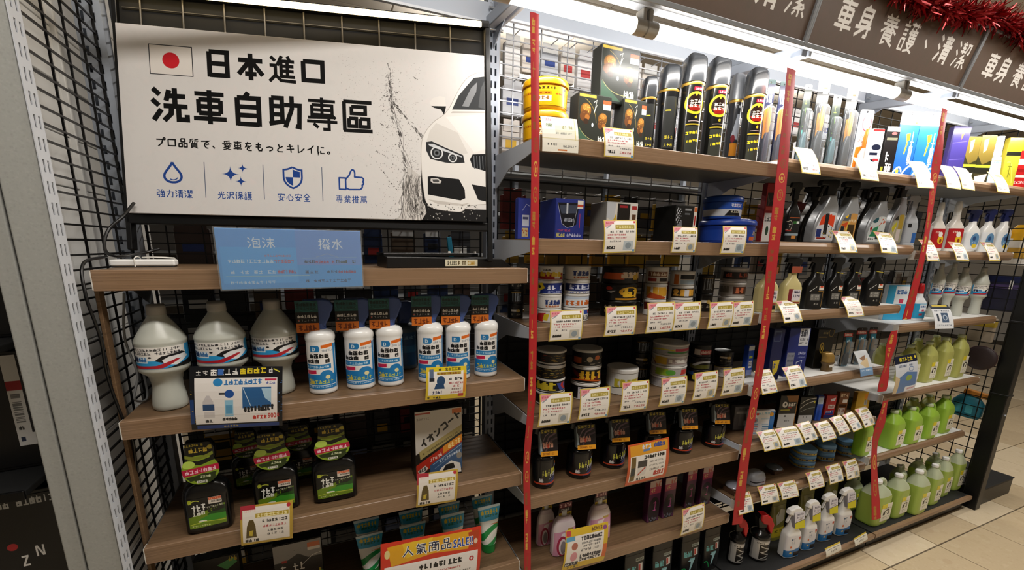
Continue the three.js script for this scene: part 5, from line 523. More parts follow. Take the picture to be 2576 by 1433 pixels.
// ---------------------------------------------------------------- sign boards over the shelves
{
  const cv = newCanvas(1640, 340), c = cv.getContext('2d'), r = rng(21); c.fillStyle = '#574436'; c.fillRect(0, 0, 1640, 340);
  for (let i = 0; i < 260; i++) { c.globalAlpha = 0.07; c.fillStyle = r() < 0.5 ? '#44352a' : '#665243'; c.beginPath(); c.ellipse(r() * 1640, r() * 340, 20 + r() * 120, 4 + r() * 24, r() * 3, 0, 7); c.fill(); } c.globalAlpha = 1;
  const xs = [0.126, 0.216, 0.333, 0.438, 0.535, 0.64, 0.75]; c.strokeStyle = '#e6e2dd';
  [...'車身養護‧清潔'].forEach((ch, i) => drawChar(c, ch, (xs[i] - 0.041) * 2000, 340 - 0.124 * 2000, 164, 156, '養護潔'.includes(ch) ? 13 : 18));
  const face = new THREE.MeshStandardMaterial({ map: canvasTex(cv), roughness: 0.55 });
  [0.85, 1.671, 2.492].forEach((x, i) => {
    const t = thing('header_sign', ['brown hanging header sign ending in white characters, nearest the camera', 'brown header sign with seven white characters, middle of the three', 'brown header sign under red tinsel, farthest right'][i], 'sign', [x, 1.857, 0.45]); t.rotation.x = Math.atan(0.25);
    const p = part('sign_panel', planarUV(rbox(0.815, 0.168, 0.008, 0.001, 0.41, 0.086, 0), 0.003, 0.002, 0.818, 0.17), face, t);
    part('frame_rail', rbox(0.82, 0.012, 0.022, 0.002, 0.41, -0.003, 0), M.silver, t); part('frame_rail', rbox(0.82, 0.008, 0.022, 0.002, 0.41, 0.174, 0), M.silver, t);
    for (const s of [0.003, 0.817]) part('frame_stile', rbox(0.008, 0.18, 0.022, 0.002, s, 0.086, 0.001), M.silver, t);
    for (const s of [0.06, 0.76]) part('hanger', rbox(0.02, 0.05, 0.006, 0.001, s, 0.02, -0.03).rotateX(0.3), M.paleMetal, t);
  });
}
{ // red tinsel
  const r = rng(31), G = [], N = 4200, pth = new THREE.CatmullRomCurve3([[1.84, 2.05, 0.508], [2.0, 2.015, 0.51], [2.27, 2.02, 0.512], [2.48, 2.045, 0.512], [2.7, 2.035, 0.51], [2.95, 2.03, 0.51], [3.3, 2.035, 0.51]].map((p) => new THREE.Vector3(...p)));
  const leaf = new THREE.PlaneGeometry(0.009, 0.046).translate(0, 0.023, 0);
  { const q = leaf.attributes.position; q.setX(2, q.getX(2) * 1); q.setX(0, q.getX(0) * 0.2); q.setX(1, q.getX(1) * 0.2); }
  for (let i = 0; i < N; i++) { const p = pth.getPoint(r()), g = leaf.clone().scale(1, 0.6 + 0.7 * r(), 1); g.rotateY(r() * 6.3); g.rotateZ((r() - 0.5) * 6); g.rotateX((r() - 0.5) * 6); G.push(g.translate(p.x + (r() - 0.5) * 0.012, p.y + (r() - 0.5) * 0.02, p.z + (r() - 0.5) * 0.02)); }
  const t = thing('tinsel_garland', 'shiny red tinsel garland along the top of the header signs', 'garland'); part('foil_strips', merge(G), new THREE.MeshStandardMaterial({ color: '#8d0a12', roughness: 0.25, metalness: 0.55, side: THREE.DoubleSide }), t, undefined, 'stuff'); part('core', new THREE.TubeGeometry(pth, 40, 0.006, 6), M.tinsel, t);
}
// ---------------------------------------------------------------- red ribbons on the shelf fronts
function ribbon(label, pts, w, seed) {
  const crv = new THREE.CatmullRomCurve3(pts.map((p) => new THREE.Vector3(...p))), N = 60, pos = [], uv = [], idx = [], L = crv.getLength(), r = rng(seed), ph = r() * 6;
  for (const side of [0, 1]) for (let i = 0; i <= N; i++) { const p = crv.getPoint(i / N), tw = 0.12 * Math.sin(i * 0.16 + ph), cx = Math.cos(tw) * w / 2, cz = Math.sin(tw) * w / 2; for (const s of [-1, 0, 1]) { pos.push(p.x + s * cx, p.y, p.z + s * cz + (s ? 0 : 0.0016) - side * 0.0006); uv.push((s + 1) / 2, 1 - (i / N) * Math.min(1, L / 1.5)); } }
  const row = 3, off = (N + 1) * row;
  for (let i = 0; i < N; i++) for (let k = 0; k < 2; k++) { const a = i * row + k, b = a + row; idx.push(a, b, a + 1, a + 1, b, b + 1); idx.push(off + a, off + a + 1, off + b, off + a + 1, off + b + 1, off + b); }
  const g = new THREE.BufferGeometry(); g.setAttribute('position', new THREE.Float32BufferAttribute(pos, 3)); g.setAttribute('uv', new THREE.Float32BufferAttribute(uv, 2)); g.setIndex(idx); g.computeVertexNormals();
  const m = new THREE.Mesh(artGeo(g, 'ribbon'), artMat('ribbon', 0.55)); m.name = numbered('red_ribbon'); m.castShadow = m.receiveShadow = true; scene.add(m); tag(m, label, 'ribbon');
}
ribbon('long red ribbon with gold print hanging right of the poster bay', [[0.857, 1.79, 0.415], [0.864, 1.66, 0.413], [0.872, 1.494, 0.412], [0.876, 1.312, 0.412], [0.879, 1.115, 0.413], [0.882, 0.9, 0.413], [0.874, 0.717, 0.412], [0.881, 0.54, 0.413], [0.888, 0.3, 0.413]], 0.022, 1);
ribbon('long red ribbon with gold print between second and third bays', [[1.684, 1.805, 0.42], [1.701, 1.64, 0.419], [1.712, 1.485, 0.42], [1.725, 1.28, 0.419], [1.738, 1.073, 0.42], [1.742, 0.851, 0.421], [1.738, 0.599, 0.419], [1.751, 0.3, 0.42]], 0.046, 2);
ribbon('red ribbon between third and end bays, top length', [[2.505, 1.8, 0.423], [2.53, 1.66, 0.421], [2.542, 1.58, 0.42], [2.58, 1.317, 0.421], [2.571, 1.03, 0.42]], 0.05, 3);
ribbon('short red ribbon length beside the leaflet stand', [[2.48, 0.99, 0.43], [2.483, 0.87, 0.429], [2.486, 0.735, 0.43]], 0.054, 4);
ribbon('lowest red ribbon length hanging over the green jugs', [[2.53, 0.69, 0.43], [2.525, 0.6, 0.432], [2.521, 0.488, 0.431], [2.527, 0.17, 0.49]], 0.054, 5);

// ---------------------------------------------------------------- the poster display of the left bay
{
  const cv = newCanvas(2000, 1005), c = cv.getContext('2d'), g = pen(c, 2000, 1005, 77), r = g.r;
  c.fillStyle = '#d8d5d3'; c.fillRect(0, 0, 2000, 1005);
  for (let i = 0; i < 1400; i++) { c.globalAlpha = 0.05; c.fillStyle = r() < 0.5 ? '#c9c4bf' : '#e2dfdc'; c.beginPath(); c.ellipse(r() * 2000, r() * 1005, 4 + r() * 30, 3 + r() * 16, r() * 3, 0, 7); c.fill(); } c.globalAlpha = 1;
  c.fillStyle = '#ded8d2'; c.fillRect(156, 97, 212, 155); c.strokeStyle = '#26282c'; c.lineWidth = 4; c.strokeRect(156, 97, 212, 155); c.fillStyle = '#c4202a'; c.beginPath(); c.arc(261, 175, 42, 0, 7); c.fill();
  drawText(c, '日本進口', 424, 98, 150, 167, '#080808', 25, 1.04); drawText(c, '洗車自助專區', 152, 314, 186, 199, '#070707', 29, 1.04);
  drawText(c, 'プロ品質で、愛車をもっとキレイに。', 160, 588, 50, 56.2, '#0c0b0b', 6.6, 1.05);
  const blue = '#21438c'; [['強力清潔', 150], ['光沢保護', 460], ['安心安全', 778], ['專業推薦', 1100]].forEach(([s, x]) => drawText(c, s, x, 870, 42, 46.5, blue, 4.4, 1.1));
  for (const x of [399, 707, 1028]) { c.strokeStyle = '#5a6478'; c.lineWidth = 4; c.beginPath(); c.moveTo(x, 713); c.lineTo(x, 910); c.stroke(); }
  c.strokeStyle = blue; c.fillStyle = blue; c.lineWidth = 12; c.beginPath(); c.moveTo(237, 722); c.bezierCurveTo(222, 758, 192, 776, 194, 800); c.bezierCurveTo(196, 842, 278, 842, 280, 800); c.bezierCurveTo(282, 776, 252, 758, 237, 722); c.stroke(); c.lineWidth = 5; c.beginPath(); c.arc(238, 792, 26, 0.5, 2.2); c.stroke();
  const star = (x, y, s) => { c.beginPath(); for (let i = 0; i < 4; i++) { const a = (i * Math.PI) / 2 - Math.PI / 2; c[i ? 'quadraticCurveTo' : 'moveTo'](...(i ? [x, y, x + s * Math.cos(a), y + s * Math.sin(a)] : [x, y - s])); } c.quadraticCurveTo(x, y, x, y - s); c.fill(); };
  star(533, 774, 48); star(598, 738, 26); star(586, 812, 30);
  c.lineWidth = 10; const sh = (s) => { c.beginPath(); c.moveTo(866, 778 - 58 * s); c.quadraticCurveTo(840, 778 - 42 * s, 866 - 50 * s, 778 - 42 * s); c.lineTo(866 - 50 * s, 778); c.quadraticCurveTo(866 - 48 * s, 778 + 44 * s, 866, 778 + 62 * s); c.quadraticCurveTo(866 + 48 * s, 778 + 44 * s, 866 + 50 * s, 778); c.lineTo(866 + 50 * s, 778 - 42 * s); c.quadraticCurveTo(892, 778 - 42 * s, 866, 778 - 58 * s); };
  sh(1); c.stroke(); c.save(); sh(0.78); c.clip(); c.fillRect(866, 700, 60, 78); c.fillRect(806, 778, 60, 70); c.restore();
  c.lineWidth = 9; c.lineJoin = 'round'; c.strokeRect(1124, 770, 36, 66); c.beginPath(); c.moveTo(1162, 776); c.lineTo(1182, 752); c.quadraticCurveTo(1192, 722, 1200, 720); c.quadraticCurveTo(1218, 722, 1212, 762); c.lineTo(1254, 764); c.quadraticCurveTo(1270, 774, 1258, 788); c.quadraticCurveTo(1268, 800, 1254, 808); c.quadraticCurveTo(1258, 826, 1240, 834); c.lineTo(1180, 836); c.lineTo(1162, 828); c.stroke();
  // splash: drops and streaks
  const spine = [[1430, 140], [1429, 216], [1436, 308], [1478, 462], [1499, 595], [1530, 690], [1500, 800], [1510, 900], [1490, 1000]];
  c.strokeStyle = '#3a3634'; for (let k = 0; k < 26; k++) { c.globalAlpha = 0.35 + 0.4 * r(); c.lineWidth = 1 + 2.5 * r(); const a = 1 + Math.floor(r() * 7), o = (r() - 0.5) * (a > 4 ? 90 : 26); c.beginPath(); c.moveTo(spine[a][0] + o, spine[a][1]); c.quadraticCurveTo(spine[a][0] + o + 20 * r(), spine[a][1] + 40, spine[a + 1][0] + o * 0.8 + 24 * (r() - 0.5), spine[a + 1][1]); c.stroke(); }
  for (let k = 0; k < 900; k++) { const a = Math.floor(r() * 8), f = r(), x = spine[a][0] + (spine[a + 1][0] - spine[a][0]) * f + (r() + r() + r() - 1.5) * (26 + a * 24), y = spine[a][1] + (spine[a + 1][1] - spine[a][1]) * f + (r() - 0.5) * 40; c.globalAlpha = 0.2 + 0.6 * r(); c.fillStyle = '#2e2a28'; const s = r() < 0.04 ? 3.6 : 0.6 + 1.6 * r(); c.beginPath(); c.ellipse(x, y, s, s * (0.6 + r()), r() * 3, 0, 7); c.fill(); }
  for (let k = 0; k < 500; k++) { c.globalAlpha = 0.2 + 0.3 * r(); c.fillStyle = '#55504c'; c.fillRect(1130 + r() * 500, 60 + r() * 640, 1 + r() * 4, 1 + r() * 3); } c.globalAlpha = 1;
  c.fillStyle = '#b9b4ae'; c.globalAlpha = 0.55; c.beginPath(); c.moveTo(1530, 690); c.quadraticCurveTo(1480, 800, 1514, 880); c.quadraticCurveTo(1500, 960, 1440, 1005); c.lineTo(1660, 1005); c.lineTo(1640, 880); c.lineTo(1600, 740); c.closePath(); c.fill();
  for (let k = 0; k < 60; k++) { const f = r(), x = 1440 + 190 * f + (r() - 0.5) * 14, y = 310 + 215 * f + (r() - 0.5) * 14; c.globalAlpha = 0.7; c.strokeStyle = '#3a3634'; c.lineWidth = 1.5 + 2.5 * r(); c.beginPath(); c.moveTo(x, y); c.lineTo(x + 8 + 10 * r(), y + 9 + 12 * r()); c.stroke(); }
  for (let k = 0; k < 70; k++) { const f = r(), a = Math.floor(f * 5), x = spine[a][0] + (r() - 0.5) * 16, y = spine[a][1] + r() * 110; c.globalAlpha = 0.75; c.lineWidth = 2 + 2.5 * r(); c.beginPath(); c.moveTo(x, y); c.lineTo(x + (a > 1 ? 8 : 1), y + 12 + 16 * r()); c.stroke(); }
  for (const [x, y, dx, dy] of [[1370, 440, 46, 26], [1340, 600, 70, 40], [1350, 690, 60, 70], [1400, 760, 50, 60], [1560, 150, 30, 20], [1420, 90, 12, 40]]) for (let k = 0; k < 9; k++) { c.globalAlpha = 0.7; c.lineWidth = 2 + 2 * r(); const f = r(); c.beginPath(); c.moveTo(x + dx * f, y + dy * f + 6 * r()); c.lineTo(x + dx * f + 8 * r(), y + dy * f + 12 * r()); c.stroke(); }
  for (let k = 0; k < 190; k++) { c.globalAlpha = 0.5; c.strokeStyle = r() < 0.7 ? '#2a2725' : '#f0ece6'; c.lineWidth = 1 + 3 * r(); const x = 1490 + r() * 140, y = 730 + r() * 200; c.beginPath(); c.moveTo(x, y); c.quadraticCurveTo(x + 10 - 40 * r(), y + 50, x - 30 + 70 * r(), y + 120 * r() + 40); c.stroke(); } c.globalAlpha = 1;
  // the white car front, printed
  const P = (col, ...p) => { c.fillStyle = col; c.beginPath(); for (let i = 0; i < p.length; i += 2) c[i ? 'lineTo' : 'moveTo'](p[i], p[i + 1]); c.closePath(); c.fill(); };
  P('#1b1a1a', 1612, 860, 1640, 900, 1700, 930, 2000, 930, 2000, 1005, 1600, 1005, 1630, 960); P('#161616', 1604, 700, 1620, 760, 1626, 880, 1660, 960, 1612, 900, 1600, 780);
  c.lineJoin = 'round'; const body = [[2000, 96], [1960, 103], [1901, 132], [1858, 184], [1820, 251], [1788, 318], [1747, 372], [1697, 402], [1655, 445], [1626, 490], [1610, 530], [1603, 610], [1606, 726], [1616, 833], [1627, 898], [1662, 935], [1797, 948], [1850, 950], [1884, 908], [2000, 896]];
  c.fillStyle = '#e2dfdb'; c.beginPath(); c.moveTo(...body[0]); for (let i = 1; i < body.length - 1; i++) c.quadraticCurveTo(...body[i], (body[i][0] + body[i + 1][0]) / 2, (body[i][1] + body[i + 1][1]) / 2); c.lineTo(2000, 896); c.closePath(); c.fill(); c.strokeStyle = '#a8a29c'; c.lineWidth = 3; c.stroke();
  if (0) P('#efece8', 2000, 98, 1960, 104, 1901, 133, 1858, 184, 1820, 251, 1790, 316, 1747, 375, 1697, 402, 1660, 440, 1628, 490, 1612, 520, 1604, 606, 1606, 726, 1616, 833, 1625, 898, 1660, 935, 1797, 948, 1848, 951, 1882, 908, 2000, 896);
  P('#d3cfca', 1700, 420, 1830, 470, 1890, 590, 1860, 600, 1744, 556, 1640, 530, 1660, 470); P('#eae8e5', 1760, 380, 2000, 350, 2000, 560, 1930, 585, 1880, 520); P('#bdb7b1', 1800, 345, 2000, 334, 2000, 342, 1790, 356);
  P('#3a3c3e', 2000, 125, 1934, 138, 1883, 198, 1840, 249, 1798, 334, 2000, 323); P('#85878a', 1956, 160, 1916, 200, 1860, 310, 1900, 312, 1948, 220); P('#56585a', 2000, 150, 1976, 200, 1960, 310, 2000, 318);
  P('#dfdbd7', 1660, 306, 1683, 276, 1724, 260, 1757, 266, 1761, 318, 1740, 322, 1680, 322); P('#1c1c1d', 1672, 322, 1762, 318, 1749, 368, 1730, 338, 1690, 332);
  P('#2a2b2d', 1636, 536, 1671, 530, 1744, 560, 1861, 603, 1870, 648, 1800, 656, 1751, 653, 1661, 636, 1636, 585); P('#c9ccd0', 1646, 546, 1680, 545, 1750, 572, 1852, 610, 1856, 618, 1740, 584, 1660, 560);
  for (const [x, y, s] of [[1700, 598, 34], [1796, 622, 24]]) { c.lineWidth = 8; c.strokeStyle = '#d6d8da'; c.beginPath(); c.arc(x, y, s, 0, 7); c.stroke(); c.fillStyle = '#6a6e72'; c.beginPath(); c.arc(x, y, s * 0.55, 0, 7); c.fill(); c.fillStyle = '#111'; c.beginPath(); c.arc(x, y, s * 0.3, 0, 7); c.fill(); }
  P('#17181a', 2000, 589, 1920, 596, 1903, 626, 1919, 674, 2000, 694); for (let x = 1925; x < 2000; x += 18) P('#6d7074', x, 604, x + 5, 602, x + 8, 684, x + 3, 682);
  P('#161617', 1642, 742, 1667, 738, 1833, 750, 1867, 811, 1870, 864, 1840, 878, 1640, 849); P('#c9c6c2', 1660, 752, 1700, 748, 1726, 764, 1718, 780, 1672, 780, 1658, 768); P('#4b4a4a', 1668, 758, 1700, 756, 1712, 766, 1704, 774, 1676, 774);
  P('#1a1a1b', 1912, 778, 2000, 790, 2000, 880, 1950, 870); P('#c4beb8', 1640, 878, 1850, 900, 1900, 890, 1860, 912, 1700, 905); for (let k = 0; k < 160; k++) { c.fillStyle = r() < 0.5 ? '#1c1b1a' : '#d9d5cf'; c.globalAlpha = 0.7; c.beginPath(); c.arc(1560 + r() * 400, 900 + r() * 100, 1 + 4 * r(), 0, 7); c.fill(); } c.globalAlpha = 1;
  const print = new THREE.MeshPhysicalMaterial({ map: canvasTex(cv), roughness: 0.8, specularIntensity: 0.35 });
  const PW = 0.772, PH = 0.388, PC = [0.398, 1.5413, 0.2473];
  const t = thing('poster_display', 'black backed display panel with wire ribs above the left bay', 'display panel', PC); t.rotation.set(-0.1587, -0.2252, 0, 'YXZ');
  part('backing', rbox(0.782, 0.48, 0.008, 0.002, 0.002, 0.043, -0.02), M.blackMatte, t);
  for (let k = 0; k < 10; k++) part('rib', bar([-0.345 + k * 0.0816, -0.18, -0.012], [-0.345 + k * 0.0816, 0.268, -0.012], 0.002), M.ribGrey, t);
  for (const y of [0.235]) part('cross_wire', bar([-0.38, y, -0.013], [0.38, y, -0.013], 0.0014), M.ribGrey, t);
  part('side_frame', rbox(0.012, 0.56, 0.02, 0.002, 0.396, -0.008, -0.012), M.blackMetal, t); part('side_frame', rbox(0.01, 0.54, 0.02, 0.002, -0.392, 0.0, -0.016), M.blackMetal, t); part('bottom_rail', rbox(0.79, 0.02, 0.016, 0.002, 0, -0.204, -0.014), M.blackMetal, t);
  const p = thing('poster', 'large white poster showing a white car, splash and Japanese flag', 'poster', PC); p.rotation.copy(t.rotation);
  part('poster_board', planarUV(rbox(PW, PH, 0.005, 0.001, 0, 0, 0), -PW / 2, -PH / 2, PW / 2, PH / 2), print, p);
  const l = thing('led_strip', 'warm glowing light strip above the poster', 'strip light', PC); l.rotation.copy(t.rotation);
  part('lamp_strip', rbox(0.77, 0.012, 0.008, 0.003, -0.004, 0.263, 0.004), M.ledGlow, l); part('strip_channel', rbox(0.8, 0.016, 0.012, 0.002, 0.0, 0.268, -0.006), M.blackMetal, l);
  t.updateMatrixWorld(true); const at = l.localToWorld(new THREE.Vector3(0, 0.254, 0.006)), to = l.localToWorld(new THREE.Vector3(0, -0.2, 0.01));
  const la = areaLight(at.x, at.y, at.z, 0.75, 0.012, LED_POWER, '#ffe2ae', to.x, to.y, to.z); la.updateMatrixWorld();
}
{ // blue acrylic notice on the front of the poster shelf
  const t = thing('shelf_sign', 'blue notice sign with white characters on the poster shelf front', 'sign', [0.339, 1.261, 0.423]); t.rotation.set(0.05, 0.03, 0.0);
  part('sign_face', artGeo(planarUV(rbox(0.257, 0.114, 0.0025, 0.001), -0.1285, -0.057, 0.1285, 0.057), 'bluesign'), artMat('bluesign', 0.18), t); part('clear_sleeve', rbox(0.261, 0.118, 0.0012, 0.0004, 0, 0, 0.0026), M.clear, t);
}
{ // things lying on the poster shelf
  const t = thing('power_adapter', 'flat white power adapter tied with its cord, on the poster shelf', 'adapter', [0.055, 1.24, 0.275], 0.1);
  part('adapter_case', rbox(0.105, 0.013, 0.045, 0.004, 0, 0.009, 0), M.white, t); part('adapter_base', rbox(0.1, 0.003, 0.042, 0.001, 0, 0.0015, 0), M.black, t); part('cord_tie', tube([[-0.012, 0.002, 0.024], [-0.012, 0.017, 0.022], [-0.011, 0.017, -0.02], [-0.011, 0.002, -0.024]], 0.0012), M.capWhite, t); part('cord', tube([[0.05, 0.018, 0], [0.02, 0.02, 0.012], [-0.005, 0.019, -0.004], [0.03, 0.019, -0.014], [0.052, 0.017, 0.004]], 0.0014), M.capWhite, t);
  const u = thing('black_tray', 'flat black device tray with a cream label strip, right of the blue sign', 'tray', [0.672, 1.24, 0.3], 0.06);
  part('tray_body', extrude([[-0.15, 0], [0.17, 0], [0.14, 0.022], [-0.15, 0.026]], 0.12, 0.002), M.black, u); part('tray_lid', rbox(0.24, 0.008, 0.09, 0.002, -0.03, 0.03, -0.02), M.blackGloss, u); part('label_strip', artGeo(planarUV(rbox(0.084, 0.016, 0.0016, 0.0004, 0.03, 0.012, 0.062), -0.012, 0.004, 0.072, 0.02), 'strip'), artMat('strip', 0.6), u, 'cream paper strip'); for (const x of [0.02, 0.05, 0.09]) part('button', cyl(0.004, 0.003, 0.005, x, 0.034, -0.0, 10), M.capWhite, u);
  const w = thing('blue_stick', 'bright blue plastic stick standing behind the black tray', 'stick', [0.735, 1.24, 0.175]); part('stick', rbox(0.014, 0.075, 0.006, 0.002, 0, 0.0375, 0).rotateZ(0.12).translate(0, 0.002, 0), colored('#2f9ac0'), w);
  const c = thing('cable_loop', 'black cable looping down from the poster to the left post', 'cable', [0, 0, 0]);
  part('cable', tube([[0.03, 1.37, 0.2], [0.02, 1.34, 0.24], [-0.002, 1.31, 0.26], [0.0, 1.27, 0.29], [0.02, 1.262, 0.3], [0.05, 1.268, 0.26], [0.06, 1.275, 0.2]], 0.0032, 60), M.black, c); part('cable', tube([[0.01, 1.262, 0.32], [0.0, 1.25, 0.39], [0.004, 1.2, 0.412], [0.008, 1.12, 0.4], [0.0, 1.04, 0.38], [0.008, 0.95, 0.372], [0.012, 0.9, 0.36], [0.004, 0.82, 0.35]], 0.0028, 70), M.black, c); part('cable', tube([[0.02, 1.19, 0.3], [0.012, 1.1, 0.31], [0.018, 1.02, 0.3], [0.01, 0.97, 0.31], [0.02, 0.96, 0.28], [0.014, 1.05, 0.26]], 0.0024, 60), M.grey, c);
}
{ // wooden slat of the side frame behind the cables
  const t = thing('wood_strip', 'thin brown wooden strip standing inside the left wire panel', 'strip', [0.004, 0, 0.36]); part('strip', boxUV(rbox(0.006, 1.2, 0.022, 0.001, 0, 0.61, 0)), M.woodTop, t);
}
// black cartons on the neighbouring shelf, far left
[[-0.185, 0.5545, 0.3, 0.13, 0.27, 0, 'lowest black carton with white lettering, far left'], [-0.185, 0.8545, 0.26, 0.14, 0.235, 1, 'middle black carton with a barcode side, far left'], [-0.19, 1.1145, 0.26, 0.13, 0.2, 0, 'upper black carton in shadow, far left']].forEach(([x, y, z, w, h, k, lab]) => {
  const t = thing('black_carton', lab, 'box', [x, y, z], 0.12);
  part('carton', rbox(w, h, 0.12, 0.003, 0, h / 2, 0), M.black, t); part('front_print', artGeo(planarUV(rbox(w * 0.96, h * 0.94, 0.002, 0.0005, 0, h / 2, 0.0606), -w * 0.48, h * 0.03, w * 0.48, h * 0.97), k ? 'barcode' : 'blackcarton'), k ? M.black : artMat('blackcarton', 0.4), t);
  if (k) part('barcode_label', artGeo(planarUV(rbox(0.042, 0.18, 0.001, 0.0003, 0.025, h / 2 + 0.02, 0.0622), 0.004, h / 2 - 0.07, 0.046, h / 2 + 0.11), 'barcode'), artMat('barcode', 0.6), t);
});
[[0.54, 'lowest'], [0.84, 'middle'], [1.1, 'upper']].forEach(([y, n]) => { const t = thing('side_shelf', `dark side shelf board under the ${n} black carton, far left`, 'shelf', [-0.25, y, 0.25]); part('board', rbox(0.24, 0.014, 0.34, 0.003, 0, 0.007, 0), M.darkDeck, t); part('board_edge', rbox(0.24, 0.018, 0.006, 0.002, 0, 0.006, 0.172), M.blackMetal, t); });
{ const t = thing('side_wall', 'dark panel behind the black cartons, far left', 'panel', [-0.25, 0, 0.07]); part('panel', rbox(0.24, 1.6, 0.01, 0.002, 0, 0.8, 0), M.darkDeck, t); part('panel_edge', rbox(0.014, 1.6, 0.016, 0.003, -0.12, 0.8, 0), M.blackMetal, t); }

// ---------------------------------------------------------------- makers: each returns a Group of parts at real size, base at y = 0, front towards +z
const MAKE = {
  hourglass_bottle(o, w, h) {
    const R = w / 2, p = [[0, 0], [0.6, 0], [0.67, 0.012], [0.7, 0.05], [0.66, 0.13], [0.6, 0.2], [0.6, 0.27], [0.68, 0.335], [0.88, 0.37], [0.98, 0.39], [1, 0.41], [0.975, 0.425], [0.975, 0.635], [1, 0.65], [1, 0.67], [0.9, 0.715], [0.6, 0.82], [0.4, 0.88], [0.35, 0.9], [0.33, 0.92], [0.33, 0.95], [0, 0.95]];
    part('body', lathe(p.map(([r, y]) => [r * R, y * h]), 36), M.greyPlastic, o);
    part('label', artGeo(lathe([[0.982 * R, 0.43 * h], [0.982 * R, 0.63 * h]], 30, -1.75, 3.5), 'hour'), artMat('hour', 0.35), o);
    part('cap', lathe([[0, 0.905], [0.36, 0.905], [0.37, 0.91], [0.365, 0.97], [0.34, 0.998], [0, 1]].map(([r, y]) => [r * R, y * h]), 24), M.greyCap, o);
  },
  spray_bottle(o, w, h, d, a) {
    const R = w / 2, hb = h * 0.69, blue = a === 'sprayblue';
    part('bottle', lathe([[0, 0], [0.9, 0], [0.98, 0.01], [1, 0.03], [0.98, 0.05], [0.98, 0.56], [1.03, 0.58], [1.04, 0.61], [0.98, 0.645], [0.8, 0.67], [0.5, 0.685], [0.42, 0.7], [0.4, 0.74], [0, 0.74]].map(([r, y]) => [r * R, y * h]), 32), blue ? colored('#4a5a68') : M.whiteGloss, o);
    part('label', artGeo(lathe([[0.988 * R, 0.06 * h], [0.988 * R, 0.555 * h]], 28, -1.5, 3.0), a), artMat(a, 0.35), o);
    part('trigger_head', extrude([[-0.42, 0], [0.42, 0], [0.5, 0.12], [0.72, 0.3], [0.86, 0.52], [0.98, 0.6], [1.02, 0.78], [0.8, 0.94], [0.4, 1], [-0.9, 0.98], [-1.05, 0.9], [-1.05, 0.76], [-0.5, 0.7], [-0.44, 0.4]].map(([x, y]) => [x * R, y * h * 0.29]), R * 0.82, 0.004, 3).translate(0, h * 0.71, 0), M.navy, o);
    part('nozzle', cyl(0.2 * R, 0.24 * R, 0.35 * R, 0, 0, 0, 14).rotateZ(Math.PI / 2).translate(-1.02 * R, h * 0.95, 0), M.navyDark, o);
    part('trigger_lever', extrude([[0, 0], [0.14, 0], [-0.1, -0.9], [-0.3, -1.1], [-0.24, -0.8]].map(([x, y]) => [x * R, y * R]), R * 0.4, 0.0015).translate(-0.75 * R, h * 0.92, 0), M.navyDark, o);
    part('collar', cyl(0.5 * R, 0.46 * R, 0.06 * h, 0, 0.685 * h, 0, 20), M.navy, o);
    if (!blue) part('neck_tag', artGeo(planarUV(rbox(1.5 * R, 0.33 * h, 0.0012, 0.0004, 0, 0, 0), -0.75 * R, -0.165 * h, 0.75 * R, 0.165 * h), 'spraytag').rotateY(-0.12).translate(-0.72 * R, 0.825 * h, 0.5 * R), artMat('spraytag', 0.4), o);
  },
  black_spray_bottle(o, w, h) {
    const a = w / 2, b = w * 0.28, sec = [[0, a * 0.9, b * 0.85, 5], [0.006, a * 0.97, b * 0.96, 5], [0.03 * h, a, b, 5], [0.4 * h, a, b, 5], [0.46 * h, a * 0.97, b * 0.96, 4.2], [0.51 * h, a * 0.86, b * 0.9, 3.4], [0.545 * h, a * 0.62, b * 0.8, 2.8], [0.565 * h, a * 0.38, b * 0.62, 2], [0.6 * h, a * 0.3, b * 0.56, 2]];
    part('bottle', loft(sec, 40), M.blackGloss, o);
    const ls = cutSec(sec, 0.07 * h, 0.4 * h), g = loft(ls, 24, -0.09, 0.09, 0.0006); part('label', artGeo(planarUV(g, -a * 0.78, 0.07 * h, a * 0.78, 0.4 * h), 'bspray'), artMat('bspray', 0.3), o);
    part('trigger_head', extrude([[-0.3, 0], [0.32, 0], [0.4, 0.3], [0.6, 0.55], [0.62, 0.8], [0.45, 0.98], [-0.55, 1], [-0.62, 0.82], [-0.3, 0.7]].map(([x, y]) => [x * a, y * h * 0.4]), b * 0.8, 0.004).translate(0, 0.58 * h, 0), M.black, o);
    const s = new THREE.Shape(), q = a * 0.78; s.absarc(0, 0, q, Math.PI * 0.78, Math.PI * 2.22, false); s.lineTo(q * 0.7, q * 1.55); s.quadraticCurveTo(q * 0.68, q * 1.75, q * 0.45, q * 1.75); s.lineTo(-q * 0.45, q * 1.75); s.quadraticCurveTo(-q * 0.7, q * 1.75, -q * 0.7, q * 1.55); s.closePath();
    part('neck_tag', artGeo(planarUV(extrude(s, 0.0014), -q, -q, q, q * 1.75), 'bstag').rotateX(-0.06).translate(0, 0.705 * h, b * 0.9), artMat('bstag', 0.4), o);
  },
  carton(o, w, h, d, a, x) {
    part('carton', rbox(w, h, d, 0.0018, 0, h / 2, 0, 1), colored(x.side || '#888', 0.4), o);
    part('front_print', artGeo(planarUV(rbox(w * 0.985, h * 0.985, 0.0012, 0.0003, 0, h / 2, d / 2 + 0.0003, 1), -w / 2, 0, w / 2, h), a), artMat(a, 0.3), o);
    part('top_flap', rbox(w * 0.98, 0.0012, d * 0.55, 0.0003, 0, h + 0.0004, d * 0.18, 1), colored(x.side || '#888', 0.4), o);
  },
  squeeze_tube(o, w, h, d, a) {
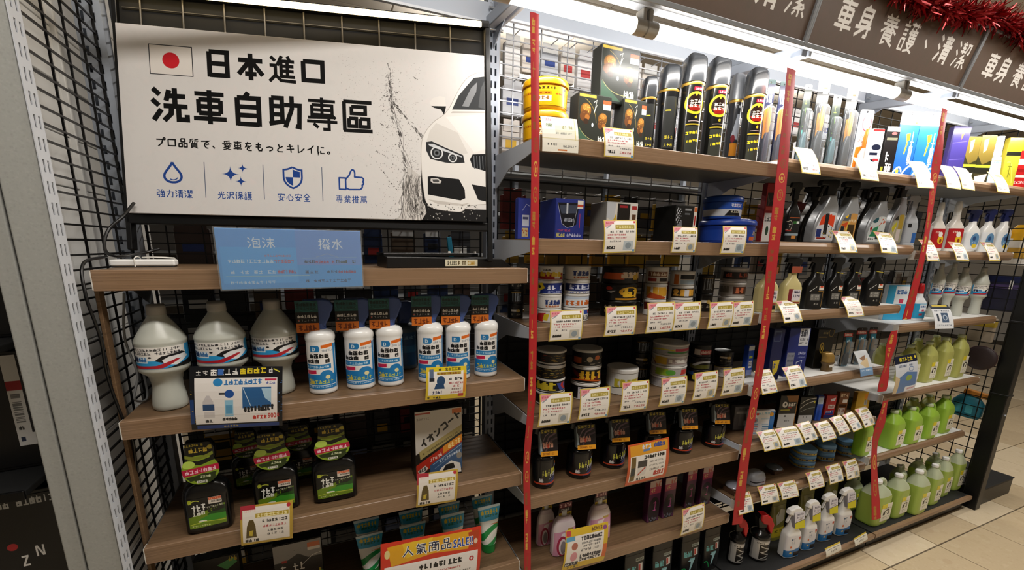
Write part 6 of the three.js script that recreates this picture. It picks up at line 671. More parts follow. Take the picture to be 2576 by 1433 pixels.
    const R = w / 2, S = []; for (let i = 0; i <= 8; i++) { const t = i / 8; S.push([h * (0.2 + 0.74 * t), R * (0.62 + 0.34 * t), R * (0.62 * (1 - t) ** 0.8 + 0.03), 2 + t * 1.5]); } S.push([h, R * 0.98, R * 0.04, 3]);
    part('tube', artGeo(loft(S, 28), a), artMat(a, 0.3), o);
    const u = o.children[0].geometry; { const p = u.attributes.position, q = u.attributes.uv, rc = art(a).rect; for (let i = 0; i < p.count; i++) q.setXY(i, rc[0] + THREE.MathUtils.clamp((p.getX(i) / R + 1) / 2, 0, 1) * (rc[2] - rc[0]), rc[1] + ((p.getY(i) - 0.2 * h) / (0.8 * h)) * (rc[3] - rc[1])); }
    part('cap', lathe([[0, 0], [0.52, 0], [0.56, 0.01], [0.62, 0.19], [0.6, 0.205], [0, 0.205]].map(([r, y]) => [r * R, y * h]), 24), M.green, o);
    part('crimp', rbox(R * 1.96, h * 0.05, 0.003, 0.001, 0, h * 0.985, 0), colored('#cfe0e6'), o);
  },
  tub(o, w, h, d, a) {
    const R = w / 2, c = a === 'ytub' ? M.amber : colored(a === 'bluetub' ? '#1f3f9c' : '#234fae', 0.3);
    part('tub_body', lathe([[0, 0], [0.9, 0], [0.95, 0.03], [0.97, 0.1], [1, 0.7], [0.98, 0.72], [0, 0.72]].map(([r, y]) => [r * R, y * h]), 40), c, o);
    part('label', artGeo(lathe([[0.985 * R, 0.12 * h], [1.006 * R, 0.68 * h]], 36, -1.8, 3.6), a), artMat(a, 0.25), o);
    part('lid', lathe([[0, 0.72], [1.03, 0.72], [1.05, 0.75], [1.04, 0.88], [0.98, 0.95], [0.8, 0.975], [0.72, 0.96], [0, 0.96]].map(([r, y]) => [r * R, y * h]), 40), c, o);
    part('lid_ring', lathe([[0.74, 0.955], [0.8, 0.99], [0.86, 0.97]].map(([r, y]) => [r * R, y * h]), 40), c, o);
  },
  wax_can(o, w, h, d, a) {
    const R = w / 2, pale = /white|red|yel|navy|_w|_o|_ws|_g|_s/.test(a), c = colored(pale ? '#d3d0cb' : '#151413', 0.3);
    part('can_body', lathe([[0, 0], [0.94, 0], [0.985, 0.02], [0.985, 0.05], [0.97, 0.06], [0.97, 0.84], [0, 0.84]].map(([r, y]) => [r * R, y * h]), 32), c, o);
    part('label', artGeo(lathe([[0.975 * R, 0.06 * h], [0.975 * R, 0.835 * h]], 30, -2.4, 4.8), a), artMat(a, 0.3), o);
    part('lid', lathe([[0, 0.84], [0.99, 0.84], [1, 0.855], [1, 0.95], [0.97, 0.988], [0.9, 1], [0.82, 0.975], [0.25, 0.975], [0.22, 0.97], [0, 0.97]].map(([r, y]) => [r * R, y * h]), 32), /_r\d/.test(a) ? colored('#d3d0cb', 0.3) : c, o);
  },
  aerosol_can(o, w, h, d, a) {
    const R = w / 2, y0 = a === 'bcan' ? 0.74 : 0.72;
    part('can_body', lathe([[0, 0], [0.9, 0], [0.97, 0.012], [0.96, 0.03], [0.96, y0 - 0.02], [0.9, y0], [0, y0]].map(([r, y]) => [r * R, y * h]), 32), M.blackGloss, o);
    part('label', artGeo(lathe([[0.966 * R, 0.03 * h], [0.966 * R, (y0 - 0.02) * h]], 28, -1.7, 3.4), a), artMat(a, 0.18, 0.1), o);
    const g = loft([[0, R, R, 2.6], [0.5 * h * (1 - y0), R * 0.98, R * 0.98, 3], [0.86 * h * (1 - y0), R * 0.86, R * 0.86, 4], [h * (1 - y0), R * 0.6, R * 0.6, 4]], 24);
    const p = g.attributes.position; if (a !== 'bcan') for (let i = 0; i < p.count; i++) { const t = p.getY(i) / (h * (1 - y0)); if (t > 0.6) p.setY(i, p.getY(i) - (p.getX(i) / R + 1) * 0.028 * h * (t - 0.5)); } g.computeVertexNormals();
    part('cap', g.translate(0, y0 * h, 0), a === 'bcang' ? colored('#6a6d73', 0.3) : colored('#2a2c2f', 0.22), o);
    part('rim_band', lathe([[0.98 * R, (y0 - 0.03) * h], [1.005 * R, (y0 - 0.02) * h], [1.005 * R, (y0 - 0.006) * h], [0.97 * R, y0 * h]], 28), M.gold, o);
  },
  blister_pack(o, w, h, d, a) {
    const s = new THREE.Shape(), x = w / 2, r = Math.min(0.01, w * 0.2); s.moveTo(-x + r, 0); s.lineTo(x - r, 0); s.quadraticCurveTo(x, 0, x, r); s.lineTo(x, h - r); s.quadraticCurveTo(x, h, x - r, h); s.lineTo(-x + r, h); s.quadraticCurveTo(-x, h, -x, h - r); s.lineTo(-x, r); s.quadraticCurveTo(-x, 0, -x + r, 0);
    const hole = new THREE.Path(); hole.absarc(0, h * 0.965, Math.min(0.004, w * 0.08), 0, Math.PI * 2, true); s.holes.push(hole);
    part('backing_card', artGeo(planarUV(extrude(s, 0.0016), -x, 0, x, h), a), artMat(a, 0.3), o);
    const tool = { bl_wood: ['#b5802f', '#3c3e40'], bl_orange: ['#cf8a2a', '#1a2038'], bl_green: ['#33383a', '#4f6a70'], bl_blue: ['#e2c22c', '#2a6cc0'], bl_teal: ['#6d5c40', '#1d2224'], bl_mitt: ['#d97a1e', '#cfcac6'] }[a];
    const k = Math.max(0.006, d * 0.4), bag = a === 'bl_blue';
    if (!bag) part('tool_handle', loft([[0.4 * h, w * 0.1, k * 0.5, 2, 0.06 * w, k * 0.7], [0.5 * h, w * 0.16, k * 0.6, 2.4, 0.06 * w, k * 0.7], [0.64 * h, w * 0.13, k * 0.5, 2.2, 0.08 * w, k * 0.7], [0.7 * h, w * 0.08, k * 0.4, 2, 0.08 * w, k * 0.7]], 18), colored(tool[0], 0.4), o);
    if (!bag) part('tool_head', loft([[0.06 * h, w * 0.2, k * 0.5, 3, 0, k * 0.7], [0.1 * h, w * 0.3, k * 0.62, 3, 0, k * 0.7], [0.3 * h, w * 0.3, k * 0.62, 3, 0, k * 0.7], [0.4 * h, w * 0.14, k * 0.5, 2.4, 0.05 * w, k * 0.7]], 18), colored(tool[1], 0.35), o);
    if (!bag && a !== 'bl_mitt') part('clear_shell', loft([[0.03 * h, w * 0.4, k * 0.7, 4, 0, k * 0.72], [0.05 * h, w * 0.44, k * 0.9, 5, 0, k * 0.95], [0.66 * h, w * 0.44, k * 0.9, 5, 0, k * 0.95], [0.7 * h, w * 0.38, k * 0.6, 4, 0, k * 0.65]], 24), M.clear, o);
    part('rear_prop', rbox(w * 0.6, h * 0.3, d * 0.6, 0.002, 0, h * 0.15, -d * 0.32, 1), colored('#c9ccd0'), o);
  },
  silver_bottle(o, w, h, d, a, x) {
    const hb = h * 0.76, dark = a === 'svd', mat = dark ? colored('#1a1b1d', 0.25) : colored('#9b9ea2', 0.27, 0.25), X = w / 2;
    const s = new THREE.Shape(); s.moveTo(-X, 0.01); s.quadraticCurveTo(-X, 0, -X + 0.01, 0); s.lineTo(X - 0.014, 0); s.quadraticCurveTo(X - 0.004, 0, X - 0.004, 0.012); s.lineTo(X, hb * 0.66); s.quadraticCurveTo(X, hb * 0.8, X * 0.8, hb * 0.86); s.lineTo(X * 0.66, hb); s.lineTo(-X * 0.02, hb); s.quadraticCurveTo(-X * 0.1, hb * 0.82, -X * 0.6, hb * 0.66); s.quadraticCurveTo(-X * 0.94, hb * 0.5, -X, hb * 0.3); s.closePath();
    part('bottle', extrude(s, d, Math.min(0.008, d * 0.2), 3), mat, o);
    const l = new THREE.Shape(); l.moveTo(-X * 0.8, hb * 0.06); l.lineTo(X * 0.8, hb * 0.06); l.lineTo(X * 0.84, hb * 0.62); l.quadraticCurveTo(X * 0.3, hb * 0.68, -X * 0.3, hb * 0.58); l.quadraticCurveTo(-X * 0.76, hb * 0.46, -X * 0.84, hb * 0.26); l.closePath();
    part('label', artGeo(planarUV(extrude(l, 0.0012).translate(0, 0, d / 2 + 0.0002), -X * 0.84, hb * 0.06, X * 0.84, hb * 0.68), a), artMat(a, 0.25), o);
    part('trigger_head', extrude([[-0.2, 0], [0.56, 0], [0.62, 0.4], [0.8, 0.62], [0.74, 0.95], [0.4, 1], [-0.7, 0.96], [-0.86, 0.8], [-0.8, 0.62], [-0.2, 0.6]].map(([p, y]) => [p * X, y * h * 0.25]), d * 0.5, 0.003).translate(X * 0.12, hb * 0.99, 0), M.black, o);
    part('trigger_lever', extrude([[0, 0], [0.16, 0], [-0.04, -0.16], [-0.16, -0.18]].map(([p, y]) => [p * w, y * h]), d * 0.3, 0.001).translate(-X * 0.42, hb * 0.99 + h * 0.15, 0), M.black, o);
  },
  trigger_bottle(o, w, h, d, a, x) {
    const A = w / 2, B = d / 2, sec = [[0, A * 0.9, B * 0.85, 4], [0.02 * h, A, B, 4], [0.42 * h, A, B, 4], [0.5 * h, A * 0.94, B * 0.95, 3.4], [0.58 * h, A * 0.66, B * 0.8, 2.6], [0.63 * h, A * 0.42, B * 0.7, 2], [0.72 * h, A * 0.34, B * 0.6, 2]];
    part('bottle', loft(sec, 32), colored(x.c || '#ddd', 0.3), o);
    part('label', artGeo(planarUV(loft(cutSec(sec, 0.06 * h, 0.46 * h), 20, -0.2, 0.2, 0.0006), -A * 0.85, 0.06 * h, A * 0.85, 0.46 * h), a), artMat(a, 0.28), o);
    const head = a === 'clear' ? colored('#9a9ea4', 0.3) : a === 'whitered' ? M.whiteGloss : a === 'whitenavy' ? M.navyDark : a === 'whiteblue' ? M.red : M.black;
    if (a === 'whitered' || a === 'whiteblue') part('cap', lathe([[0, 0.72], [0.36, 0.72], [0.36, 0.9], [0.28, 0.99], [0, 1]].map(([r, y]) => [r * A, y * h]), 20), head, o);
    else {
      part('trigger_head', extrude([[-0.36, 0], [0.4, 0], [0.5, 0.5], [0.76, 0.62], [0.72, 0.94], [0.3, 1], [-0.85, 0.96], [-0.95, 0.7], [-0.36, 0.62]].map(([p, y]) => [p * A, y * h * 0.29]), B * 0.8, 0.002).translate(0, 0.71 * h, 0), head, o);
      part('trigger_lever', extrude([[0, 0], [0.2, 0], [-0.1, -0.2], [-0.24, -0.22]].map(([p, y]) => [p * A, y * h * 0.6]), B * 0.4, 0.001).translate(-0.55 * A, 0.9 * h, 0), head, o);
      if (a === 'cream') part('neck_tag', rbox(A * 1.1, 0.12 * h, 0.0012, 0.0004, 0, 0.78 * h, B * 0.85).rotateX(0), colored('#9a4a34'), o);
      if (a === 'blackgold') part('neck_tag', rbox(A * 0.8, 0.014 * h, 0.001, 0.0003, 0, 0, 0).rotateZ(-0.14).translate(0.1 * A, 0.7 * h, B * 0.8), colored('#b9a83a'), o);
    }
  },
  cone_bottle(o, w, h, d, a) {
    const R = w / 2; part('bottle', lathe([[0, 0], [0.92, 0], [1, 0.02], [0.96, 0.12], [0.7, 0.5], [0.66, 0.56], [0, 0.56]].map(([r, y]) => [r * R, y * h]), 28), colored('#aebfd4', 0.2), o);
    part('label', artGeo(lathe([[0.82 * R, 0.34 * h], [0.71 * R, 0.5 * h]], 20, -1.4, 2.8), a), artMat(a, 0.3), o); part('cap', lathe([[0, 0.56], [0.6, 0.56], [0.6, 0.64], [0.56, 0.66], [0.5, 0.98], [0, 1]].map(([r, y]) => [r * R, y * h]), 24), M.whiteGloss, o);
  },
  black_jar_spray(o, w, h, d, a) {
    const R = w / 2; part('jar_body', lathe([[0, 0], [0.9, 0], [0.98, 0.015], [1, 0.04], [1, 0.47], [0.96, 0.5], [0.86, 0.53], [0.5, 0.57], [0.44, 0.66], [0, 0.66]].map(([r, y]) => [r * R, y * h]), 34), M.blackGloss, o);
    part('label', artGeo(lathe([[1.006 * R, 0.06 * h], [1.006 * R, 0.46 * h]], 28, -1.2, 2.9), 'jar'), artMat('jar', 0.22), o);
    part('trigger_head', extrude([[-0.4, 0], [0.5, 0], [0.6, 0.5], [0.9, 0.7], [0.8, 0.98], [-0.9, 1], [-1, 0.75], [-0.4, 0.6]].map(([x, y]) => [x * R, y * h * 0.36]), R * 0.8, 0.003).translate(0, 0.63 * h, -0.1 * R), M.black, o);
    part('neck_tag', artGeo(planarUV(rbox(1.5 * R, 0.42 * h, 0.0014, 0.0005), -0.75 * R, -0.21 * h, 0.75 * R, 0.21 * h), 'jartag').rotateX(-0.22).translate(0.2 * R, 0.77 * h, 0.74 * R), artMat('jartag', 0.35), o);
    part('tag_fold', rbox(0.004, 0.36 * h, 0.5 * R, 0.001).rotateX(-0.22).translate(-0.55 * R, 0.76 * h, 0.5 * R), colored('#8f9aa2'), o);
  },
  refill_pouch(o, w, h, d, a) {
    const A = w / 2, B = d / 2, sec = [[0, A * 0.9, B * 0.9, 3], [0.02 * h, A, B, 3.4], [0.3 * h, A * 0.98, B * 0.9, 3.4], [0.55 * h, A * 0.94, B * 0.8, 3.2], [0.7 * h, A * 0.72, B * 0.66, 3], [0.76 * h, A * 0.5, B * 0.5, 2.6]];
    part('bottle', loft(sec, 32), colored('#d8c6cc', 0.3), o); part('label', artGeo(planarUV(loft(cutSec(sec, 0.02 * h, 0.68 * h), 20, -0.22, 0.22, 0.0006), -A * 0.96, 0.02 * h, A * 0.96, 0.68 * h), 'pink'), artMat('pink', 0.28), o);
    part('header_tag', artGeo(planarUV(rbox(A * 1.1, 0.3 * h, 0.0012, 0.0004, 0.1 * A, 0.86 * h, 0), -0.45 * A, 0.71 * h, 0.65 * A, 1.01 * h), 'pinktag'), artMat('pinktag', 0.4), o); part('cap', lathe([[0, 0.75], [0.32, 0.75], [0.3, 0.86], [0, 0.87]].map(([r, y]) => [r * A, y * h]), 16).translate(0, 0, -0.006), M.white, o);
  },
  black_pouch(o, w, h, d, a) {
    const A = w / 2, B = d / 2, sec = [[0, A * 0.9, B, 3], [0.06 * h, A * 0.98, B, 3], [0.5 * h, A, B * 0.8, 3], [0.85 * h, A, B * 0.3, 3], [h, A * 0.98, 0.002, 3]];
    part('pouch', loft(sec, 28), M.black, o); part('front_print', artGeo(planarUV(loft(cutSec(sec, 0.08 * h, 0.84 * h), 20, -0.22, 0.22, 0.0007), -A * 0.96, 0.08 * h, A * 0.96, 0.84 * h), a), artMat(a, 0.25), o); part('seal', rbox(w * 0.96, 0.012, 0.003, 0.001, 0, h - 0.004, 0), M.blackGloss, o);
  },
  olive_pouch(o, w, h, d, a) { MAKE.black_pouch(o, w, h, d, a); o.children[0].material = M.olive; o.children[2].material = colored('#c9c7b4'); },
  red_trigger_bottle(o, w, h, d, a) {
    const R = w / 2; part('bottle', lathe([[0, 0], [0.9, 0], [0.97, 0.015], [0.97, 0.5], [1, 0.52], [0.94, 0.57], [0.6, 0.62], [0.4, 0.66], [0.38, 0.72], [0, 0.72]].map(([r, y]) => [r * R, y * h]), 30), M.blackGloss, o);
    part('label', artGeo(lathe([[0.978 * R, 0.05 * h], [0.978 * R, 0.48 * h]], 26, -1.4, 2.8), a), artMat(a, 0.25, 0.3), o);
    part('trigger_head', extrude([[-0.5, 0], [0.3, 0], [0.5, 0.4], [0.6, 0.8], [0.1, 1], [-0.5, 0.98], [-0.7, 0.7]].map(([x, y]) => [x * R, y * h * 0.3]), R * 0.8, 0.003).translate(0, 0.69 * h, 0), M.black, o);
    part('red_shield', extrude([[-0.5, 0.95], [0.1, 0.98], [0.65, 0.7], [1.0, 0.1], [0.85, -0.75], [0.55, -0.5], [0.3, 0.1], [-0.15, 0.15], [-0.5, 0.5]].map(([x, y]) => [x * R, y * h * 0.24]), R * 0.95, 0.004, 3).translate(0, 0.76 * h, R * 0.1), M.red, o, 'glossy red trigger cover');
  },
  white_trigger_bottle(o, w, h, d, a) {
    const A = w / 2, B = d / 2, sec = [[0, A * 0.88, B * 0.85, 4], [0.02 * h, A, B, 4], [0.42 * h, A, B, 4], [0.5 * h, A * 0.92, B * 0.95, 3.4], [0.56 * h, A * 0.6, B * 0.8, 2.6], [0.66 * h, A * 0.5, B * 0.7, 2.2], [0.72 * h, A * 0.4, B * 0.6, 2]];
    part('bottle', loft(sec, 32), M.whiteGloss, o); part('label', artGeo(planarUV(loft(cutSec(sec, 0.03 * h, 0.46 * h), 20, -0.21, 0.21, 0.0006), -A * 0.9, 0.03 * h, A * 0.9, 0.46 * h), a), artMat(a, 0.25), o);
    part('trigger_head', extrude([[-0.36, 0], [0.36, 0], [0.5, 0.4], [0.76, 0.6], [0.8, 0.8], [0.4, 0.98], [-0.2, 1], [-0.85, 0.86], [-0.98, 0.6], [-0.6, 0.5], [-0.36, 0.46]].map(([x, y]) => [x * A, y * h * 0.3]), B * 1.0, 0.005, 3).translate(0, 0.7 * h, 0), M.whiteGloss, o);
    part('trigger_lever', extrude([[0, 0], [0.18, 0], [-0.16, -0.9], [-0.36, -1]].map(([x, y]) => [x * A, y * h * 0.16]), B * 0.4, 0.001).translate(-0.6 * A, 0.86 * h, 0), M.white, o);
    part('folded_tag', artGeo(planarUV(rbox(1.25 * A, 0.3 * h, 0.0012, 0.0004), -0.62 * A, -0.15 * h, 0.62 * A, 0.15 * h), 'wtag').rotateX(-0.2).translate(0.22 * A, 0.77 * h, B * 0.85), artMat('wtag', 0.35), o); part('tag_side', rbox(0.0012, 0.28 * h, B * 0.8, 0.0004).rotateX(-0.2).translate(-0.4 * A, 0.77 * h, B * 0.46), colored('#8d8a90'), o);
  },
  gold_stand(o, w, h, d) { part('stand', loft([[0, w * 0.42, d * 0.4, 3], [0.3 * h, w * 0.36, d * 0.34, 3], [0.45 * h, w * 0.5, d * 0.44, 3], [0.5 * h, w * 0.5, d * 0.44, 3]], 20), colored('#5a4422', 0.4), o); part('gold_cloth', loft([[0.5 * h, w * 0.48, d * 0.4, 3], [0.8 * h, w * 0.46, d * 0.4, 3, -0.05 * w], [0.95 * h, w * 0.44, d * 0.36, 3, -0.12 * w, -0.1 * d], [h, w * 0.36, d * 0.26, 3, -0.14 * w, -0.12 * d]], 20), colored('#9a7a3c', 0.35, 0.3), o); part('plate', rbox(w * 0.5, h * 0.14, 0.002, 0.0006, 0.06 * w, 0.3 * h, d * 0.37), M.capWhite, o); },
  sponge_block(o, w, h, d, a, x) { part('block', loft([[0, w * 0.48, d * 0.46, 4], [0.06 * h, w * 0.5, d * 0.5, 4], [0.6 * h, w * 0.5, d * 0.5, 3.6], [0.9 * h, w * 0.46, d * 0.44, 3], [h, w * 0.3, d * 0.3, 2.4]], 28), colored(x.c, 0.35), o); part('sleeve', artGeo(planarUV(loft([[0.1 * h, w * 0.5, d * 0.5, 4], [0.6 * h, w * 0.5, d * 0.5, 3.7]], 20, -0.22, 0.22, 0.0006), -w * 0.48, 0.1 * h, w * 0.48, 0.6 * h), 'silver'), artMat('silver', 0.3), o); },
  sponge_disc(o, w, h, d, a, x) { const R = w / 2; part('box_base', rbox(w * 0.9, h * 0.5, w * 0.8, 0.002, 0, h * 0.25, 0), colored('#5a4030'), o); part('disc', lathe([[0, 0.5], [0.9, 0.5], [1, 0.58], [1, 0.7], [0.7, 0.88], [0, 1]].map(([r, y]) => [r * R, y * h]), 32), colored(x.c, 0.22, 0.3), o); },
  clay_tin(o, w, h, d, a) { const R = w / 2; part('tin_body', loft([[0, R * 0.94, R * 0.94, 3], [0.04 * h, R * 0.98, R * 0.98, 3], [0.7 * h, R * 0.98, R * 0.98, 3]], 32), M.blueTin, o); part('band', artGeo(loft([[0.12 * h, R * 0.98, R * 0.98, 3], [0.66 * h, R * 0.98, R * 0.98, 3]], 28, -0.3, 0.3, 0.0005), 'bluetin'), artMat('bluetin', 0.3), o); part('lid', loft([[0.7 * h, R, R, 3], [0.92 * h, R, R, 3], [h, R * 0.93, R * 0.93, 3]], 32), M.blueTin, o); },
  jug(o, w, h, d, a, x) {
    const A = w / 2, B = d / 2, mat = { g: M.jugG, y: M.jugY, h: M.jugH }[x.c], e = 4.4;
    const sec = [[0, A * 0.9, B * 0.88, e], [0.015 * h, A * 0.97, B * 0.96, e], [0.06 * h, A, B, e], [0.62 * h, A, B, e], [0.68 * h, A * 0.97, B * 0.97, 3.8]];
    part('jug_body', loft(sec, 36), mat, o);
    const top = [[0.68 * h, A * 0.97, B * 0.97, 3.8], [0.76 * h, A * 0.84, B * 0.86, 3, 0], [0.84 * h, A * 0.6, B * 0.62, 2.4, -0.1 * A], [0.89 * h, A * 0.36, B * 0.4, 2, -0.22 * A], [0.94 * h, A * 0.27, B * 0.32, 2, -0.26 * A]];
    part('shoulder', loft(top, 30), x.c === 'h' ? M.jugTop : mat, o);
    part('cap', lathe([[0, 0.93], [0.32, 0.93], [0.34, 0.94], [0.33, 0.985], [0.29, 1], [0, 1]].map(([r, y]) => [r * A, y * h]), 22).translate(-0.26 * A, 0, 0), x.c === 'h' ? M.white : M.jugTop, o);
    part('handle', tube([[-0.1 * A, 0.9 * h, 0], [0.2 * A, 0.955 * h, 0], [0.6 * A, 0.945 * h, 0], [0.84 * A, 0.86 * h, 0], [0.82 * A, 0.72 * h, 0]], Math.max(0.0045, 0.15 * A), 24, 10), x.c === 'h' ? M.jugTop : mat, o);
    part('label', artGeo(planarUV(rbox(A * 1.3, 0.4 * h, 0.001, 0.0003, 0.22 * A, 0.31 * h, B + 0.0004), -0.43 * A, 0.11 * h, 0.87 * A, 0.51 * h), 'jug'), artMat('jug', 0.35), o);
  },
};
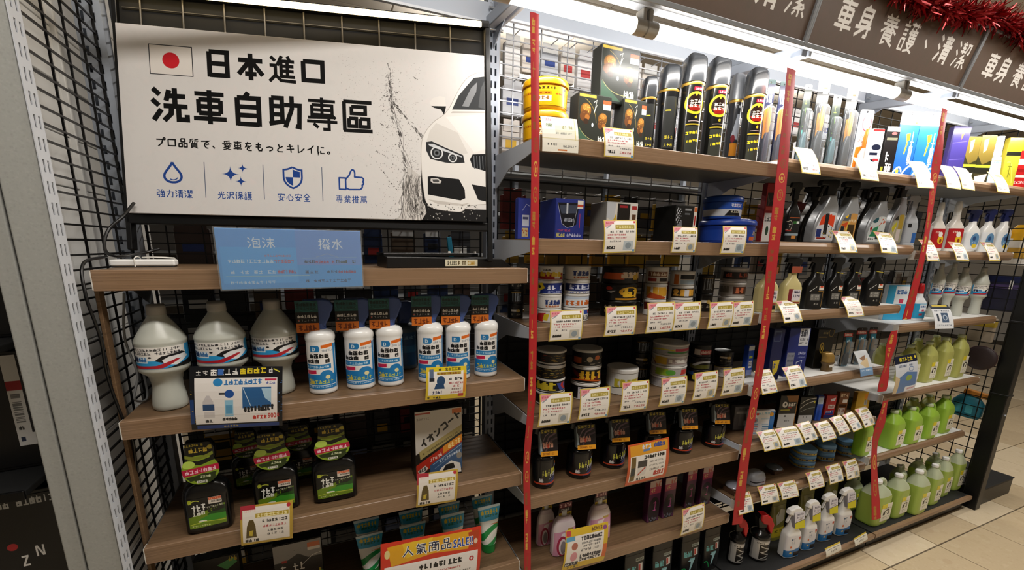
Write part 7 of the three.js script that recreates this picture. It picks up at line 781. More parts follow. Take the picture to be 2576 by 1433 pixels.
const ITEMS = [
  ["hourglass_bottle", "hourglass_bottle", 0.077, 0.954, 0.333, 0.088, 0.2155, 0.088, 0.0, "hour", "translucent grey waisted bottle with white-blue label, first from left, second shelf, left bay", "bottle", "translucent grey waisted bottle with white-blue label group"],
  ["hourglass_bottle", "hourglass_bottle", 0.178, 0.954, 0.322, 0.0949, 0.2171, 0.0949, 0.0, "hour", "translucent grey waisted bottle with white-blue label, second from left, second shelf, left bay", "bottle", "translucent grey waisted bottle with white-blue label group"],
  ["hourglass_bottle", "hourglass_bottle", 0.279, 0.954, 0.302, 0.0958, 0.2159, 0.0958, 0.0, "hour", "translucent grey waisted bottle with white-blue label, rightmost, second shelf, left bay", "bottle", "translucent grey waisted bottle with white-blue label group"],
  ["spray_bottle", "spray_bottle", 0.374, 0.954, 0.331, 0.0632, 0.2172, 0.0632, 0.0, "spray", "white spray bottle with navy trigger, first from left, second shelf, left bay", "spray bottle", "white spray bottle with navy trigger group"],
  ["spray_bottle", "spray_bottle", 0.459, 0.954, 0.324, 0.0677, 0.2156, 0.0677, -0.0, "spray", "white spray bottle with navy trigger, second from left, second shelf, left bay", "spray bottle", "white spray bottle with navy trigger group"],
  ["spray_bottle", "spray_bottle", 0.53, 0.954, 0.326, 0.063, 0.2166, 0.063, -0.0, "spray", "white spray bottle with navy trigger, third from left, second shelf, left bay", "spray bottle", "white spray bottle with navy trigger group"],
  ["spray_bottle", "spray_bottle", 0.63, 0.954, 0.331, 0.0643, 0.22, 0.0643, -0.0, "spray", "white spray bottle with navy trigger, fourth from left, second shelf, left bay", "spray bottle", "white spray bottle with navy trigger group"],
  ["spray_bottle", "spray_bottle", 0.703, 0.954, 0.332, 0.0643, 0.2181, 0.0643, -0.0, "spray", "white spray bottle with navy trigger, fifth from left, second shelf, left bay", "spray bottle", "white spray bottle with navy trigger group"],
  ["spray_bottle", "spray_bottle", 0.781, 0.954, 0.331, 0.0621, 0.218, 0.0621, -0.0, "spray", "white spray bottle with navy trigger, rightmost, second shelf, left bay", "spray bottle", "white spray bottle with navy trigger group"],
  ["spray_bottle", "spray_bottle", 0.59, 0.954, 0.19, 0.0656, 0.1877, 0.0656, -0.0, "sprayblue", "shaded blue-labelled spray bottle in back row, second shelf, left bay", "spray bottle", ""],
  ["black_spray_bottle", "black_spray_bottle", 0.124, 0.677, 0.362, 0.0861, 0.2117, 0.0517, 0.0, "bspray", "black spray bottle with lime-green car label, first from left, third shelf, left bay", "spray bottle", "black spray bottle with lime-green car label group"],
  ["black_spray_bottle", "black_spray_bottle", 0.254, 0.677, 0.332, 0.0951, 0.2, 0.0571, 0.0, "bspray", "black spray bottle with lime-green car label, second from left, third shelf, left bay", "spray bottle", "black spray bottle with lime-green car label group"],
  ["black_spray_bottle", "black_spray_bottle", 0.382, 0.677, 0.333, 0.1018, 0.2021, 0.0611, 0.0, "bspray", "black spray bottle with lime-green car label, rightmost, third shelf, left bay", "spray bottle", "black spray bottle with lime-green car label group"],
  ["black_spray_bottle", "black_spray_bottle", 0.181, 0.677, 0.2, 0.0749, 0.1566, 0.0449, 0.0, "bspray", "shaded black spray bottle in back row, first from left, third shelf, left bay", "spray bottle", "shaded black spray bottle in back row group"],
  ["black_spray_bottle", "black_spray_bottle", 0.302, 0.677, 0.2, 0.0816, 0.1548, 0.049, 0.0, "bspray", "shaded black spray bottle in back row, second from left, third shelf, left bay", "spray bottle", "shaded black spray bottle in back row group"],
  ["carton", "coating_box", 0.647, 0.677, 0.306, 0.1285, 0.1961, 0.0643, -0.0, "ion", "grey, red and blue box lettered in Japanese, third shelf, left bay", "box", "", {"side": "#2a241f"}],
  ["squeeze_tube", "squeeze_tube", 0.459, 0.392, 0.285, 0.0737, 0.1206, 0.0737, -0.0, "tube", "green-capped tube with blue top, first from left, fourth shelf, left bay", "tube", "green-capped tube with blue top group"],
  ["squeeze_tube", "squeeze_tube", 0.577, 0.392, 0.294, 0.076, 0.1282, 0.076, -0.0, "tube", "green-capped tube with blue top, second from left, fourth shelf, left bay", "tube", "green-capped tube with blue top group"],
  ["squeeze_tube", "squeeze_tube", 0.689, 0.392, 0.315, 0.0718, 0.147, 0.0718, -0.0, "tube", "green-capped tube with blue top, third from left, fourth shelf, left bay", "tube", "green-capped tube with blue top group"],
  ["squeeze_tube", "squeeze_tube", 0.799, 0.392, 0.319, 0.0721, 0.1477, 0.0721, -0.0, "tube", "green-capped tube with blue top, rightmost, fourth shelf, left bay", "tube", "green-capped tube with blue top group"],
  ["squeeze_tube", "squeeze_tube", 0.457, 0.392, 0.23, 0.0722, 0.1323, 0.0722, -0.0, "tube", "shaded green-capped tube in back row, first from left, fourth shelf, left bay", "tube", "shaded green-capped tube in back row group"],
  ["squeeze_tube", "squeeze_tube", 0.584, 0.392, 0.23, 0.0726, 0.1297, 0.0726, -0.0, "tube", "shaded green-capped tube in back row, second from left, fourth shelf, left bay", "tube", "shaded green-capped tube in back row group"],
  ["squeeze_tube", "squeeze_tube", 0.701, 0.392, 0.23, 0.0714, 0.126, 0.0714, -0.0, "tube", "shaded green-capped tube in back row, third from left, fourth shelf, left bay", "tube", "shaded green-capped tube in back row group"],
  ["squeeze_tube", "squeeze_tube", 0.81, 0.392, 0.23, 0.0716, 0.126, 0.0716, -0.0, "tube", "shaded green-capped tube in back row, rightmost, fourth shelf, left bay", "tube", "shaded green-capped tube in back row group"],
  ["carton", "polish_pack", 0.279, 0.392, 0.262, 0.1159, 0.142, 0.0348, 0.0, "bpack", "black polish pack with grey top, fourth shelf, left bay", "pack", "", {"side": "#26231f"}],
  ["carton", "dark_pack", 0.088, 0.392, 0.218, 0.1003, 0.1168, 0.0301, 0.0, "gpack", "dark pack with green print, fourth shelf, left bay", "pack", "", {"side": "#15150f"}],
  ["tub", "tub", 0.958, 1.553, 0.29, 0.1164, 0.0775, 0.1164, -0.193, "ytub", "lower yellow wax tub of a pair, top shelf, second bay", "tub", ""],
  ["tub", "tub", 0.955, 1.6275, 0.29, 0.1146, 0.0775, 0.1146, -0.192, "ytub", "upper yellow wax tub of a pair, top shelf, second bay", "tub", ""],
  ["carton", "glove_box", 1.095, 1.553, 0.29, 0.1039, 0.1357, 0.045, -0.0, "glove", "black box picturing gold gloves, lower left, top shelf, second bay", "box", "", {"side": "#23241f"}],
  ["carton", "glove_box", 1.229, 1.553, 0.29, 0.0819, 0.1402, 0.045, -0.0, "glove", "black box picturing gold gloves, lower right, top shelf, second bay", "box", "", {"side": "#23241f"}],
  ["carton", "glove_box", 1.175, 1.678, 0.28, 0.1235, 0.1392, 0.045, -0.0, "glove", "black box picturing gold gloves, topmost, top shelf, second bay", "box", "", {"side": "#23241f"}],
  ["aerosol_can", "aerosol_can", 1.281, 1.553, 0.3, 0.0439, 0.207, 0.0439, -0.311, "bcan", "plain black aerosol can, first from left, top shelf, second bay", "aerosol can", "plain black aerosol can group"],
  ["aerosol_can", "aerosol_can", 1.35, 1.553, 0.3, 0.0576, 0.2467, 0.0576, -0.327, "bcan", "plain black aerosol can, second from left, top shelf, second bay", "aerosol can", "plain black aerosol can group"],
  ["aerosol_can", "aerosol_can", 1.409, 1.553, 0.33, 0.063, 0.2759, 0.063, -0.347, "bcany", "tall black aerosol can with yellow ring label, first from left, top shelf, second bay", "aerosol can", "tall black aerosol can with yellow ring label group"],
  ["aerosol_can", "aerosol_can", 1.502, 1.553, 0.33, 0.0613, 0.2828, 0.0613, -0.366, "bcany", "tall black aerosol can with yellow ring label, second from left, top shelf, second bay", "aerosol can", "tall black aerosol can with yellow ring label group"],
  ["aerosol_can", "aerosol_can", 1.661, 1.553, 0.33, 0.0599, 0.2793, 0.0599, -0.396, "bcany", "tall black aerosol can with yellow ring label, rightmost, top shelf, second bay", "aerosol can", "tall black aerosol can with yellow ring label group"],
  ["aerosol_can", "aerosol_can", 1.653, 1.553, 0.27, 0.0397, 0.2842, 0.0397, -0.382, "bcang", "grey and black aerosol can, top shelf, second bay", "aerosol can", ""],
  ["blister_pack", "blister_pack", 1.722, 1.553, 0.33, 0.0339, 0.2576, 0.03, -0.226, "bl_orange", "navy blister pack holding an orange brush, first from left, top shelf, second bay", "blister pack", "navy blister pack holding an orange brush group"],
  ["blister_pack", "blister_pack", 1.782, 1.553, 0.33, 0.0271, 0.2606, 0.03, -0.231, "bl_orange", "navy blister pack holding an orange brush, second from left, top shelf, second bay", "blister pack", "navy blister pack holding an orange brush group"],
  ["carton", "blue_box", 1.014, 1.313, 0.3, 0.0895, 0.1042, 0.09, -0.0, "bluebox", "blue box with a dark curved window, second shelf, second bay", "box", "", {"side": "#23307e"}],
  ["carton", "blue_box", 0.911, 1.313, 0.27, 0.0413, 0.1065, 0.02, -0.0, "bluenarrow", "narrow blue box with white panel, second shelf, second bay", "box", "", {"side": "#2c3a8c"}],
  ["carton", "wax_box", 1.195, 1.313, 0.29, 0.1082, 0.1067, 0.08, -0.0, "wbbox", "white and black box with silver corner, second shelf, second bay", "box", "", {"side": "#8b8880"}],
  ["carton", "flag_box", 1.43, 1.313, 0.29, 0.0859, 0.1089, 0.09, -0.0, "bflag", "black box with silver flag print, second shelf, second bay", "box", "", {"side": "#111"}],
  ["tub", "tub", 1.67, 1.313, 0.28, 0.1686, 0.0798, 0.1686, -0.344, "bluetub", "wide blue wax tub, second shelf, second bay", "tub", ""],
  ["tub", "tub", 1.638, 1.3905, 0.28, 0.1187, 0.0747, 0.1187, -0.339, "bluetub2", "blue and white wax tub stacked on another, second shelf, second bay", "tub", ""],
  ["wax_can", "wax_can", 0.981, 1.086, 0.31, 0.0697, 0.0385, 0.0697, -0.253, "c_red", "white can with red and yellow print, bottom of its stack, third shelf, second bay", "can", "white can with red and yellow print group"],
  ["wax_can", "wax_can", 0.981, 1.1253, 0.31, 0.0697, 0.0385, 0.0697, -0.253, "c_white", "white can with red and yellow print, second-lowest in its stack, third shelf, second bay", "can", "white can with red and yellow print group"],
  ["wax_can", "wax_can", 0.981, 1.1646, 0.31, 0.0697, 0.0385, 0.0697, -0.253, "c_yel", "white can with red and yellow print, third in its stack, third shelf, second bay", "can", "white can with red and yellow print group"],
  ["wax_can", "wax_can", 0.981, 1.2039, 0.31, 0.0697, 0.0385, 0.0697, -0.253, "c_red2", "white can with red and yellow print, topmost of its stack, third shelf, second bay", "can", "white can with red and yellow print group"],
  ["wax_can", "wax_can", 1.069, 1.086, 0.31, 0.0755, 0.0385, 0.0755, -0.283, "c_navy3", "white can with navy lettering, bottom of its stack, third shelf, second bay", "can", "white can with navy lettering group"],
  ["wax_can", "wax_can", 1.069, 1.1253, 0.31, 0.0755, 0.0385, 0.0755, -0.283, "c_navy2", "white can with navy lettering, second-lowest in its stack, third shelf, second bay", "can", "white can with navy lettering group"],
  ["wax_can", "wax_can", 1.069, 1.1645, 0.31, 0.0755, 0.0385, 0.0755, -0.283, "c_navy", "white can with navy lettering, third in its stack, third shelf, second bay", "can", "white can with navy lettering group"],
  ["wax_can", "wax_can", 1.069, 1.2038, 0.31, 0.0755, 0.0385, 0.0755, -0.283, "c_white", "white can with navy lettering, topmost of its stack, third shelf, second bay", "can", "white can with navy lettering group"],
  ["wax_can", "wax_can", 1.244, 1.086, 0.28, 0.1106, 0.0506, 0.1106, -0.33, "c_blk1", "black can with gold print, bottom of its stack, third shelf, second bay", "can", "black can with gold print group"],
  ["wax_can", "wax_can", 1.244, 1.1374, 0.28, 0.1106, 0.0506, 0.1106, -0.33, "c_blk2", "black can with gold print, second-lowest in its stack, third shelf, second bay", "can", "black can with gold print group"],
  ["wax_can", "wax_can", 1.244, 1.1888, 0.28, 0.1106, 0.0506, 0.1106, -0.33, "c_blk3", "black can with gold print, topmost of its stack, third shelf, second bay", "can", "black can with gold print group"],
  ["wax_can", "wax_can", 1.37, 1.086, 0.3, 0.0696, 0.05, 0.0696, -0.369, "c_w1", "white can with gold and brown print, bottom of its stack, third shelf, second bay", "can", "white can with gold and brown print group"],
  ["wax_can", "wax_can", 1.37, 1.1368, 0.3, 0.0696, 0.05, 0.0696, -0.369, "c_w2", "white can with gold and brown print, second-lowest in its stack, third shelf, second bay", "can", "white can with gold and brown print group"],
  ["wax_can", "wax_can", 1.37, 1.1876, 0.3, 0.0696, 0.05, 0.0696, -0.369, "c_w3", "white can with gold and brown print, topmost of its stack, third shelf, second bay", "can", "white can with gold and brown print group"],
  ["wax_can", "wax_can", 1.476, 1.086, 0.3, 0.0774, 0.0457, 0.0774, -0.394, "c_o1", "square white can with orange picture, bottom of its stack, third shelf, second bay", "can", "square white can with orange picture group"],
  ["wax_can", "wax_can", 1.476, 1.1325, 0.3, 0.0774, 0.0457, 0.0774, -0.394, "c_o2", "square white can with orange picture, second-lowest in its stack, third shelf, second bay", "can", "square white can with orange picture group"],
  ["wax_can", "wax_can", 1.476, 1.1789, 0.3, 0.0774, 0.0457, 0.0774, -0.394, "c_o3", "square white can with orange picture, topmost of its stack, third shelf, second bay", "can", "square white can with orange picture group"],
  ["wax_can", "wax_can", 1.605, 1.086, 0.28, 0.0546, 0.0613, 0.0546, -0.418, "c_k1", "narrow black can, bottom of its stack, third shelf, second bay", "can", "narrow black can group"],
  ["wax_can", "wax_can", 1.605, 1.1481, 0.28, 0.0546, 0.0613, 0.0546, -0.418, "c_k2", "narrow black can, topmost of its stack, third shelf, second bay", "can", "narrow black can group"],
  ["wax_can", "wax_can", 1.722, 1.086, 0.29, 0.0867, 0.0486, 0.0867, -0.442, "c_s1", "silver can with red and black print, bottom of its stack, third shelf, second bay", "can", "silver can with red and black print group"],
  ["wax_can", "wax_can", 1.722, 1.1354, 0.29, 0.0867, 0.0486, 0.0867, -0.442, "c_s2", "silver can with red and black print, second-lowest in its stack, third shelf, second bay", "can", "silver can with red and black print group"],
  ["wax_can", "wax_can", 1.722, 1.1849, 0.29, 0.0867, 0.0486, 0.0867, -0.442, "c_s3", "silver can with red and black print, topmost of its stack, third shelf, second bay", "can", "silver can with red and black print group"],
  ["wax_can", "wax_can", 0.916, 1.086, 0.22, 0.0473, 0.0415, 0.0473, -0.214, "c_k1", "shaded dark can behind the ribbon, bottom of its stack, third shelf, second bay", "can", "shaded dark can behind the ribbon group"],
  ["wax_can", "wax_can", 0.916, 1.1283, 0.22, 0.0473, 0.0415, 0.0473, -0.214, "c_k2", "shaded dark can behind the ribbon, second-lowest in its stack, third shelf, second bay", "can", "shaded dark can behind the ribbon group"],
  ["wax_can", "wax_can", 0.916, 1.1706, 0.22, 0.0473, 0.0415, 0.0473, -0.214, "c_k1", "shaded dark can behind the ribbon, topmost of its stack, third shelf, second bay", "can", "shaded dark can behind the ribbon group"],
  ["wax_can", "wax_can", 0.995, 0.839, 0.31, 0.0871, 0.0408, 0.0871, -0.258, "c_r1", "black can with white rims, bottom of its stack, fourth shelf, second bay", "can", "black can with white rims group"],
  ["wax_can", "wax_can", 0.995, 0.8806, 0.31, 0.0871, 0.0408, 0.0871, -0.258, "c_r2", "black can with white rims, second-lowest in its stack, fourth shelf, second bay", "can", "black can with white rims group"],
  ["wax_can", "wax_can", 0.995, 0.9221, 0.31, 0.0871, 0.0408, 0.0871, -0.258, "c_r3", "black can with white rims, third in its stack, fourth shelf, second bay", "can", "black can with white rims group"],
  ["wax_can", "wax_can", 0.995, 0.9637, 0.31, 0.0871, 0.0408, 0.0871, -0.258, "c_r1", "black can with white rims, topmost of its stack, fourth shelf, second bay", "can", "black can with white rims group"],
  ["wax_can", "wax_can", 1.126, 0.839, 0.3, 0.0922, 0.0518, 0.0922, -0.3, "c_or1", "black can with orange script, bottom of its stack, fourth shelf, second bay", "can", "black can with orange script group"],
  ["wax_can", "wax_can", 1.126, 0.8916, 0.3, 0.0922, 0.0518, 0.0922, -0.3, "c_or2", "black can with orange script, second-lowest in its stack, fourth shelf, second bay", "can", "black can with orange script group"],
  ["wax_can", "wax_can", 1.126, 0.9443, 0.3, 0.0922, 0.0518, 0.0922, -0.3, "c_or3", "black can with orange script, topmost of its stack, fourth shelf, second bay", "can", "black can with orange script group"],
  ["wax_can", "wax_can", 1.265, 0.839, 0.3, 0.1013, 0.084, 0.1013, -0.341, "c_ws", "single white can with yellow script, fourth shelf, second bay", "can", ""],
  ["wax_can", "wax_can", 1.467, 0.839, 0.29, 0.1164, 0.0366, 0.1164, -0.39, "c_g1", "grey-white can with colourful print, bottom of its stack, fourth shelf, second bay", "can", "grey-white can with colourful print group"],
  ["wax_can", "wax_can", 1.467, 0.8764, 0.29, 0.1164, 0.0366, 0.1164, -0.39, "c_g2", "grey-white can with colourful print, second-lowest in its stack, fourth shelf, second bay", "can", "grey-white can with colourful print group"],
  ["wax_can", "wax_can", 1.467, 0.9138, 0.29, 0.1164, 0.0366, 0.1164, -0.39, "c_g3", "grey-white can with colourful print, third in its stack, fourth shelf, second bay", "can", "grey-white can with colourful print group"],
  ["wax_can", "wax_can", 1.467, 0.9512, 0.29, 0.1164, 0.0366, 0.1164, -0.39, "c_g4", "grey-white can with colourful print, topmost of its stack, fourth shelf, second bay", "can", "grey-white can with colourful print group"],
  ["wax_can", "wax_can", 1.605, 0.839, 0.29, 0.074, 0.044, 0.074, -0.42, "c_y1", "slim black can with yellow print, bottom of its stack, fourth shelf, second bay", "can", "slim black can with yellow print group"],
  ["wax_can", "wax_can", 1.605, 0.8838, 0.29, 0.074, 0.044, 0.074, -0.42, "c_y2", "slim black can with yellow print, second-lowest in its stack, fourth shelf, second bay", "can", "slim black can with yellow print group"],
  ["wax_can", "wax_can", 1.605, 0.9286, 0.29, 0.074, 0.044, 0.074, -0.42, "c_y3", "slim black can with yellow print, topmost of its stack, fourth shelf, second bay", "can", "slim black can with yellow print group"],
  ["wax_can", "wax_can", 1.735, 0.839, 0.28, 0.0673, 0.0473, 0.0673, -0.443, "c_dl", "plain dark can with white label, bottom of its stack, fourth shelf, second bay", "can", "plain dark can with white label group"],
  ["wax_can", "wax_can", 1.735, 0.8871, 0.28, 0.0673, 0.0473, 0.0673, -0.443, "c_k1", "plain dark can with white label, topmost of its stack, fourth shelf, second bay", "can", "plain dark can with white label group"],
  ["wax_can", "wax_can", 1.421, 0.839, 0.2, 0.0702, 0.0477, 0.0702, -0.359, "c_k2", "shaded grey can in back row, bottom of its stack, fourth shelf, second bay", "can", "shaded grey can in back row group"],
  ["wax_can", "wax_can", 1.421, 0.8875, 0.2, 0.0702, 0.0477, 0.0702, -0.359, "c_k1", "shaded grey can in back row, second-lowest in its stack, fourth shelf, second bay", "can", "shaded grey can in back row group"],
  ["wax_can", "wax_can", 1.421, 0.936, 0.2, 0.0702, 0.0477, 0.0702, -0.359, "c_k2", "shaded grey can in back row, topmost of its stack, fourth shelf, second bay", "can", "shaded grey can in back row group"],
  ["carton", "blue_carton", 1.826, 0.839, 0.31, 0.0283, 0.1134, 0.02, -0.0, "bluebot", "small blue and white carton, fourth shelf, second bay", "box", "", {"side": "#1c3f9a"}],
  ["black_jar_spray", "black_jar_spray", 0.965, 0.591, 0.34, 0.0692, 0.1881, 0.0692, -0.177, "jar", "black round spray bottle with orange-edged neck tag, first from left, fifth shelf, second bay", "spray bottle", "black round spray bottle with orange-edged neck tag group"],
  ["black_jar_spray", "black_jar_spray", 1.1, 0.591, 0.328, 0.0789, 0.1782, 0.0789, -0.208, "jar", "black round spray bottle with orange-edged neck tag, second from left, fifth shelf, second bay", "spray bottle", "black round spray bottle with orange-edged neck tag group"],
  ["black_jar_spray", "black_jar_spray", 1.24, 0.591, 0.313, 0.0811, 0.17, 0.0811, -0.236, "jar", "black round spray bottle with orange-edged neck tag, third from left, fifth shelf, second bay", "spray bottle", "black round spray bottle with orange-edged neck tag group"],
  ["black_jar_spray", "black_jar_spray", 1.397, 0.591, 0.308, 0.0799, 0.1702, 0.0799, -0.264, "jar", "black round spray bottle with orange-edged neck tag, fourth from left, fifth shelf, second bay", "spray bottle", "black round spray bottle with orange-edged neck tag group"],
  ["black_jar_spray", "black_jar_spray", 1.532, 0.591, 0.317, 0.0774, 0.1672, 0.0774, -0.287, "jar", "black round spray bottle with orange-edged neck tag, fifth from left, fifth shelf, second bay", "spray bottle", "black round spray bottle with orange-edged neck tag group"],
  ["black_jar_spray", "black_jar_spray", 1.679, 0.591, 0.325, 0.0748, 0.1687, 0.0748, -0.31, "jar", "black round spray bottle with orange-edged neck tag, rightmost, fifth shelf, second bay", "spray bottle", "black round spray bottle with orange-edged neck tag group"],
  ["refill_pouch", "refill_pouch", 1.012, 0.335, 0.288, 0.0635, 0.1641, 0.0317, -0.0, "pink", "pink and white refill bottle, first from left, sixth shelf, second bay", "bottle", "pink and white refill bottle group"],
  ["refill_pouch", "refill_pouch", 1.044, 0.335, 0.347, 0.083, 0.1737, 0.0415, -0.0, "pink", "pink and white refill bottle, second from left, sixth shelf, second bay", "bottle", "pink and white refill bottle group"],
  ["refill_pouch", "refill_pouch", 1.191, 0.335, 0.33, 0.0849, 0.1683, 0.0425, -0.0, "pink", "pink and white refill bottle, rightmost, sixth shelf, second bay", "bottle", "pink and white refill bottle group"],
  ["carton", "pink_carton", 1.426, 0.335, 0.318, 0.0508, 0.1642, 0.0254, -0.0, "pinkbox", "slim pink and black carton, first from left, sixth shelf, second bay", "box", "slim pink and black carton group", {"side": "#4a1e3c"}],
  ["carton", "pink_carton", 1.496, 0.335, 0.318, 0.0517, 0.1621, 0.0258, -0.0, "pinkbox", "slim pink and black carton, second from left, sixth shelf, second bay", "box", "slim pink and black carton group", {"side": "#4a1e3c"}],
  ["carton", "pink_carton", 1.62, 0.335, 0.299, 0.0453, 0.1645, 0.0227, -0.0, "pinkbox", "slim pink and black carton, third from left, sixth shelf, second bay", "box", "slim pink and black carton group", {"side": "#4a1e3c"}],
  ["carton", "pink_carton", 1.687, 0.335, 0.308, 0.0515, 0.1629, 0.0258, -0.0, "pinkbox", "slim pink and black carton, rightmost, sixth shelf, second bay", "box", "slim pink and black carton group", {"side": "#4a1e3c"}],
  ["black_pouch", "black_pouch", 1.334, 0.08, 0.36, 0.0863, 0.2024, 0.0302, -0.0, "tealpouch", "black pouch with teal lettering, first from left, base deck, second bay", "pouch", "black pouch with teal lettering group"],
  ["black_pouch", "black_pouch", 1.46, 0.08, 0.36, 0.0898, 0.1831, 0.0314, -0.0, "tealpouch", "black pouch with teal lettering, second from left, base deck, second bay", "pouch", "black pouch with teal lettering group"],
  ["black_pouch", "black_pouch", 1.595, 0.08, 0.36, 0.0873, 0.1829, 0.0306, -0.0, "tealpouch", "black pouch with teal lettering, third from left, base deck, second bay", "pouch", "black pouch with teal lettering group"],
  ["black_pouch", "black_pouch", 1.706, 0.08, 0.36, 0.0805, 0.1737, 0.0282, -0.0, "tealpouch", "black pouch with teal lettering, rightmost, base deck, second bay", "pouch", "black pouch with teal lettering group"],
  ["red_trigger_bottle", "red_trigger_bottle", 1.836, 0.08, 0.369, 0.0588, 0.1984, 0.0588, -0.384, "redtrig", "black bottle with red trigger and silver label, base deck, second bay", "spray bottle", ""],
  ["red_trigger_bottle", "red_trigger_bottle", 1.943, 0.08, 0.387, 0.0738, 0.2013, 0.0738, -0.401, "redtrig", "black bottle with red trigger and silver label, base deck, third bay", "spray bottle", ""],
  ["blister_pack", "blister_pack", 1.883, 1.575, 0.34, 0.027, 0.2407, 0.03, -0.24, "bl_green", "clear blister pack with green lettering, top shelf, third bay", "blister pack", ""],
  ["blister_pack", "blister_pack", 1.958, 1.575, 0.34, 0.0437, 0.2724, 0.03, -0.246, "bl_wood", "clear blister pack holding a wooden-handled brush, top shelf, third bay", "blister pack", ""],
  ["blister_pack", "blister_pack", 2.036, 1.575, 0.34, 0.0324, 0.2298, 0.03, -0.252, "bl_green", "clear blister pack with teal lettering, top shelf, third bay", "blister pack", ""],
  ["blister_pack", "blister_pack", 2.111, 1.575, 0.34, 0.0419, 0.2704, 0.03, -0.257, "bl_wood", "clear blister pack with an orange-tipped tool, top shelf, third bay", "blister pack", ""],
  ["blister_pack", "blister_pack", 2.262, 1.575, 0.31, 0.0571, 0.2212, 0.04, -0.263, "bl_mitt", "white and orange mitt pack, top shelf, third bay", "mitt", ""],
  ["carton", "sponge_pack", 2.264, 1.575, 0.35, 0.0432, 0.1462, 0.02, -0.32, "spongepack", "white, navy and red sponge pack, top shelf, third bay", "pack", "", {"side": "#d8d8da"}],
  ["carton", "cloth_pack", 2.408, 1.575, 0.32, 0.0523, 0.1765, 0.02, -0.326, "blackpack", "black pack with white script, top shelf, third bay", "pack", "", {"side": "#111"}],
  ["blister_pack", "blister_pack", 2.479, 1.575, 0.34, 0.0842, 0.2347, 0.025, -0.277, "bl_blue", "blue and white scraper pack, first from left, top shelf, third bay", "blister pack", "blue and white scraper pack group"],
  ["blister_pack", "blister_pack", 2.619, 1.575, 0.34, 0.0948, 0.2489, 0.025, -0.283, "bl_blue", "blue and white scraper pack, second from left, top shelf, third bay", "blister pack", "blue and white scraper pack group"],
  ["carton", "red_box", 1.872, 1.322, 0.27, 0.0485, 0.1997, 0.025, -0.278, "redbox", "red and black box, second shelf, third bay", "box", "", {"side": "#8a1517"}],
  ["trigger_bottle", "trigger_bottle", 1.96, 1.322, 0.3, 0.0499, 0.2072, 0.03, -0.29, "greenblk", "black bottle with green and red label, second shelf, third bay", "spray bottle", "", {"c": "#1b1c1c"}],
  ["silver_bottle", "silver_bottle", 2.092, 1.322, 0.32, 0.0903, 0.2216, 0.0452, -0.253, "sv1", "silver-shouldered spray bottle with picture label, first from left, second shelf, third bay", "spray bottle", "silver-shouldered spray bottle with picture label group"],
  ["silver_bottle", "silver_bottle", 2.222, 1.322, 0.32, 0.0819, 0.2251, 0.0409, -0.261, "sv2", "silver-shouldered spray bottle with picture label, second from left, second shelf, third bay", "spray bottle", "silver-shouldered spray bottle with picture label group"],
  ["silver_bottle", "silver_bottle", 2.403, 1.322, 0.32, 0.0854, 0.217, 0.0427, -0.271, "sv3", "silver-shouldered spray bottle with picture label, third from left, second shelf, third bay", "spray bottle", "silver-shouldered spray bottle with picture label group"],
  ["silver_bottle", "silver_bottle", 2.546, 1.322, 0.32, 0.0669, 0.244, 0.0334, -0.278, "sv4", "silver-shouldered spray bottle with picture label, rightmost, second shelf, third bay", "spray bottle", "silver-shouldered spray bottle with picture label group"],
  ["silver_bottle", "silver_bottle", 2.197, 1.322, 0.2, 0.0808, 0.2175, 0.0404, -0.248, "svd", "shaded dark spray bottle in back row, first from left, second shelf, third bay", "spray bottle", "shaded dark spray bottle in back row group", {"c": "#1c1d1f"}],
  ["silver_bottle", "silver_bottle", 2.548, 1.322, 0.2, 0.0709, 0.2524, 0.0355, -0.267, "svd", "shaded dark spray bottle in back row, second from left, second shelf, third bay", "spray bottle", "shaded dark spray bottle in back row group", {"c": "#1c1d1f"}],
  ["trigger_bottle", "trigger_bottle", 2.657, 1.322, 0.32, 0.057, 0.1991, 0.0342, -0.34, "clear", "clear grey spray bottle, second shelf, third bay", "spray bottle", "", {"c": "#a9adb2"}],
  ["trigger_bottle", "trigger_bottle", 1.784, 1.087, 0.371, 0.0712, 0.1798, 0.0427, -0.283, "cream", "cream bottle with black trigger, first from left, third shelf, third bay", "spray bottle", "cream bottle with black trigger group", {"c": "#c9bd86"}],
  ["trigger_bottle", "trigger_bottle", 1.904, 1.087, 0.372, 0.0683, 0.1831, 0.041, -0.295, "cream", "cream bottle with black trigger, second from left, third shelf, third bay", "spray bottle", "cream bottle with black trigger group", {"c": "#c9bd86"}],
  ["trigger_bottle", "trigger_bottle", 2.032, 1.087, 0.369, 0.0704, 0.1864, 0.0422, -0.306, "blackgold", "black bottle with gold and white label, first from left, third shelf, third bay", "spray bottle", "black bottle with gold and white label group", {"c": "#0e0e0f"}],
  ["trigger_bottle", "trigger_bottle", 2.142, 1.087, 0.374, 0.059, 0.1857, 0.0354, -0.315, "blackgold", "black bottle with gold and white label, second from left, third shelf, third bay", "spray bottle", "black bottle with gold and white label group", {"c": "#0e0e0f"}],
  ["trigger_bottle", "trigger_bottle", 2.251, 1.087, 0.374, 0.0604, 0.1848, 0.0362, -0.322, "blackgold", "black bottle with gold and white label, third from left, third shelf, third bay", "spray bottle", "black bottle with gold and white label group", {"c": "#0e0e0f"}],
  ["trigger_bottle", "trigger_bottle", 2.387, 1.087, 0.37, 0.0731, 0.1883, 0.0439, -0.331, "blackgold", "black bottle with gold and white label, rightmost, third shelf, third bay", "spray bottle", "black bottle with gold and white label group", {"c": "#0e0e0f"}],
  ["carton", "navy_box", 1.903, 0.828, 0.349, 0.0432, 0.1893, 0.0302, -0.292, "navyshield", "narrow navy box with yellow shield, fourth shelf, third bay", "box", "", {"side": "#141c4a"}],
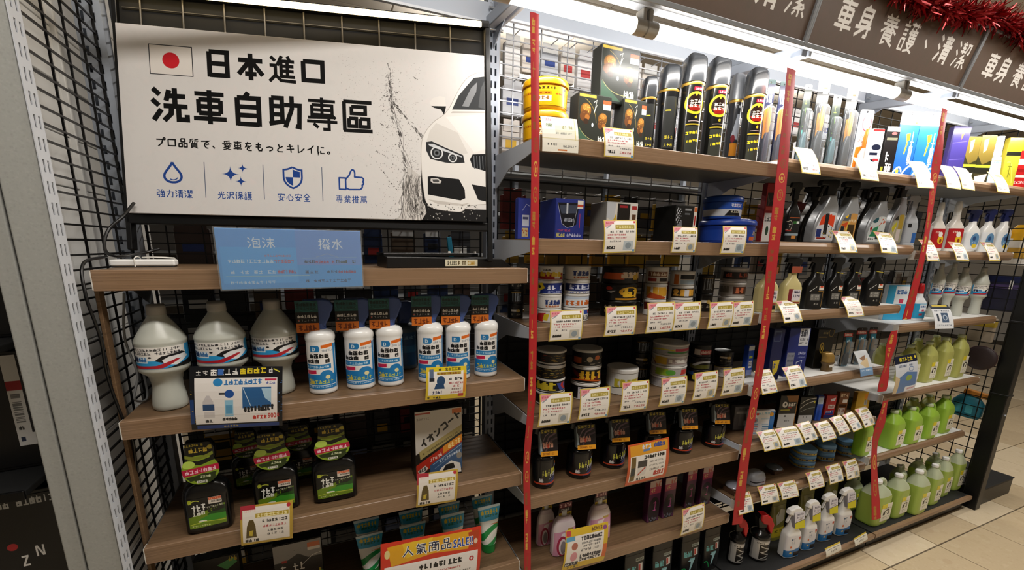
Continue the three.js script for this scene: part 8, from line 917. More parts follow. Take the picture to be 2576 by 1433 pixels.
  ["carton", "navy_box", 2.022, 0.828, 0.339, 0.082, 0.1868, 0.0492, -0.301, "navy2", "navy box with white shield and label, fourth shelf, third bay", "box", "", {"side": "#1a2666"}],
  ["carton", "black_box", 2.241, 0.828, 0.306, 0.0704, 0.162, 0.0423, -0.313, "blackem", "black box with gold emblem, fourth shelf, third bay", "box", "", {"side": "#12110d"}],
  ["gold_stand", "gold_stand", 2.23, 0.828, 0.352, 0.056, 0.0747, 0.0392, -0.0, "goldcloth", "gold cloth sample on a stand, fourth shelf, third bay", "display sample", ""],
  ["blister_pack", "blister_pack", 2.367, 0.828, 0.333, 0.0395, 0.153, 0.025, -0.271, "bl_teal", "teal blister pack with red header, first from left, fourth shelf, third bay", "blister pack", "teal blister pack with red header group"],
  ["blister_pack", "blister_pack", 2.458, 0.828, 0.332, 0.0465, 0.1576, 0.025, -0.275, "bl_teal", "teal blister pack with red header, second from left, fourth shelf, third bay", "blister pack", "teal blister pack with red header group"],
  ["blister_pack", "blister_pack", 2.521, 0.828, 0.34, 0.0356, 0.1588, 0.025, -0.279, "bl_teal", "teal blister pack with red header, rightmost, fourth shelf, third bay", "blister pack", "teal blister pack with red header group"],
  ["carton", "grey_carton", 1.871, 0.604, 0.28, 0.0698, 0.0961, 0.025, -0.279, "greybox", "grey-white stacked carton behind the ribbon, fifth shelf, third bay", "box", "", {"side": "#77767a"}],
  ["carton", "icon_box", 1.901, 0.604, 0.34, 0.1018, 0.0975, 0.02, -0.29, "colourbox", "white box with colourful icons, fifth shelf, third bay", "box", "", {"side": "#d9dadd"}],
  ["carton", "kit_box", 2.058, 0.604, 0.33, 0.0752, 0.1359, 0.02, -0.303, "pacbox", "black and white headlight kit box, fifth shelf, third bay", "box", "", {"side": "#1a1815"}],
  ["carton", "stripe_box", 2.178, 0.604, 0.33, 0.0686, 0.1145, 0.02, -0.312, "stripebox", "black box with white stripes, fifth shelf, third bay", "box", "", {"side": "#151613"}],
  ["carton", "slim_carton", 2.259, 0.604, 0.33, 0.0256, 0.1081, 0.02, -0.318, "slimblue", "slim blue carton, fifth shelf, third bay", "box", "", {"side": "#2448a8"}],
  ["carton", "red_carton", 2.329, 0.604, 0.33, 0.0453, 0.1031, 0.02, -0.322, "redcarton", "red carton with white panel, fifth shelf, third bay", "box", "", {"side": "#8f1a1c"}],
  ["carton", "brown_carton", 2.415, 0.604, 0.33, 0.0411, 0.1053, 0.02, -0.328, "tancarton", "brown carton with white panels, fifth shelf, third bay", "box", "", {"side": "#7a4c28"}],
  ["carton", "yellow_carton", 2.558, 0.604, 0.33, 0.0613, 0.0884, 0.02, -0.336, "yelcarton", "yellow carton with orange strip, fifth shelf, third bay", "box", "", {"side": "#b58a1c"}],
  ["sponge_block", "sponge_block", 1.936, 0.384, 0.33, 0.0755, 0.0491, 0.0604, -0.0, "silver", "silver-grey sponge pack, sixth shelf, third bay", "sponge", "", {"c": "#a9abb2"}],
  ["sponge_disc", "sponge_disc", 1.801, 0.384, 0.35, 0.0652, 0.0393, 0.0652, -0.0, "silver", "flat silver disc pad on brown box, sixth shelf, third bay", "pad", "", {"c": "#a5a8b4"}],
  ["sponge_disc", "sponge_disc", 2.094, 0.384, 0.3, 0.0628, 0.0313, 0.0628, -0.0, "silver", "flat grey disc pad, sixth shelf, third bay", "pad", "", {"c": "#7f8894"}],
  ["clay_tin", "clay_tin", 2.271, 0.384, 0.3, 0.0878, 0.028, 0.0878, -0.525, "bluetin", "pale blue tin, bottom of left stack, sixth shelf, third bay", "tin", "pale blue tin with yellow band group"],
  ["clay_tin", "clay_tin", 2.271, 0.4128, 0.3, 0.0878, 0.028, 0.0878, -0.525, "bluetin", "pale blue tin, second from bottom of left stack, sixth shelf, third bay", "tin", "pale blue tin with yellow band group"],
  ["clay_tin", "clay_tin", 2.271, 0.4415, 0.3, 0.0878, 0.028, 0.0878, -0.525, "bluetin", "pale blue tin, topmost of left stack, sixth shelf, third bay", "tin", "pale blue tin with yellow band group"],
  ["clay_tin", "clay_tin", 2.42, 0.384, 0.3, 0.0716, 0.0382, 0.0716, -0.541, "bluetin", "pale blue tin, bottom of middle stack, sixth shelf, third bay", "tin", "pale blue tin with yellow band group"],
  ["clay_tin", "clay_tin", 2.42, 0.423, 0.3, 0.0716, 0.0382, 0.0716, -0.541, "bluetin", "pale blue tin, topmost of middle stack, sixth shelf, third bay", "tin", "pale blue tin with yellow band group"],
  ["clay_tin", "clay_tin", 2.569, 0.384, 0.3, 0.0664, 0.0316, 0.0664, -0.555, "bluetin", "pale blue tin, bottom of right stack, sixth shelf, third bay", "tin", "pale blue tin with yellow band group"],
  ["clay_tin", "clay_tin", 2.569, 0.4164, 0.3, 0.0664, 0.0316, 0.0664, -0.555, "bluetin", "pale blue tin, topmost of right stack, sixth shelf, third bay", "tin", "pale blue tin with yellow band group"],
  ["white_trigger_bottle", "white_trigger_bottle", 2.072, 0.08, 0.425, 0.0744, 0.2202, 0.0446, -0.158, "wtrig", "white spray bottle with folded yellow tag, first from left, base deck, third bay", "spray bottle", "white spray bottle with folded yellow tag group"],
  ["white_trigger_bottle", "white_trigger_bottle", 2.182, 0.08, 0.424, 0.0631, 0.2229, 0.0378, -0.162, "wtrig", "white spray bottle with folded yellow tag, second from left, base deck, third bay", "spray bottle", "white spray bottle with folded yellow tag group"],
  ["white_trigger_bottle", "white_trigger_bottle", 2.31, 0.08, 0.412, 0.0694, 0.2181, 0.0417, -0.165, "wtrig", "white spray bottle with folded yellow tag, third from left, base deck, third bay", "spray bottle", "white spray bottle with folded yellow tag group"],
  ["white_trigger_bottle", "white_trigger_bottle", 2.424, 0.08, 0.416, 0.0708, 0.2214, 0.0425, -0.169, "wtrig", "white spray bottle with folded yellow tag, rightmost, base deck, third bay", "spray bottle", "white spray bottle with folded yellow tag group"],
  ["olive_pouch", "olive_pouch", 2.121, 0.08, 0.33, 0.0873, 0.19, 0.0349, -0.0, "olive", "olive and white pouch in back row, first from left, base deck, third bay", "pouch", "olive and white pouch in back row group"],
  ["olive_pouch", "olive_pouch", 2.303, 0.08, 0.33, 0.0911, 0.201, 0.0364, -0.0, "olive", "olive and white pouch in back row, second from left, base deck, third bay", "pouch", "olive and white pouch in back row group"],
  ["olive_pouch", "olive_pouch", 2.471, 0.08, 0.33, 0.087, 0.2048, 0.0348, -0.0, "olive", "olive and white pouch in back row, rightmost, base deck, third bay", "pouch", "olive and white pouch in back row group"],
  ["carton", "purple_pack", 2.877, 1.588, 0.32, 0.0755, 0.2149, 0.02, -0.35, "purple", "purple bag pack, top shelf, end bay", "bag", "", {"side": "#352a66"}],
  ["carton", "gold_carton", 2.942, 1.588, 0.34, 0.0577, 0.1793, 0.02, -0.355, "goldblk", "gold and black carton, first from left, top shelf, end bay", "box", "gold and black carton group", {"side": "#4a4418"}],
  ["carton", "gold_carton", 3.055, 1.588, 0.34, 0.067, 0.1955, 0.02, -0.359, "goldblk", "gold and black carton, second from left, top shelf, end bay", "box", "gold and black carton group", {"side": "#4a4418"}],
  ["cone_bottle", "cone_bottle", 3.131, 1.588, 0.35, 0.0644, 0.2013, 0.0644, -0.484, "clearb", "clear bottle with white top, top shelf, end bay", "bottle", "", {"c": "#b9c6d6"}],
  ["carton", "yellow_pack", 3.268, 1.588, 0.35, 0.0655, 0.2056, 0.02, -0.368, "yelpack", "yellow topped olive pack, top shelf, end bay", "pack", "", {"side": "#a89a2a"}],
  ["carton", "red_pack", 3.39, 1.588, 0.35, 0.0837, 0.2146, 0.02, -0.372, "redpack", "red and yellow pack, top shelf, end bay", "pack", "", {"side": "#a31b1b"}],
  ["trigger_bottle", "trigger_bottle", 2.896, 1.302, 0.31, 0.0601, 0.2074, 0.0361, -0.35, "whitered", "white bottle with red label, first from left, second shelf, end bay", "bottle", "white bottle with red label group", {"c": "#d8d2ca"}],
  ["trigger_bottle", "trigger_bottle", 3.035, 1.302, 0.31, 0.0709, 0.2178, 0.0425, -0.356, "whitered", "white bottle with red label, second from left, second shelf, end bay", "bottle", "white bottle with red label group", {"c": "#d8d2ca"}],
  ["trigger_bottle", "trigger_bottle", 3.136, 1.302, 0.33, 0.0683, 0.1855, 0.041, -0.361, "whitenavy", "white bottle with navy trigger, first from left, second shelf, end bay", "spray bottle", "white bottle with navy trigger group", {"c": "#e4e4e2"}],
  ["trigger_bottle", "trigger_bottle", 3.277, 1.302, 0.33, 0.0637, 0.1936, 0.0382, -0.366, "whitenavy", "white bottle with navy trigger, second from left, second shelf, end bay", "spray bottle", "white bottle with navy trigger group", {"c": "#e4e4e2"}],
  ["trigger_bottle", "trigger_bottle", 3.427, 1.302, 0.33, 0.0686, 0.2003, 0.0412, -0.371, "whitenavy", "white bottle with navy trigger, rightmost, second shelf, end bay", "spray bottle", "white bottle with navy trigger group", {"c": "#e4e4e2"}],
  ["trigger_bottle", "trigger_bottle", 2.814, 1.002, 0.34, 0.0604, 0.1624, 0.0362, -0.349, "whiteblue", "white and blue bottle with red cap, third shelf, end bay", "bottle", "", {"c": "#e0e4e8"}],
  ["carton", "blue_white_carton", 2.714, 1.002, 0.3, 0.0983, 0.1539, 0.02, -0.341, "whiteblue", "white and blue carton behind the ribbon, third shelf, end bay", "box", "", {"side": "#d0dbe4"}],
  ["hourglass_bottle", "hourglass_bottle", 3.181, 1.002, 0.33, 0.0623, 0.2292, 0.0623, -0.484, "hour", "white waisted bottle with blue label, first from left, third shelf, end bay", "bottle", "white waisted bottle with blue label group"],
  ["hourglass_bottle", "hourglass_bottle", 3.353, 1.002, 0.33, 0.0603, 0.2286, 0.0603, -0.492, "hour", "white waisted bottle with blue label, second from left, third shelf, end bay", "bottle", "white waisted bottle with blue label group"],
  ["hourglass_bottle", "hourglass_bottle", 3.013, 1.002, 0.31, 0.047, 0.2467, 0.047, -0.473, "hour", "white waisted bottle in left pair, first from left, third shelf, end bay", "bottle", "white waisted bottle in left pair group"],
  ["hourglass_bottle", "hourglass_bottle", 3.124, 1.002, 0.31, 0.0473, 0.2503, 0.0473, -0.479, "hour", "white waisted bottle in left pair, second from left, third shelf, end bay", "bottle", "white waisted bottle in left pair group"],
  ["jug", "jug", 2.907, 0.695, 0.315, 0.0816, 0.1829, 0.0612, -0.0, "jug", "pale yellow-green coolant jug, first from left, fourth shelf, end bay", "jug", "pale yellow-green coolant jug group", {"c": "y"}],
  ["jug", "jug", 3.013, 0.695, 0.335, 0.0787, 0.1948, 0.059, -0.0, "jug", "pale yellow-green coolant jug, second from left, fourth shelf, end bay", "jug", "pale yellow-green coolant jug group", {"c": "y"}],
  ["jug", "jug", 3.126, 0.695, 0.345, 0.0763, 0.2103, 0.0572, -0.0, "jug", "pale yellow-green coolant jug, third from left, fourth shelf, end bay", "jug", "pale yellow-green coolant jug group", {"c": "y"}],
  ["jug", "jug", 3.274, 0.695, 0.342, 0.0781, 0.2137, 0.0586, -0.0, "jug", "pale yellow-green coolant jug, rightmost, fourth shelf, end bay", "jug", "pale yellow-green coolant jug group", {"c": "y"}],
  ["jug", "jug", 2.92, 0.695, 0.2, 0.0694, 0.165, 0.052, -0.0, "jug", "shaded yellow jug in back row, first from left, fourth shelf, end bay", "jug", "shaded yellow jug in back row group", {"c": "y"}],
  ["jug", "jug", 3.229, 0.695, 0.2, 0.0724, 0.1683, 0.0543, -0.0, "jug", "shaded yellow jug in back row, second from left, fourth shelf, end bay", "jug", "shaded yellow jug in back row group", {"c": "y"}],
  ["jug", "jug", 3.4, 0.695, 0.2, 0.0708, 0.1742, 0.0531, -0.0, "jug", "shaded yellow jug in back row, rightmost, fourth shelf, end bay", "jug", "shaded yellow jug in back row group", {"c": "y"}],
  ["jug", "jug", 2.797, 0.405, 0.358, 0.0907, 0.1813, 0.068, -0.0, "jug", "bright green coolant jug, first from left, fifth shelf, end bay", "jug", "bright green coolant jug group", {"c": "g"}],
  ["jug", "jug", 2.943, 0.405, 0.357, 0.0927, 0.1773, 0.0695, -0.0, "jug", "bright green coolant jug, second from left, fifth shelf, end bay", "jug", "bright green coolant jug group", {"c": "g"}],
  ["jug", "jug", 3.096, 0.405, 0.357, 0.088, 0.1734, 0.066, -0.0, "jug", "bright green coolant jug, third from left, fifth shelf, end bay", "jug", "bright green coolant jug group", {"c": "g"}],
  ["jug", "jug", 3.255, 0.405, 0.348, 0.0869, 0.1941, 0.0652, -0.0, "jug", "bright green coolant jug, rightmost, fifth shelf, end bay", "jug", "bright green coolant jug group", {"c": "g"}],
  ["jug", "jug", 2.576, 0.405, 0.358, 0.0654, 0.1836, 0.049, -0.0, "jug", "bright green jug left of the red ribbon, fifth shelf, end bay", "jug", "", {"c": "g"}],
  ["jug", "jug", 3.198, 0.405, 0.25, 0.0787, 0.1531, 0.059, -0.0, "jug", "shaded green jug in back row, first from left, fifth shelf, end bay", "jug", "shaded green jug in back row group", {"c": "y"}],
  ["jug", "jug", 3.35, 0.405, 0.25, 0.0771, 0.1522, 0.0578, -0.0, "jug", "shaded green jug in back row, second from left, fifth shelf, end bay", "jug", "shaded green jug in back row group", {"c": "y"}],
  ["jug", "jug", 2.664, 0.08, 0.411, 0.1184, 0.2121, 0.0888, -0.0, "jug", "green jug with looped handle, first from left, base deck, end bay", "jug", "green jug with looped handle group", {"c": "h"}],
  ["jug", "jug", 2.817, 0.08, 0.419, 0.0952, 0.2117, 0.0714, -0.0, "jug", "green jug with looped handle, second from left, base deck, end bay", "jug", "green jug with looped handle group", {"c": "h"}],
  ["jug", "jug", 2.943, 0.08, 0.438, 0.096, 0.2167, 0.072, -0.0, "jug", "green jug with looped handle, third from left, base deck, end bay", "jug", "green jug with looped handle group", {"c": "h"}],
  ["jug", "jug", 3.107, 0.08, 0.427, 0.0791, 0.2087, 0.0593, -0.0, "jug", "green jug with looped handle, fourth from left, base deck, end bay", "jug", "green jug with looped handle group", {"c": "h"}],
  ["jug", "jug", 3.257, 0.08, 0.405, 0.0783, 0.2083, 0.0587, -0.0, "jug", "green jug with looped handle, fifth from left, base deck, end bay", "jug", "green jug with looped handle group", {"c": "h"}],
  ["jug", "jug", 3.403, 0.08, 0.396, 0.0802, 0.2179, 0.0602, -0.0, "jug", "green jug with looped handle, rightmost, base deck, end bay", "jug", "green jug with looped handle group", {"c": "h"}],
  ["jug", "jug", 2.691, 0.08, 0.31, 0.0736, 0.1669, 0.0552, -0.0, "jug", "shaded green jug with looped handle in back row, first from left, base deck, end bay", "jug", "shaded green jug with looped handle in back row group", {"c": "h"}],
  ["jug", "jug", 3.072, 0.08, 0.31, 0.0714, 0.1519, 0.0535, -0.0, "jug", "shaded green jug with looped handle in back row, second from left, base deck, end bay", "jug", "shaded green jug with looped handle in back row group", {"c": "h"}],
  ["jug", "jug", 3.241, 0.08, 0.31, 0.073, 0.1562, 0.0548, -0.0, "jug", "shaded green jug with looped handle in back row, third from left, base deck, end bay", "jug", "shaded green jug with looped handle in back row group", {"c": "h"}],
  ["jug", "jug", 3.404, 0.08, 0.31, 0.0714, 0.1588, 0.0535, -0.0, "jug", "shaded green jug with looped handle in back row, rightmost, base deck, end bay", "jug", "shaded green jug with looped handle in back row group", {"c": "h"}],
];
const CARDS = [
  ["PCY", 0.648, 0.968, 0.416, 0.1001, 0.0805, 0.0, -0.046, "yellow card picturing blue cloths, hung on second shelf, left bay", "price card"],
  ["BUNDLE", 0.213, 0.984, 0.416, 0.1612, 0.1305, 0.0, -0.09, "navy-framed sign pricing a bottle set at 900, hung on second shelf, left bay", "sign"],
  ["PCA", 0.238, 0.689, 0.416, 0.1009, 0.094, 0.0, -0.08, "gold-framed card with bottle picture, hung on third shelf, left bay", "price card"],
  ["PCA", 0.621, 0.691, 0.416, 0.1052, 0.0911, 0.0, -0.057, "gold-framed card with building picture, hung on third shelf, left bay", "price card"],
  ["SALE", 0.603, 0.465, 0.416, 0.2667, 0.1836, 0.0, -0.064, "red and yellow best-seller sale sign, hung on fourth shelf, left bay", "sign"],
  ["PCW", 0.936, 1.554, 0.411, 0.0986, 0.0787, -0.128, 0.04, "large pale price card, hung on top shelf, second bay", "price card"],
  ["PC", 1.107, 1.553, 0.411, 0.091, 0.0715, -0.141, 0.028, "white price card with pink corners, hung on top shelf, second bay", "price card"],
  ["PC", 1.128, 1.323, 0.416, 0.1051, 0.0847, 0.0, 0.038, "yellow-edged price card with banner, first from left, second shelf, second bay", "price card"],
  ["PC", 1.353, 1.319, 0.416, 0.091, 0.0714, 0.0, 0.011, "yellow-edged price card with banner, second from left, second shelf, second bay", "price card"],
  ["PC", 1.548, 1.322, 0.416, 0.099, 0.0815, 0.0, 0.01, "yellow-edged price card with banner, rightmost, second shelf, second bay", "price card"],
  ["PC", 0.976, 1.091, 0.416, 0.1, 0.0813, 0.0, -0.01, "yellow-edged price card with banner, first from left, third shelf, second bay", "price card"],
  ["PC", 1.151, 1.094, 0.416, 0.1045, 0.0832, 0.0, -0.005, "yellow-edged price card with banner, second from left, third shelf, second bay", "price card"],
  ["PC", 1.293, 1.097, 0.416, 0.101, 0.0896, 0.0, 0.005, "yellow-edged price card with banner, third from left, third shelf, second bay", "price card"],
  ["PC", 1.394, 1.096, 0.416, 0.1055, 0.0859, 0.0, 0.005, "yellow-edged price card with banner, fourth from left, third shelf, second bay", "price card"],
  ["PC", 1.534, 1.093, 0.416, 0.102, 0.0849, 0.0, 0.01, "yellow-edged price card with banner, fifth from left, third shelf, second bay", "price card"],
  ["PC", 1.629, 1.093, 0.416, 0.093, 0.0817, 0.0, 0.016, "yellow-edged price card with banner, rightmost, third shelf, second bay", "price card"],
  ["PC", 0.955, 0.858, 0.416, 0.1021, 0.0935, 0.0, -0.039, "yellow-edged price card with banner, first from left, fourth shelf, second bay", "price card"],
  ["PC", 1.082, 0.859, 0.416, 0.102, 0.0929, 0.0, -0.029, "yellow-edged price card with banner, second from left, fourth shelf, second bay", "price card"],
  ["PC", 1.224, 0.864, 0.416, 0.1005, 0.0925, 0.0, -0.02, "yellow-edged price card with banner, third from left, fourth shelf, second bay", "price card"],
  ["PC", 1.373, 0.862, 0.416, 0.103, 0.0905, 0.0, -0.015, "yellow-edged price card with banner, fourth from left, fourth shelf, second bay", "price card"],
  ["PC", 1.506, 0.865, 0.416, 0.101, 0.0931, 0.0, -0.005, "yellow-edged price card with banner, fifth from left, fourth shelf, second bay", "price card"],
  ["PC", 1.63, 0.865, 0.416, 0.098, 0.0912, 0.0, 0.01, "yellow-edged price card with banner, rightmost, fourth shelf, second bay", "price card"],
  ["SALE2", 1.299, 0.636, 0.416, 0.162, 0.1375, 0.0, 0.01, "orange-framed sale card, hung on fifth shelf, second bay", "price card"],
  ["PCY2", 1.085, 0.389, 0.416, 0.1547, 0.1382, 0.0, -0.049, "large yellow-framed card, hung on sixth shelf, second bay", "price card"],
  ["PC", 1.526, 0.372, 0.416, 0.1031, 0.104, 0.0, 0.038, "small tilted price card, hung on sixth shelf, second bay", "price card"],
  ["PC", 1.835, 1.573, 0.408, 0.0905, 0.0932, -0.461, 0.016, "yellow-edged price card with banner, first from left, top shelf, third bay", "price card"],
  ["PC", 2.142, 1.572, 0.408, 0.1005, 0.0878, -0.507, -0.0, "yellow-edged price card with banner, second from left, top shelf, third bay", "price card"],
  ["PC", 2.48, 1.579, 0.408, 0.1132, 0.1112, -0.451, 0.048, "yellow-edged price card with banner, rightmost, top shelf, third bay", "price card"],
  ["PC", 2.101, 1.329, 0.408, 0.099, 0.0854, -0.504, 0.005, "yellow-edged price card with banner, first from left, second shelf, third bay", "price card"],
  ["PC", 2.347, 1.33, 0.408, 0.1026, 0.0883, -0.501, -0.04, "yellow-edged price card with banner, second from left, second shelf, third bay", "price card"],
  ["PC", 1.867, 1.092, 0.408, 0.096, 0.0816, -0.532, 0.02, "yellow-edged price card with banner, first from left, third shelf, third bay", "price card"],
  ["PC", 2.217, 1.095, 0.408, 0.0985, 0.0821, -0.525, 0.01, "yellow-edged price card with banner, second from left, third shelf, third bay", "price card"],
  ["PC", 1.806, 0.845, 0.408, 0.0805, 0.0861, -0.535, 0.014, "yellow-edged price card with banner, first from left, fourth shelf, third bay", "price card"],
  ["PC", 1.956, 0.846, 0.408, 0.095, 0.0829, -0.522, 0.026, "yellow-edged price card with banner, second from left, fourth shelf, third bay", "price card"],
  ["LEAF", 2.365, 0.862, 0.408, 0.082, 0.1014, -0.429, 0.009, "clear leaflet holder, hung on fourth shelf, third bay", "leaflet"],
  ["PC", 1.872, 0.612, 0.408, 0.0915, 0.0734, -0.638, -0.011, "yellow-edged price card with banner, first from left, fifth shelf, third bay", "price card"],
  ["PC", 1.985, 0.607, 0.408, 0.1201, 0.0741, -0.647, -0.033, "yellow-edged price card with banner, second from left, fifth shelf, third bay", "price card"],
  ["PC", 2.087, 0.612, 0.408, 0.0791, 0.0737, -0.665, 0.038, "yellow-edged price card with banner, third from left, fifth shelf, third bay", "price card"],
  ["PC", 2.2, 0.597, 0.408, 0.089, 0.075, -0.66, 0.028, "yellow-edged price card with banner, fourth from left, fifth shelf, third bay", "price card"],
  ["PC", 2.29, 0.609, 0.408, 0.0752, 0.0742, -0.695, 0.067, "yellow-edged price card with banner, fifth from left, fifth shelf, third bay", "price card"],
  ["PC", 2.373, 0.611, 0.408, 0.0679, 0.0757, -0.685, 0.103, "yellow-edged price card with banner, sixth from left, fifth shelf, third bay", "price card"],
  ["PC", 2.457, 0.62, 0.408, 0.0812, 0.081, -0.604, 0.074, "yellow-edged price card with banner, rightmost, fifth shelf, third bay", "price card"],
  ["PC", 1.784, 0.375, 0.413, 0.0771, 0.0727, -0.435, -0.018, "yellow-edged price card with banner, first from left, sixth shelf, third bay", "price card"],
  ["PC", 1.913, 0.383, 0.413, 0.0987, 0.0678, -0.474, -0.055, "yellow-edged price card with banner, second from left, sixth shelf, third bay", "price card"],
  ["PC", 2.027, 0.377, 0.413, 0.0986, 0.0631, -0.523, -0.04, "yellow-edged price card with banner, third from left, sixth shelf, third bay", "price card"],
  ["PC", 2.187, 0.387, 0.413, 0.0926, 0.0686, -0.474, -0.015, "yellow-edged price card with banner, fourth from left, sixth shelf, third bay", "price card"],
  ["PC", 2.312, 0.389, 0.413, 0.0921, 0.0736, -0.435, -0.004, "yellow-edged price card with banner, fifth from left, sixth shelf, third bay", "price card"],
  ["PC", 2.426, 0.387, 0.413, 0.0906, 0.0773, -0.413, 0.007, "yellow-edged price card with banner, rightmost, sixth shelf, third bay", "price card"],
  ["PCS", 2.244, 0.106, 0.496, 0.0976, 0.0342, -0.328, 0.047, "small tag on the deck edge, first from left, base deck, third bay", "price tag"],
  ["PCS", 2.429, 0.103, 0.496, 0.089, 0.0311, -0.364, 0.102, "small tag on the deck edge, second from left, base deck, third bay", "price tag"],
  ["PC", 2.679, 1.585, 0.408, 0.1015, 0.1016, -0.471, -0.004, "yellow-edged price card with banner, first from left, top shelf, end bay", "price card"],
  ["PC", 2.789, 1.587, 0.408, 0.097, 0.1001, -0.464, -0.021, "yellow-edged price card with banner, second from left, top shelf, end bay", "price card"],
  ["PC", 3.069, 1.591, 0.408, 0.108, 0.0985, -0.507, 0.009, "yellow-edged price card with banner, rightmost, top shelf, end bay", "price card"],
  ["PC", 2.653, 1.305, 0.408, 0.09, 0.0949, -0.493, 0.003, "yellow-edged price card with banner, first from left, second shelf, end bay", "price card"],
  ["PC", 2.88, 1.304, 0.408, 0.1015, 0.0874, -0.513, -0.02, "yellow-edged price card with banner, second from left, second shelf, end bay", "price card"],
  ["PC", 3.151, 1.306, 0.408, 0.1005, 0.0924, -0.513, 0.001, "yellow-edged price card with banner, rightmost, second shelf, end bay", "price card"],
  ["PCB", 2.872, 1.026, 0.408, 0.1474, 0.1074, -0.393, -0.044, "navy-headed white price card, hung on third shelf, end bay", "price card"],
  ["LEAF2", 2.663, 0.79, 0.418, 0.1636, 0.1583, -0.127, 0.031, "leaflet stand with navy header, hung on fourth shelf, end bay", "leaflet"],
];

// ---------------------------------------------------------------- goods on the shelves: one of each kind is built, the rest are clones
const protos = new Map();
for (const [kind, name, x, y, z, w, h, d, yaw, a, label, category, group, opt = {}] of ITEMS) {
  const key = kind + '|' + a + '|' + (opt.c || '') + (opt.side || ''); let o = protos.get(key);
  if (o) { const src = o; o = src.clone(); o.scale.set(w / src.userData.dim[0], h / src.userData.dim[1], d / src.userData.dim[2]); }
  else { o = new THREE.Group(); MAKE[kind](o, w, h, d, a, opt); o.userData = { dim: [w, h, d] }; protos.set(key, o); }
  o.name = numbered(name); o.position.set(x, y + 0.0003, z); o.rotation.y = yaw; scene.add(o);
  tag(o, label, category, group || undefined);
}
for (const o of protos.values()) delete o.userData.dim;
for (const o of scene.children) delete o.userData.dim;

// ---------------------------------------------------------------- price cards and small signs on the shelf fronts
{
  let k = 0; const made = new Map();
  for (const [kind, x, y, z, w, h, tilt, roll, label, category] of CARDS) {
    const a = kind === 'PC' ? 'PC' + (k++ % 6) : kind, big = ['BUNDLE', 'SALE'].includes(kind), N = 8, S = [], bow = 0.06 * h;
    const t = thing(category === 'sign' ? 'shelf_sign' : category === 'leaflet' ? 'leaflet_holder' : 'price_card', label, category, [x, y, z], 0, kind === 'PC' ? 'price cards along the shelf fronts' : undefined);
    t.rotation.set(tilt, 0, roll);
    // a card bowed like paper in its holder: extruded arc profile
    const pr = []; for (let i = 0; i <= N; i++) { const v = i / N - 0.5; pr.push([-bow * (4 * v * v) + bow * 0.5, v * h]); } const back = pr.map(([p, q]) => [p - 0.0012, q]).reverse();
    const g = profileX([...pr, ...back], -w / 2, w / 2);
    part('card', artGeo(planarUV(g, -w / 2, -h / 2, w / 2, h / 2), a), artMat(a, 0.3), t);
    part('holder_clip', rbox(Math.min(0.03, w * 0.4), 0.006, 0.006, 0.001, 0, -h * 0.12, -0.004), M.clear, t);
  }
}

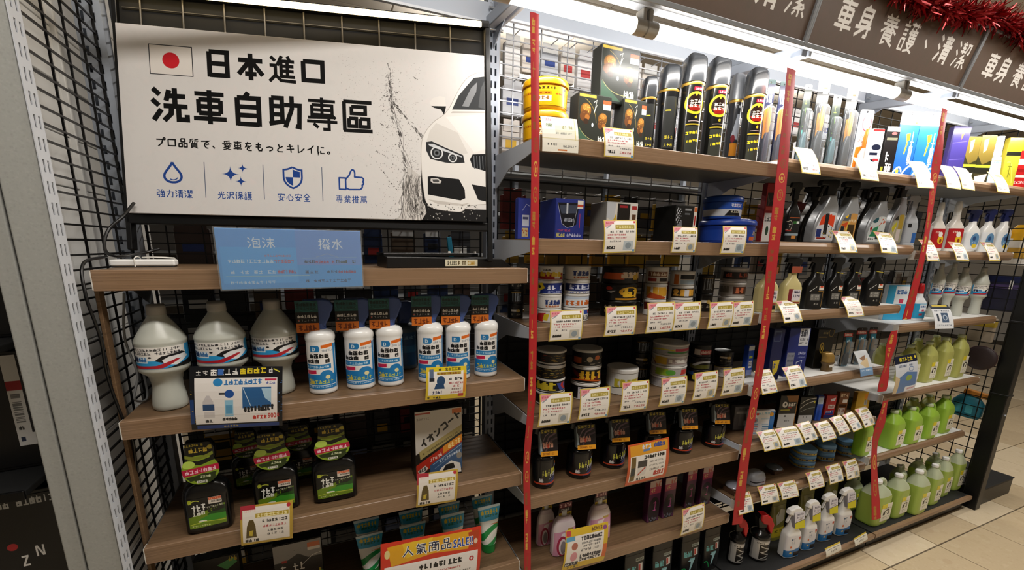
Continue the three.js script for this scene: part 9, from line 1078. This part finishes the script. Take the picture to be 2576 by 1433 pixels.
// ---------------------------------------------------------------- goods hung on the far side of the grids, seen through the wires
{
  const r = rng(77), pale = ['#d6d6d8', '#c9ccd2', '#dcdcdc', '#b9bdc4', '#cfc8c0'], mixed = ['#3a3c40', '#26282c', '#4a3a34', '#20345c', '#5a5c60', '#7a2a26', '#b08a1e', '#8d8f92', '#2c2c2e', '#6a5a4a'], yel = ['#c99a14', '#b98a12', '#d0a620', '#8a6a1a'];
  const words = { '#d6d6d8': 'white', '#c9ccd2': 'bluish white', '#dcdcdc': 'bright white', '#b9bdc4': 'light grey', '#cfc8c0': 'cream', '#3a3c40': 'charcoal', '#26282c': 'black', '#4a3a34': 'dark brown', '#20345c': 'navy', '#5a5c60': 'mid grey', '#7a2a26': 'dark red', '#b08a1e': 'mustard', '#8d8f92': 'pale grey', '#2c2c2e': 'soft black', '#6a5a4a': 'taupe', '#c99a14': 'yellow', '#b98a12': 'ochre', '#d0a620': 'bright yellow', '#8a6a1a': 'olive gold' };
  const B2 = [0.93, 1.7], A = [0.05, 0.84], C = [1.8, 2.5], D = [2.62, 3.34], names = ['topmost', 'second', 'third', 'fourth', 'fifth', 'sixth', 'seventh', 'eighth', 'ninth', 'tenth'];
  const rows = [['second', ...B2, 1.9, pale, 12], ['second', ...B2, 1.78, pale, 11], ['second', ...B2, 1.67, pale, 12], ['second', ...B2, 1.47, [...yel, ...mixed], 10], ['second', ...B2, 1.34, yel, 9], ['second', ...B2, 1.2, mixed, 10], ['second', ...B2, 1.1, mixed, 9],
    ['left', ...A, 1.34, mixed, 9], ['left', ...A, 1.2, mixed, 10], ['left', ...A, 1.07, mixed, 10], ['left', ...A, 0.92, mixed, 9], ['left', ...A, 0.8, mixed, 9], ['left', ...A, 0.66, mixed, 9], ['left', ...A, 0.52, mixed, 10], ['left', ...A, 0.4, mixed, 10], ['third', ...C, 1.86, pale, 7], ['third', ...C, 1.5, mixed, 7], ['third', ...C, 1.3, mixed, 7], ['end', ...D, 1.8, mixed, 7], ['end', ...D, 1.5, mixed, 6], ['end', ...D, 1.2, mixed, 6]];
  const ordinal = ['first', 'second', 'third', 'fourth', 'fifth', 'sixth', 'seventh', 'eighth', 'ninth', 'tenth', 'eleventh', 'twelfth'], rowOf = {};
  for (const [bay, x0, x1, y, cols, n] of rows) { const row = names[(rowOf[bay] = (rowOf[bay] ?? -1) + 1)]; for (let i = 0; i < n; i++) {
    const c = cols[Math.floor(r() * cols.length)], w = Math.min(0.05 + 0.035 * r(), (0.94 * (x1 - x0)) / n), h = 0.085 + 0.045 * r(), x = x0 + ((i + 0.5) * (x1 - x0)) / n, z = 0.055 + 0.012 * r();
    const lab = `${words[c]} pack behind the ${bay} bay grid, ${ordinal[i]} from left in ${row} row`;
    const t = thing('hanging_pack', lab, 'pack', [x, y - h, z], 0, `packs hung behind the ${bay} bay grid`);
    part('pack_body', rbox(w, h * 0.86, 0.02, 0.003, 0, h * 0.43, -0.012, 1), colored(c, 0.5), t); part('header_card', rbox(w * 0.9, h * 0.3, 0.0014, 0.0005, 0, h * 0.88, 0, 1), colored(r() < 0.5 ? '#d6d6d4' : c, 0.5), t);
    part('hook', bar([0, h * 0.98, 0.003], [0, h * 0.98, ZB - 0.012 - z], 0.0016), M.wireGrey, t);
    if (r() < 0.6) part('print_panel', rbox(w * 0.6, h * 0.2, 0.001, 0.0003, 0, h * 0.42, -0.0015, 1), colored(['#e4e4e0', '#b03030', '#203a80', '#111214', '#d0a41c'][Math.floor(r() * 5)], 0.5), t);
  } }
  // the rear aisle's own shelf unit, far behind
  const t = thing('rear_shelving', 'pale shelving unit across the rear aisle, seen through the top grids', 'shelving', [1.6, 0, -2.3]);
  part('added_back_panel', rbox(5.2, 2.0, 0.03, 0.003, 0, 1.0, -0.2), colored('#57534f', 0.7), t); for (let k = 0; k < 6; k++) part('shelf_board', rbox(5.2, 0.025, 0.36, 0.003, 0, 0.2 + k * 0.34, 0), M.under, t); for (let k = 0; k < 6; k++) part('upright', rbox(0.04, 2.05, 0.05, 0.003, -2.5 + k, 1.025, -0.14), M.post, t);
  // things hung on the far right side grid
  const H = (name, lab, cat, x, y, z, f) => { const q = thing(name, lab, cat, [x, y, z]); f(q); };
  H('round_cushion', 'dark maroon round cushion hung on the right side grid', 'cushion', 3.4, 0.79, 0.385, (q) => { part('cushion', lathe([[0, 0], [0.042, 0], [0.057, 0.008], [0.059, 0.016], [0.042, 0.022], [0, 0.024]], 28).rotateZ(Math.PI / 2), colored('#1d0b0f', 0.6), q); part('piping', new THREE.TorusGeometry(0.058, 0.003, 8, 32).rotateY(Math.PI / 2).translate(-0.014, 0, 0), colored('#2a0e13', 0.5), q); });
  H('teal_bag', 'teal mesh bag hung on the right side grid', 'bag', 3.462, 0.46, 0.36, (q) => { part('bag', loft([[0, 0.016, 0.05, 3], [0.02, 0.024, 0.06, 3], [0.08, 0.022, 0.062, 2.6], [0.11, 0.012, 0.04, 2.4], [0.125, 0.004, 0.02, 2]], 24), colored('#1f6f84', 0.5), q); for (const zz of [-0.025, 0.015]) part('panel', rbox(0.002, 0.05, 0.028, 0.0005, -0.0245, 0.05, zz), colored('#3f97a8', 0.5), q); });
  H('orange_block', 'orange-brown wooden brush block behind the right side grid', 'brush', 3.462, 0.59, 0.39, (q) => { part('block', rbox(0.03, 0.026, 0.11, 0.004, 0, 0, 0).rotateX(0.1), colored('#b5752a', 0.5), q); part('handle_end', rbox(0.02, 0.02, 0.03, 0.004, 0, -0.006, 0.06), colored('#8f5a20', 0.5), q); });
  H('navy_pack', 'navy boxed pack hung on the right side grid', 'pack', 3.47, 1.02, 0.38, (q) => { part('pack_body', rbox(0.03, 0.15, 0.13, 0.003, 0, 0.075, 0), colored('#232238', 0.4), q); part('header', rbox(0.032, 0.03, 0.134, 0.002, 0, 0.155, 0), colored('#141c48', 0.4), q); part('label_strip', rbox(0.002, 0.02, 0.1, 0.0005, -0.016, 0.12, 0), colored('#4a3a6a', 0.5), q); part('hang_tag', rbox(0.003, 0.04, 0.012, 0.0008, -0.018, 0.13, 0.02), M.capWhite, q); });
  H('yellow_pack', 'bright yellow pack hung on the right side grid', 'pack', 3.47, 1.24, 0.39, (q) => { part('pack_body', rbox(0.03, 0.13, 0.1, 0.004, 0, 0.065, 0), colored('#d6cfc4', 0.4), q); part('yellow_header', loft([[0.12, 0.016, 0.05, 3], [0.17, 0.014, 0.042, 3], [0.19, 0.006, 0.028, 3]], 20), colored('#e0a814', 0.4), q); part('picture', rbox(0.002, 0.05, 0.07, 0.0005, -0.016, 0.06, 0), colored('#b58a2a', 0.5), q); });
  H('beige_pack', 'beige and yellow pack hung low on the right side grid', 'pack', 3.47, 0.86, 0.33, (q) => { part('pack_body', rbox(0.03, 0.12, 0.1, 0.004, 0, 0.06, 0), colored('#a89a88', 0.5), q); part('band', rbox(0.032, 0.03, 0.102, 0.002, 0, 0.09, 0), colored('#b59a2c', 0.5), q); });
}
renderer.render(scene, camera);
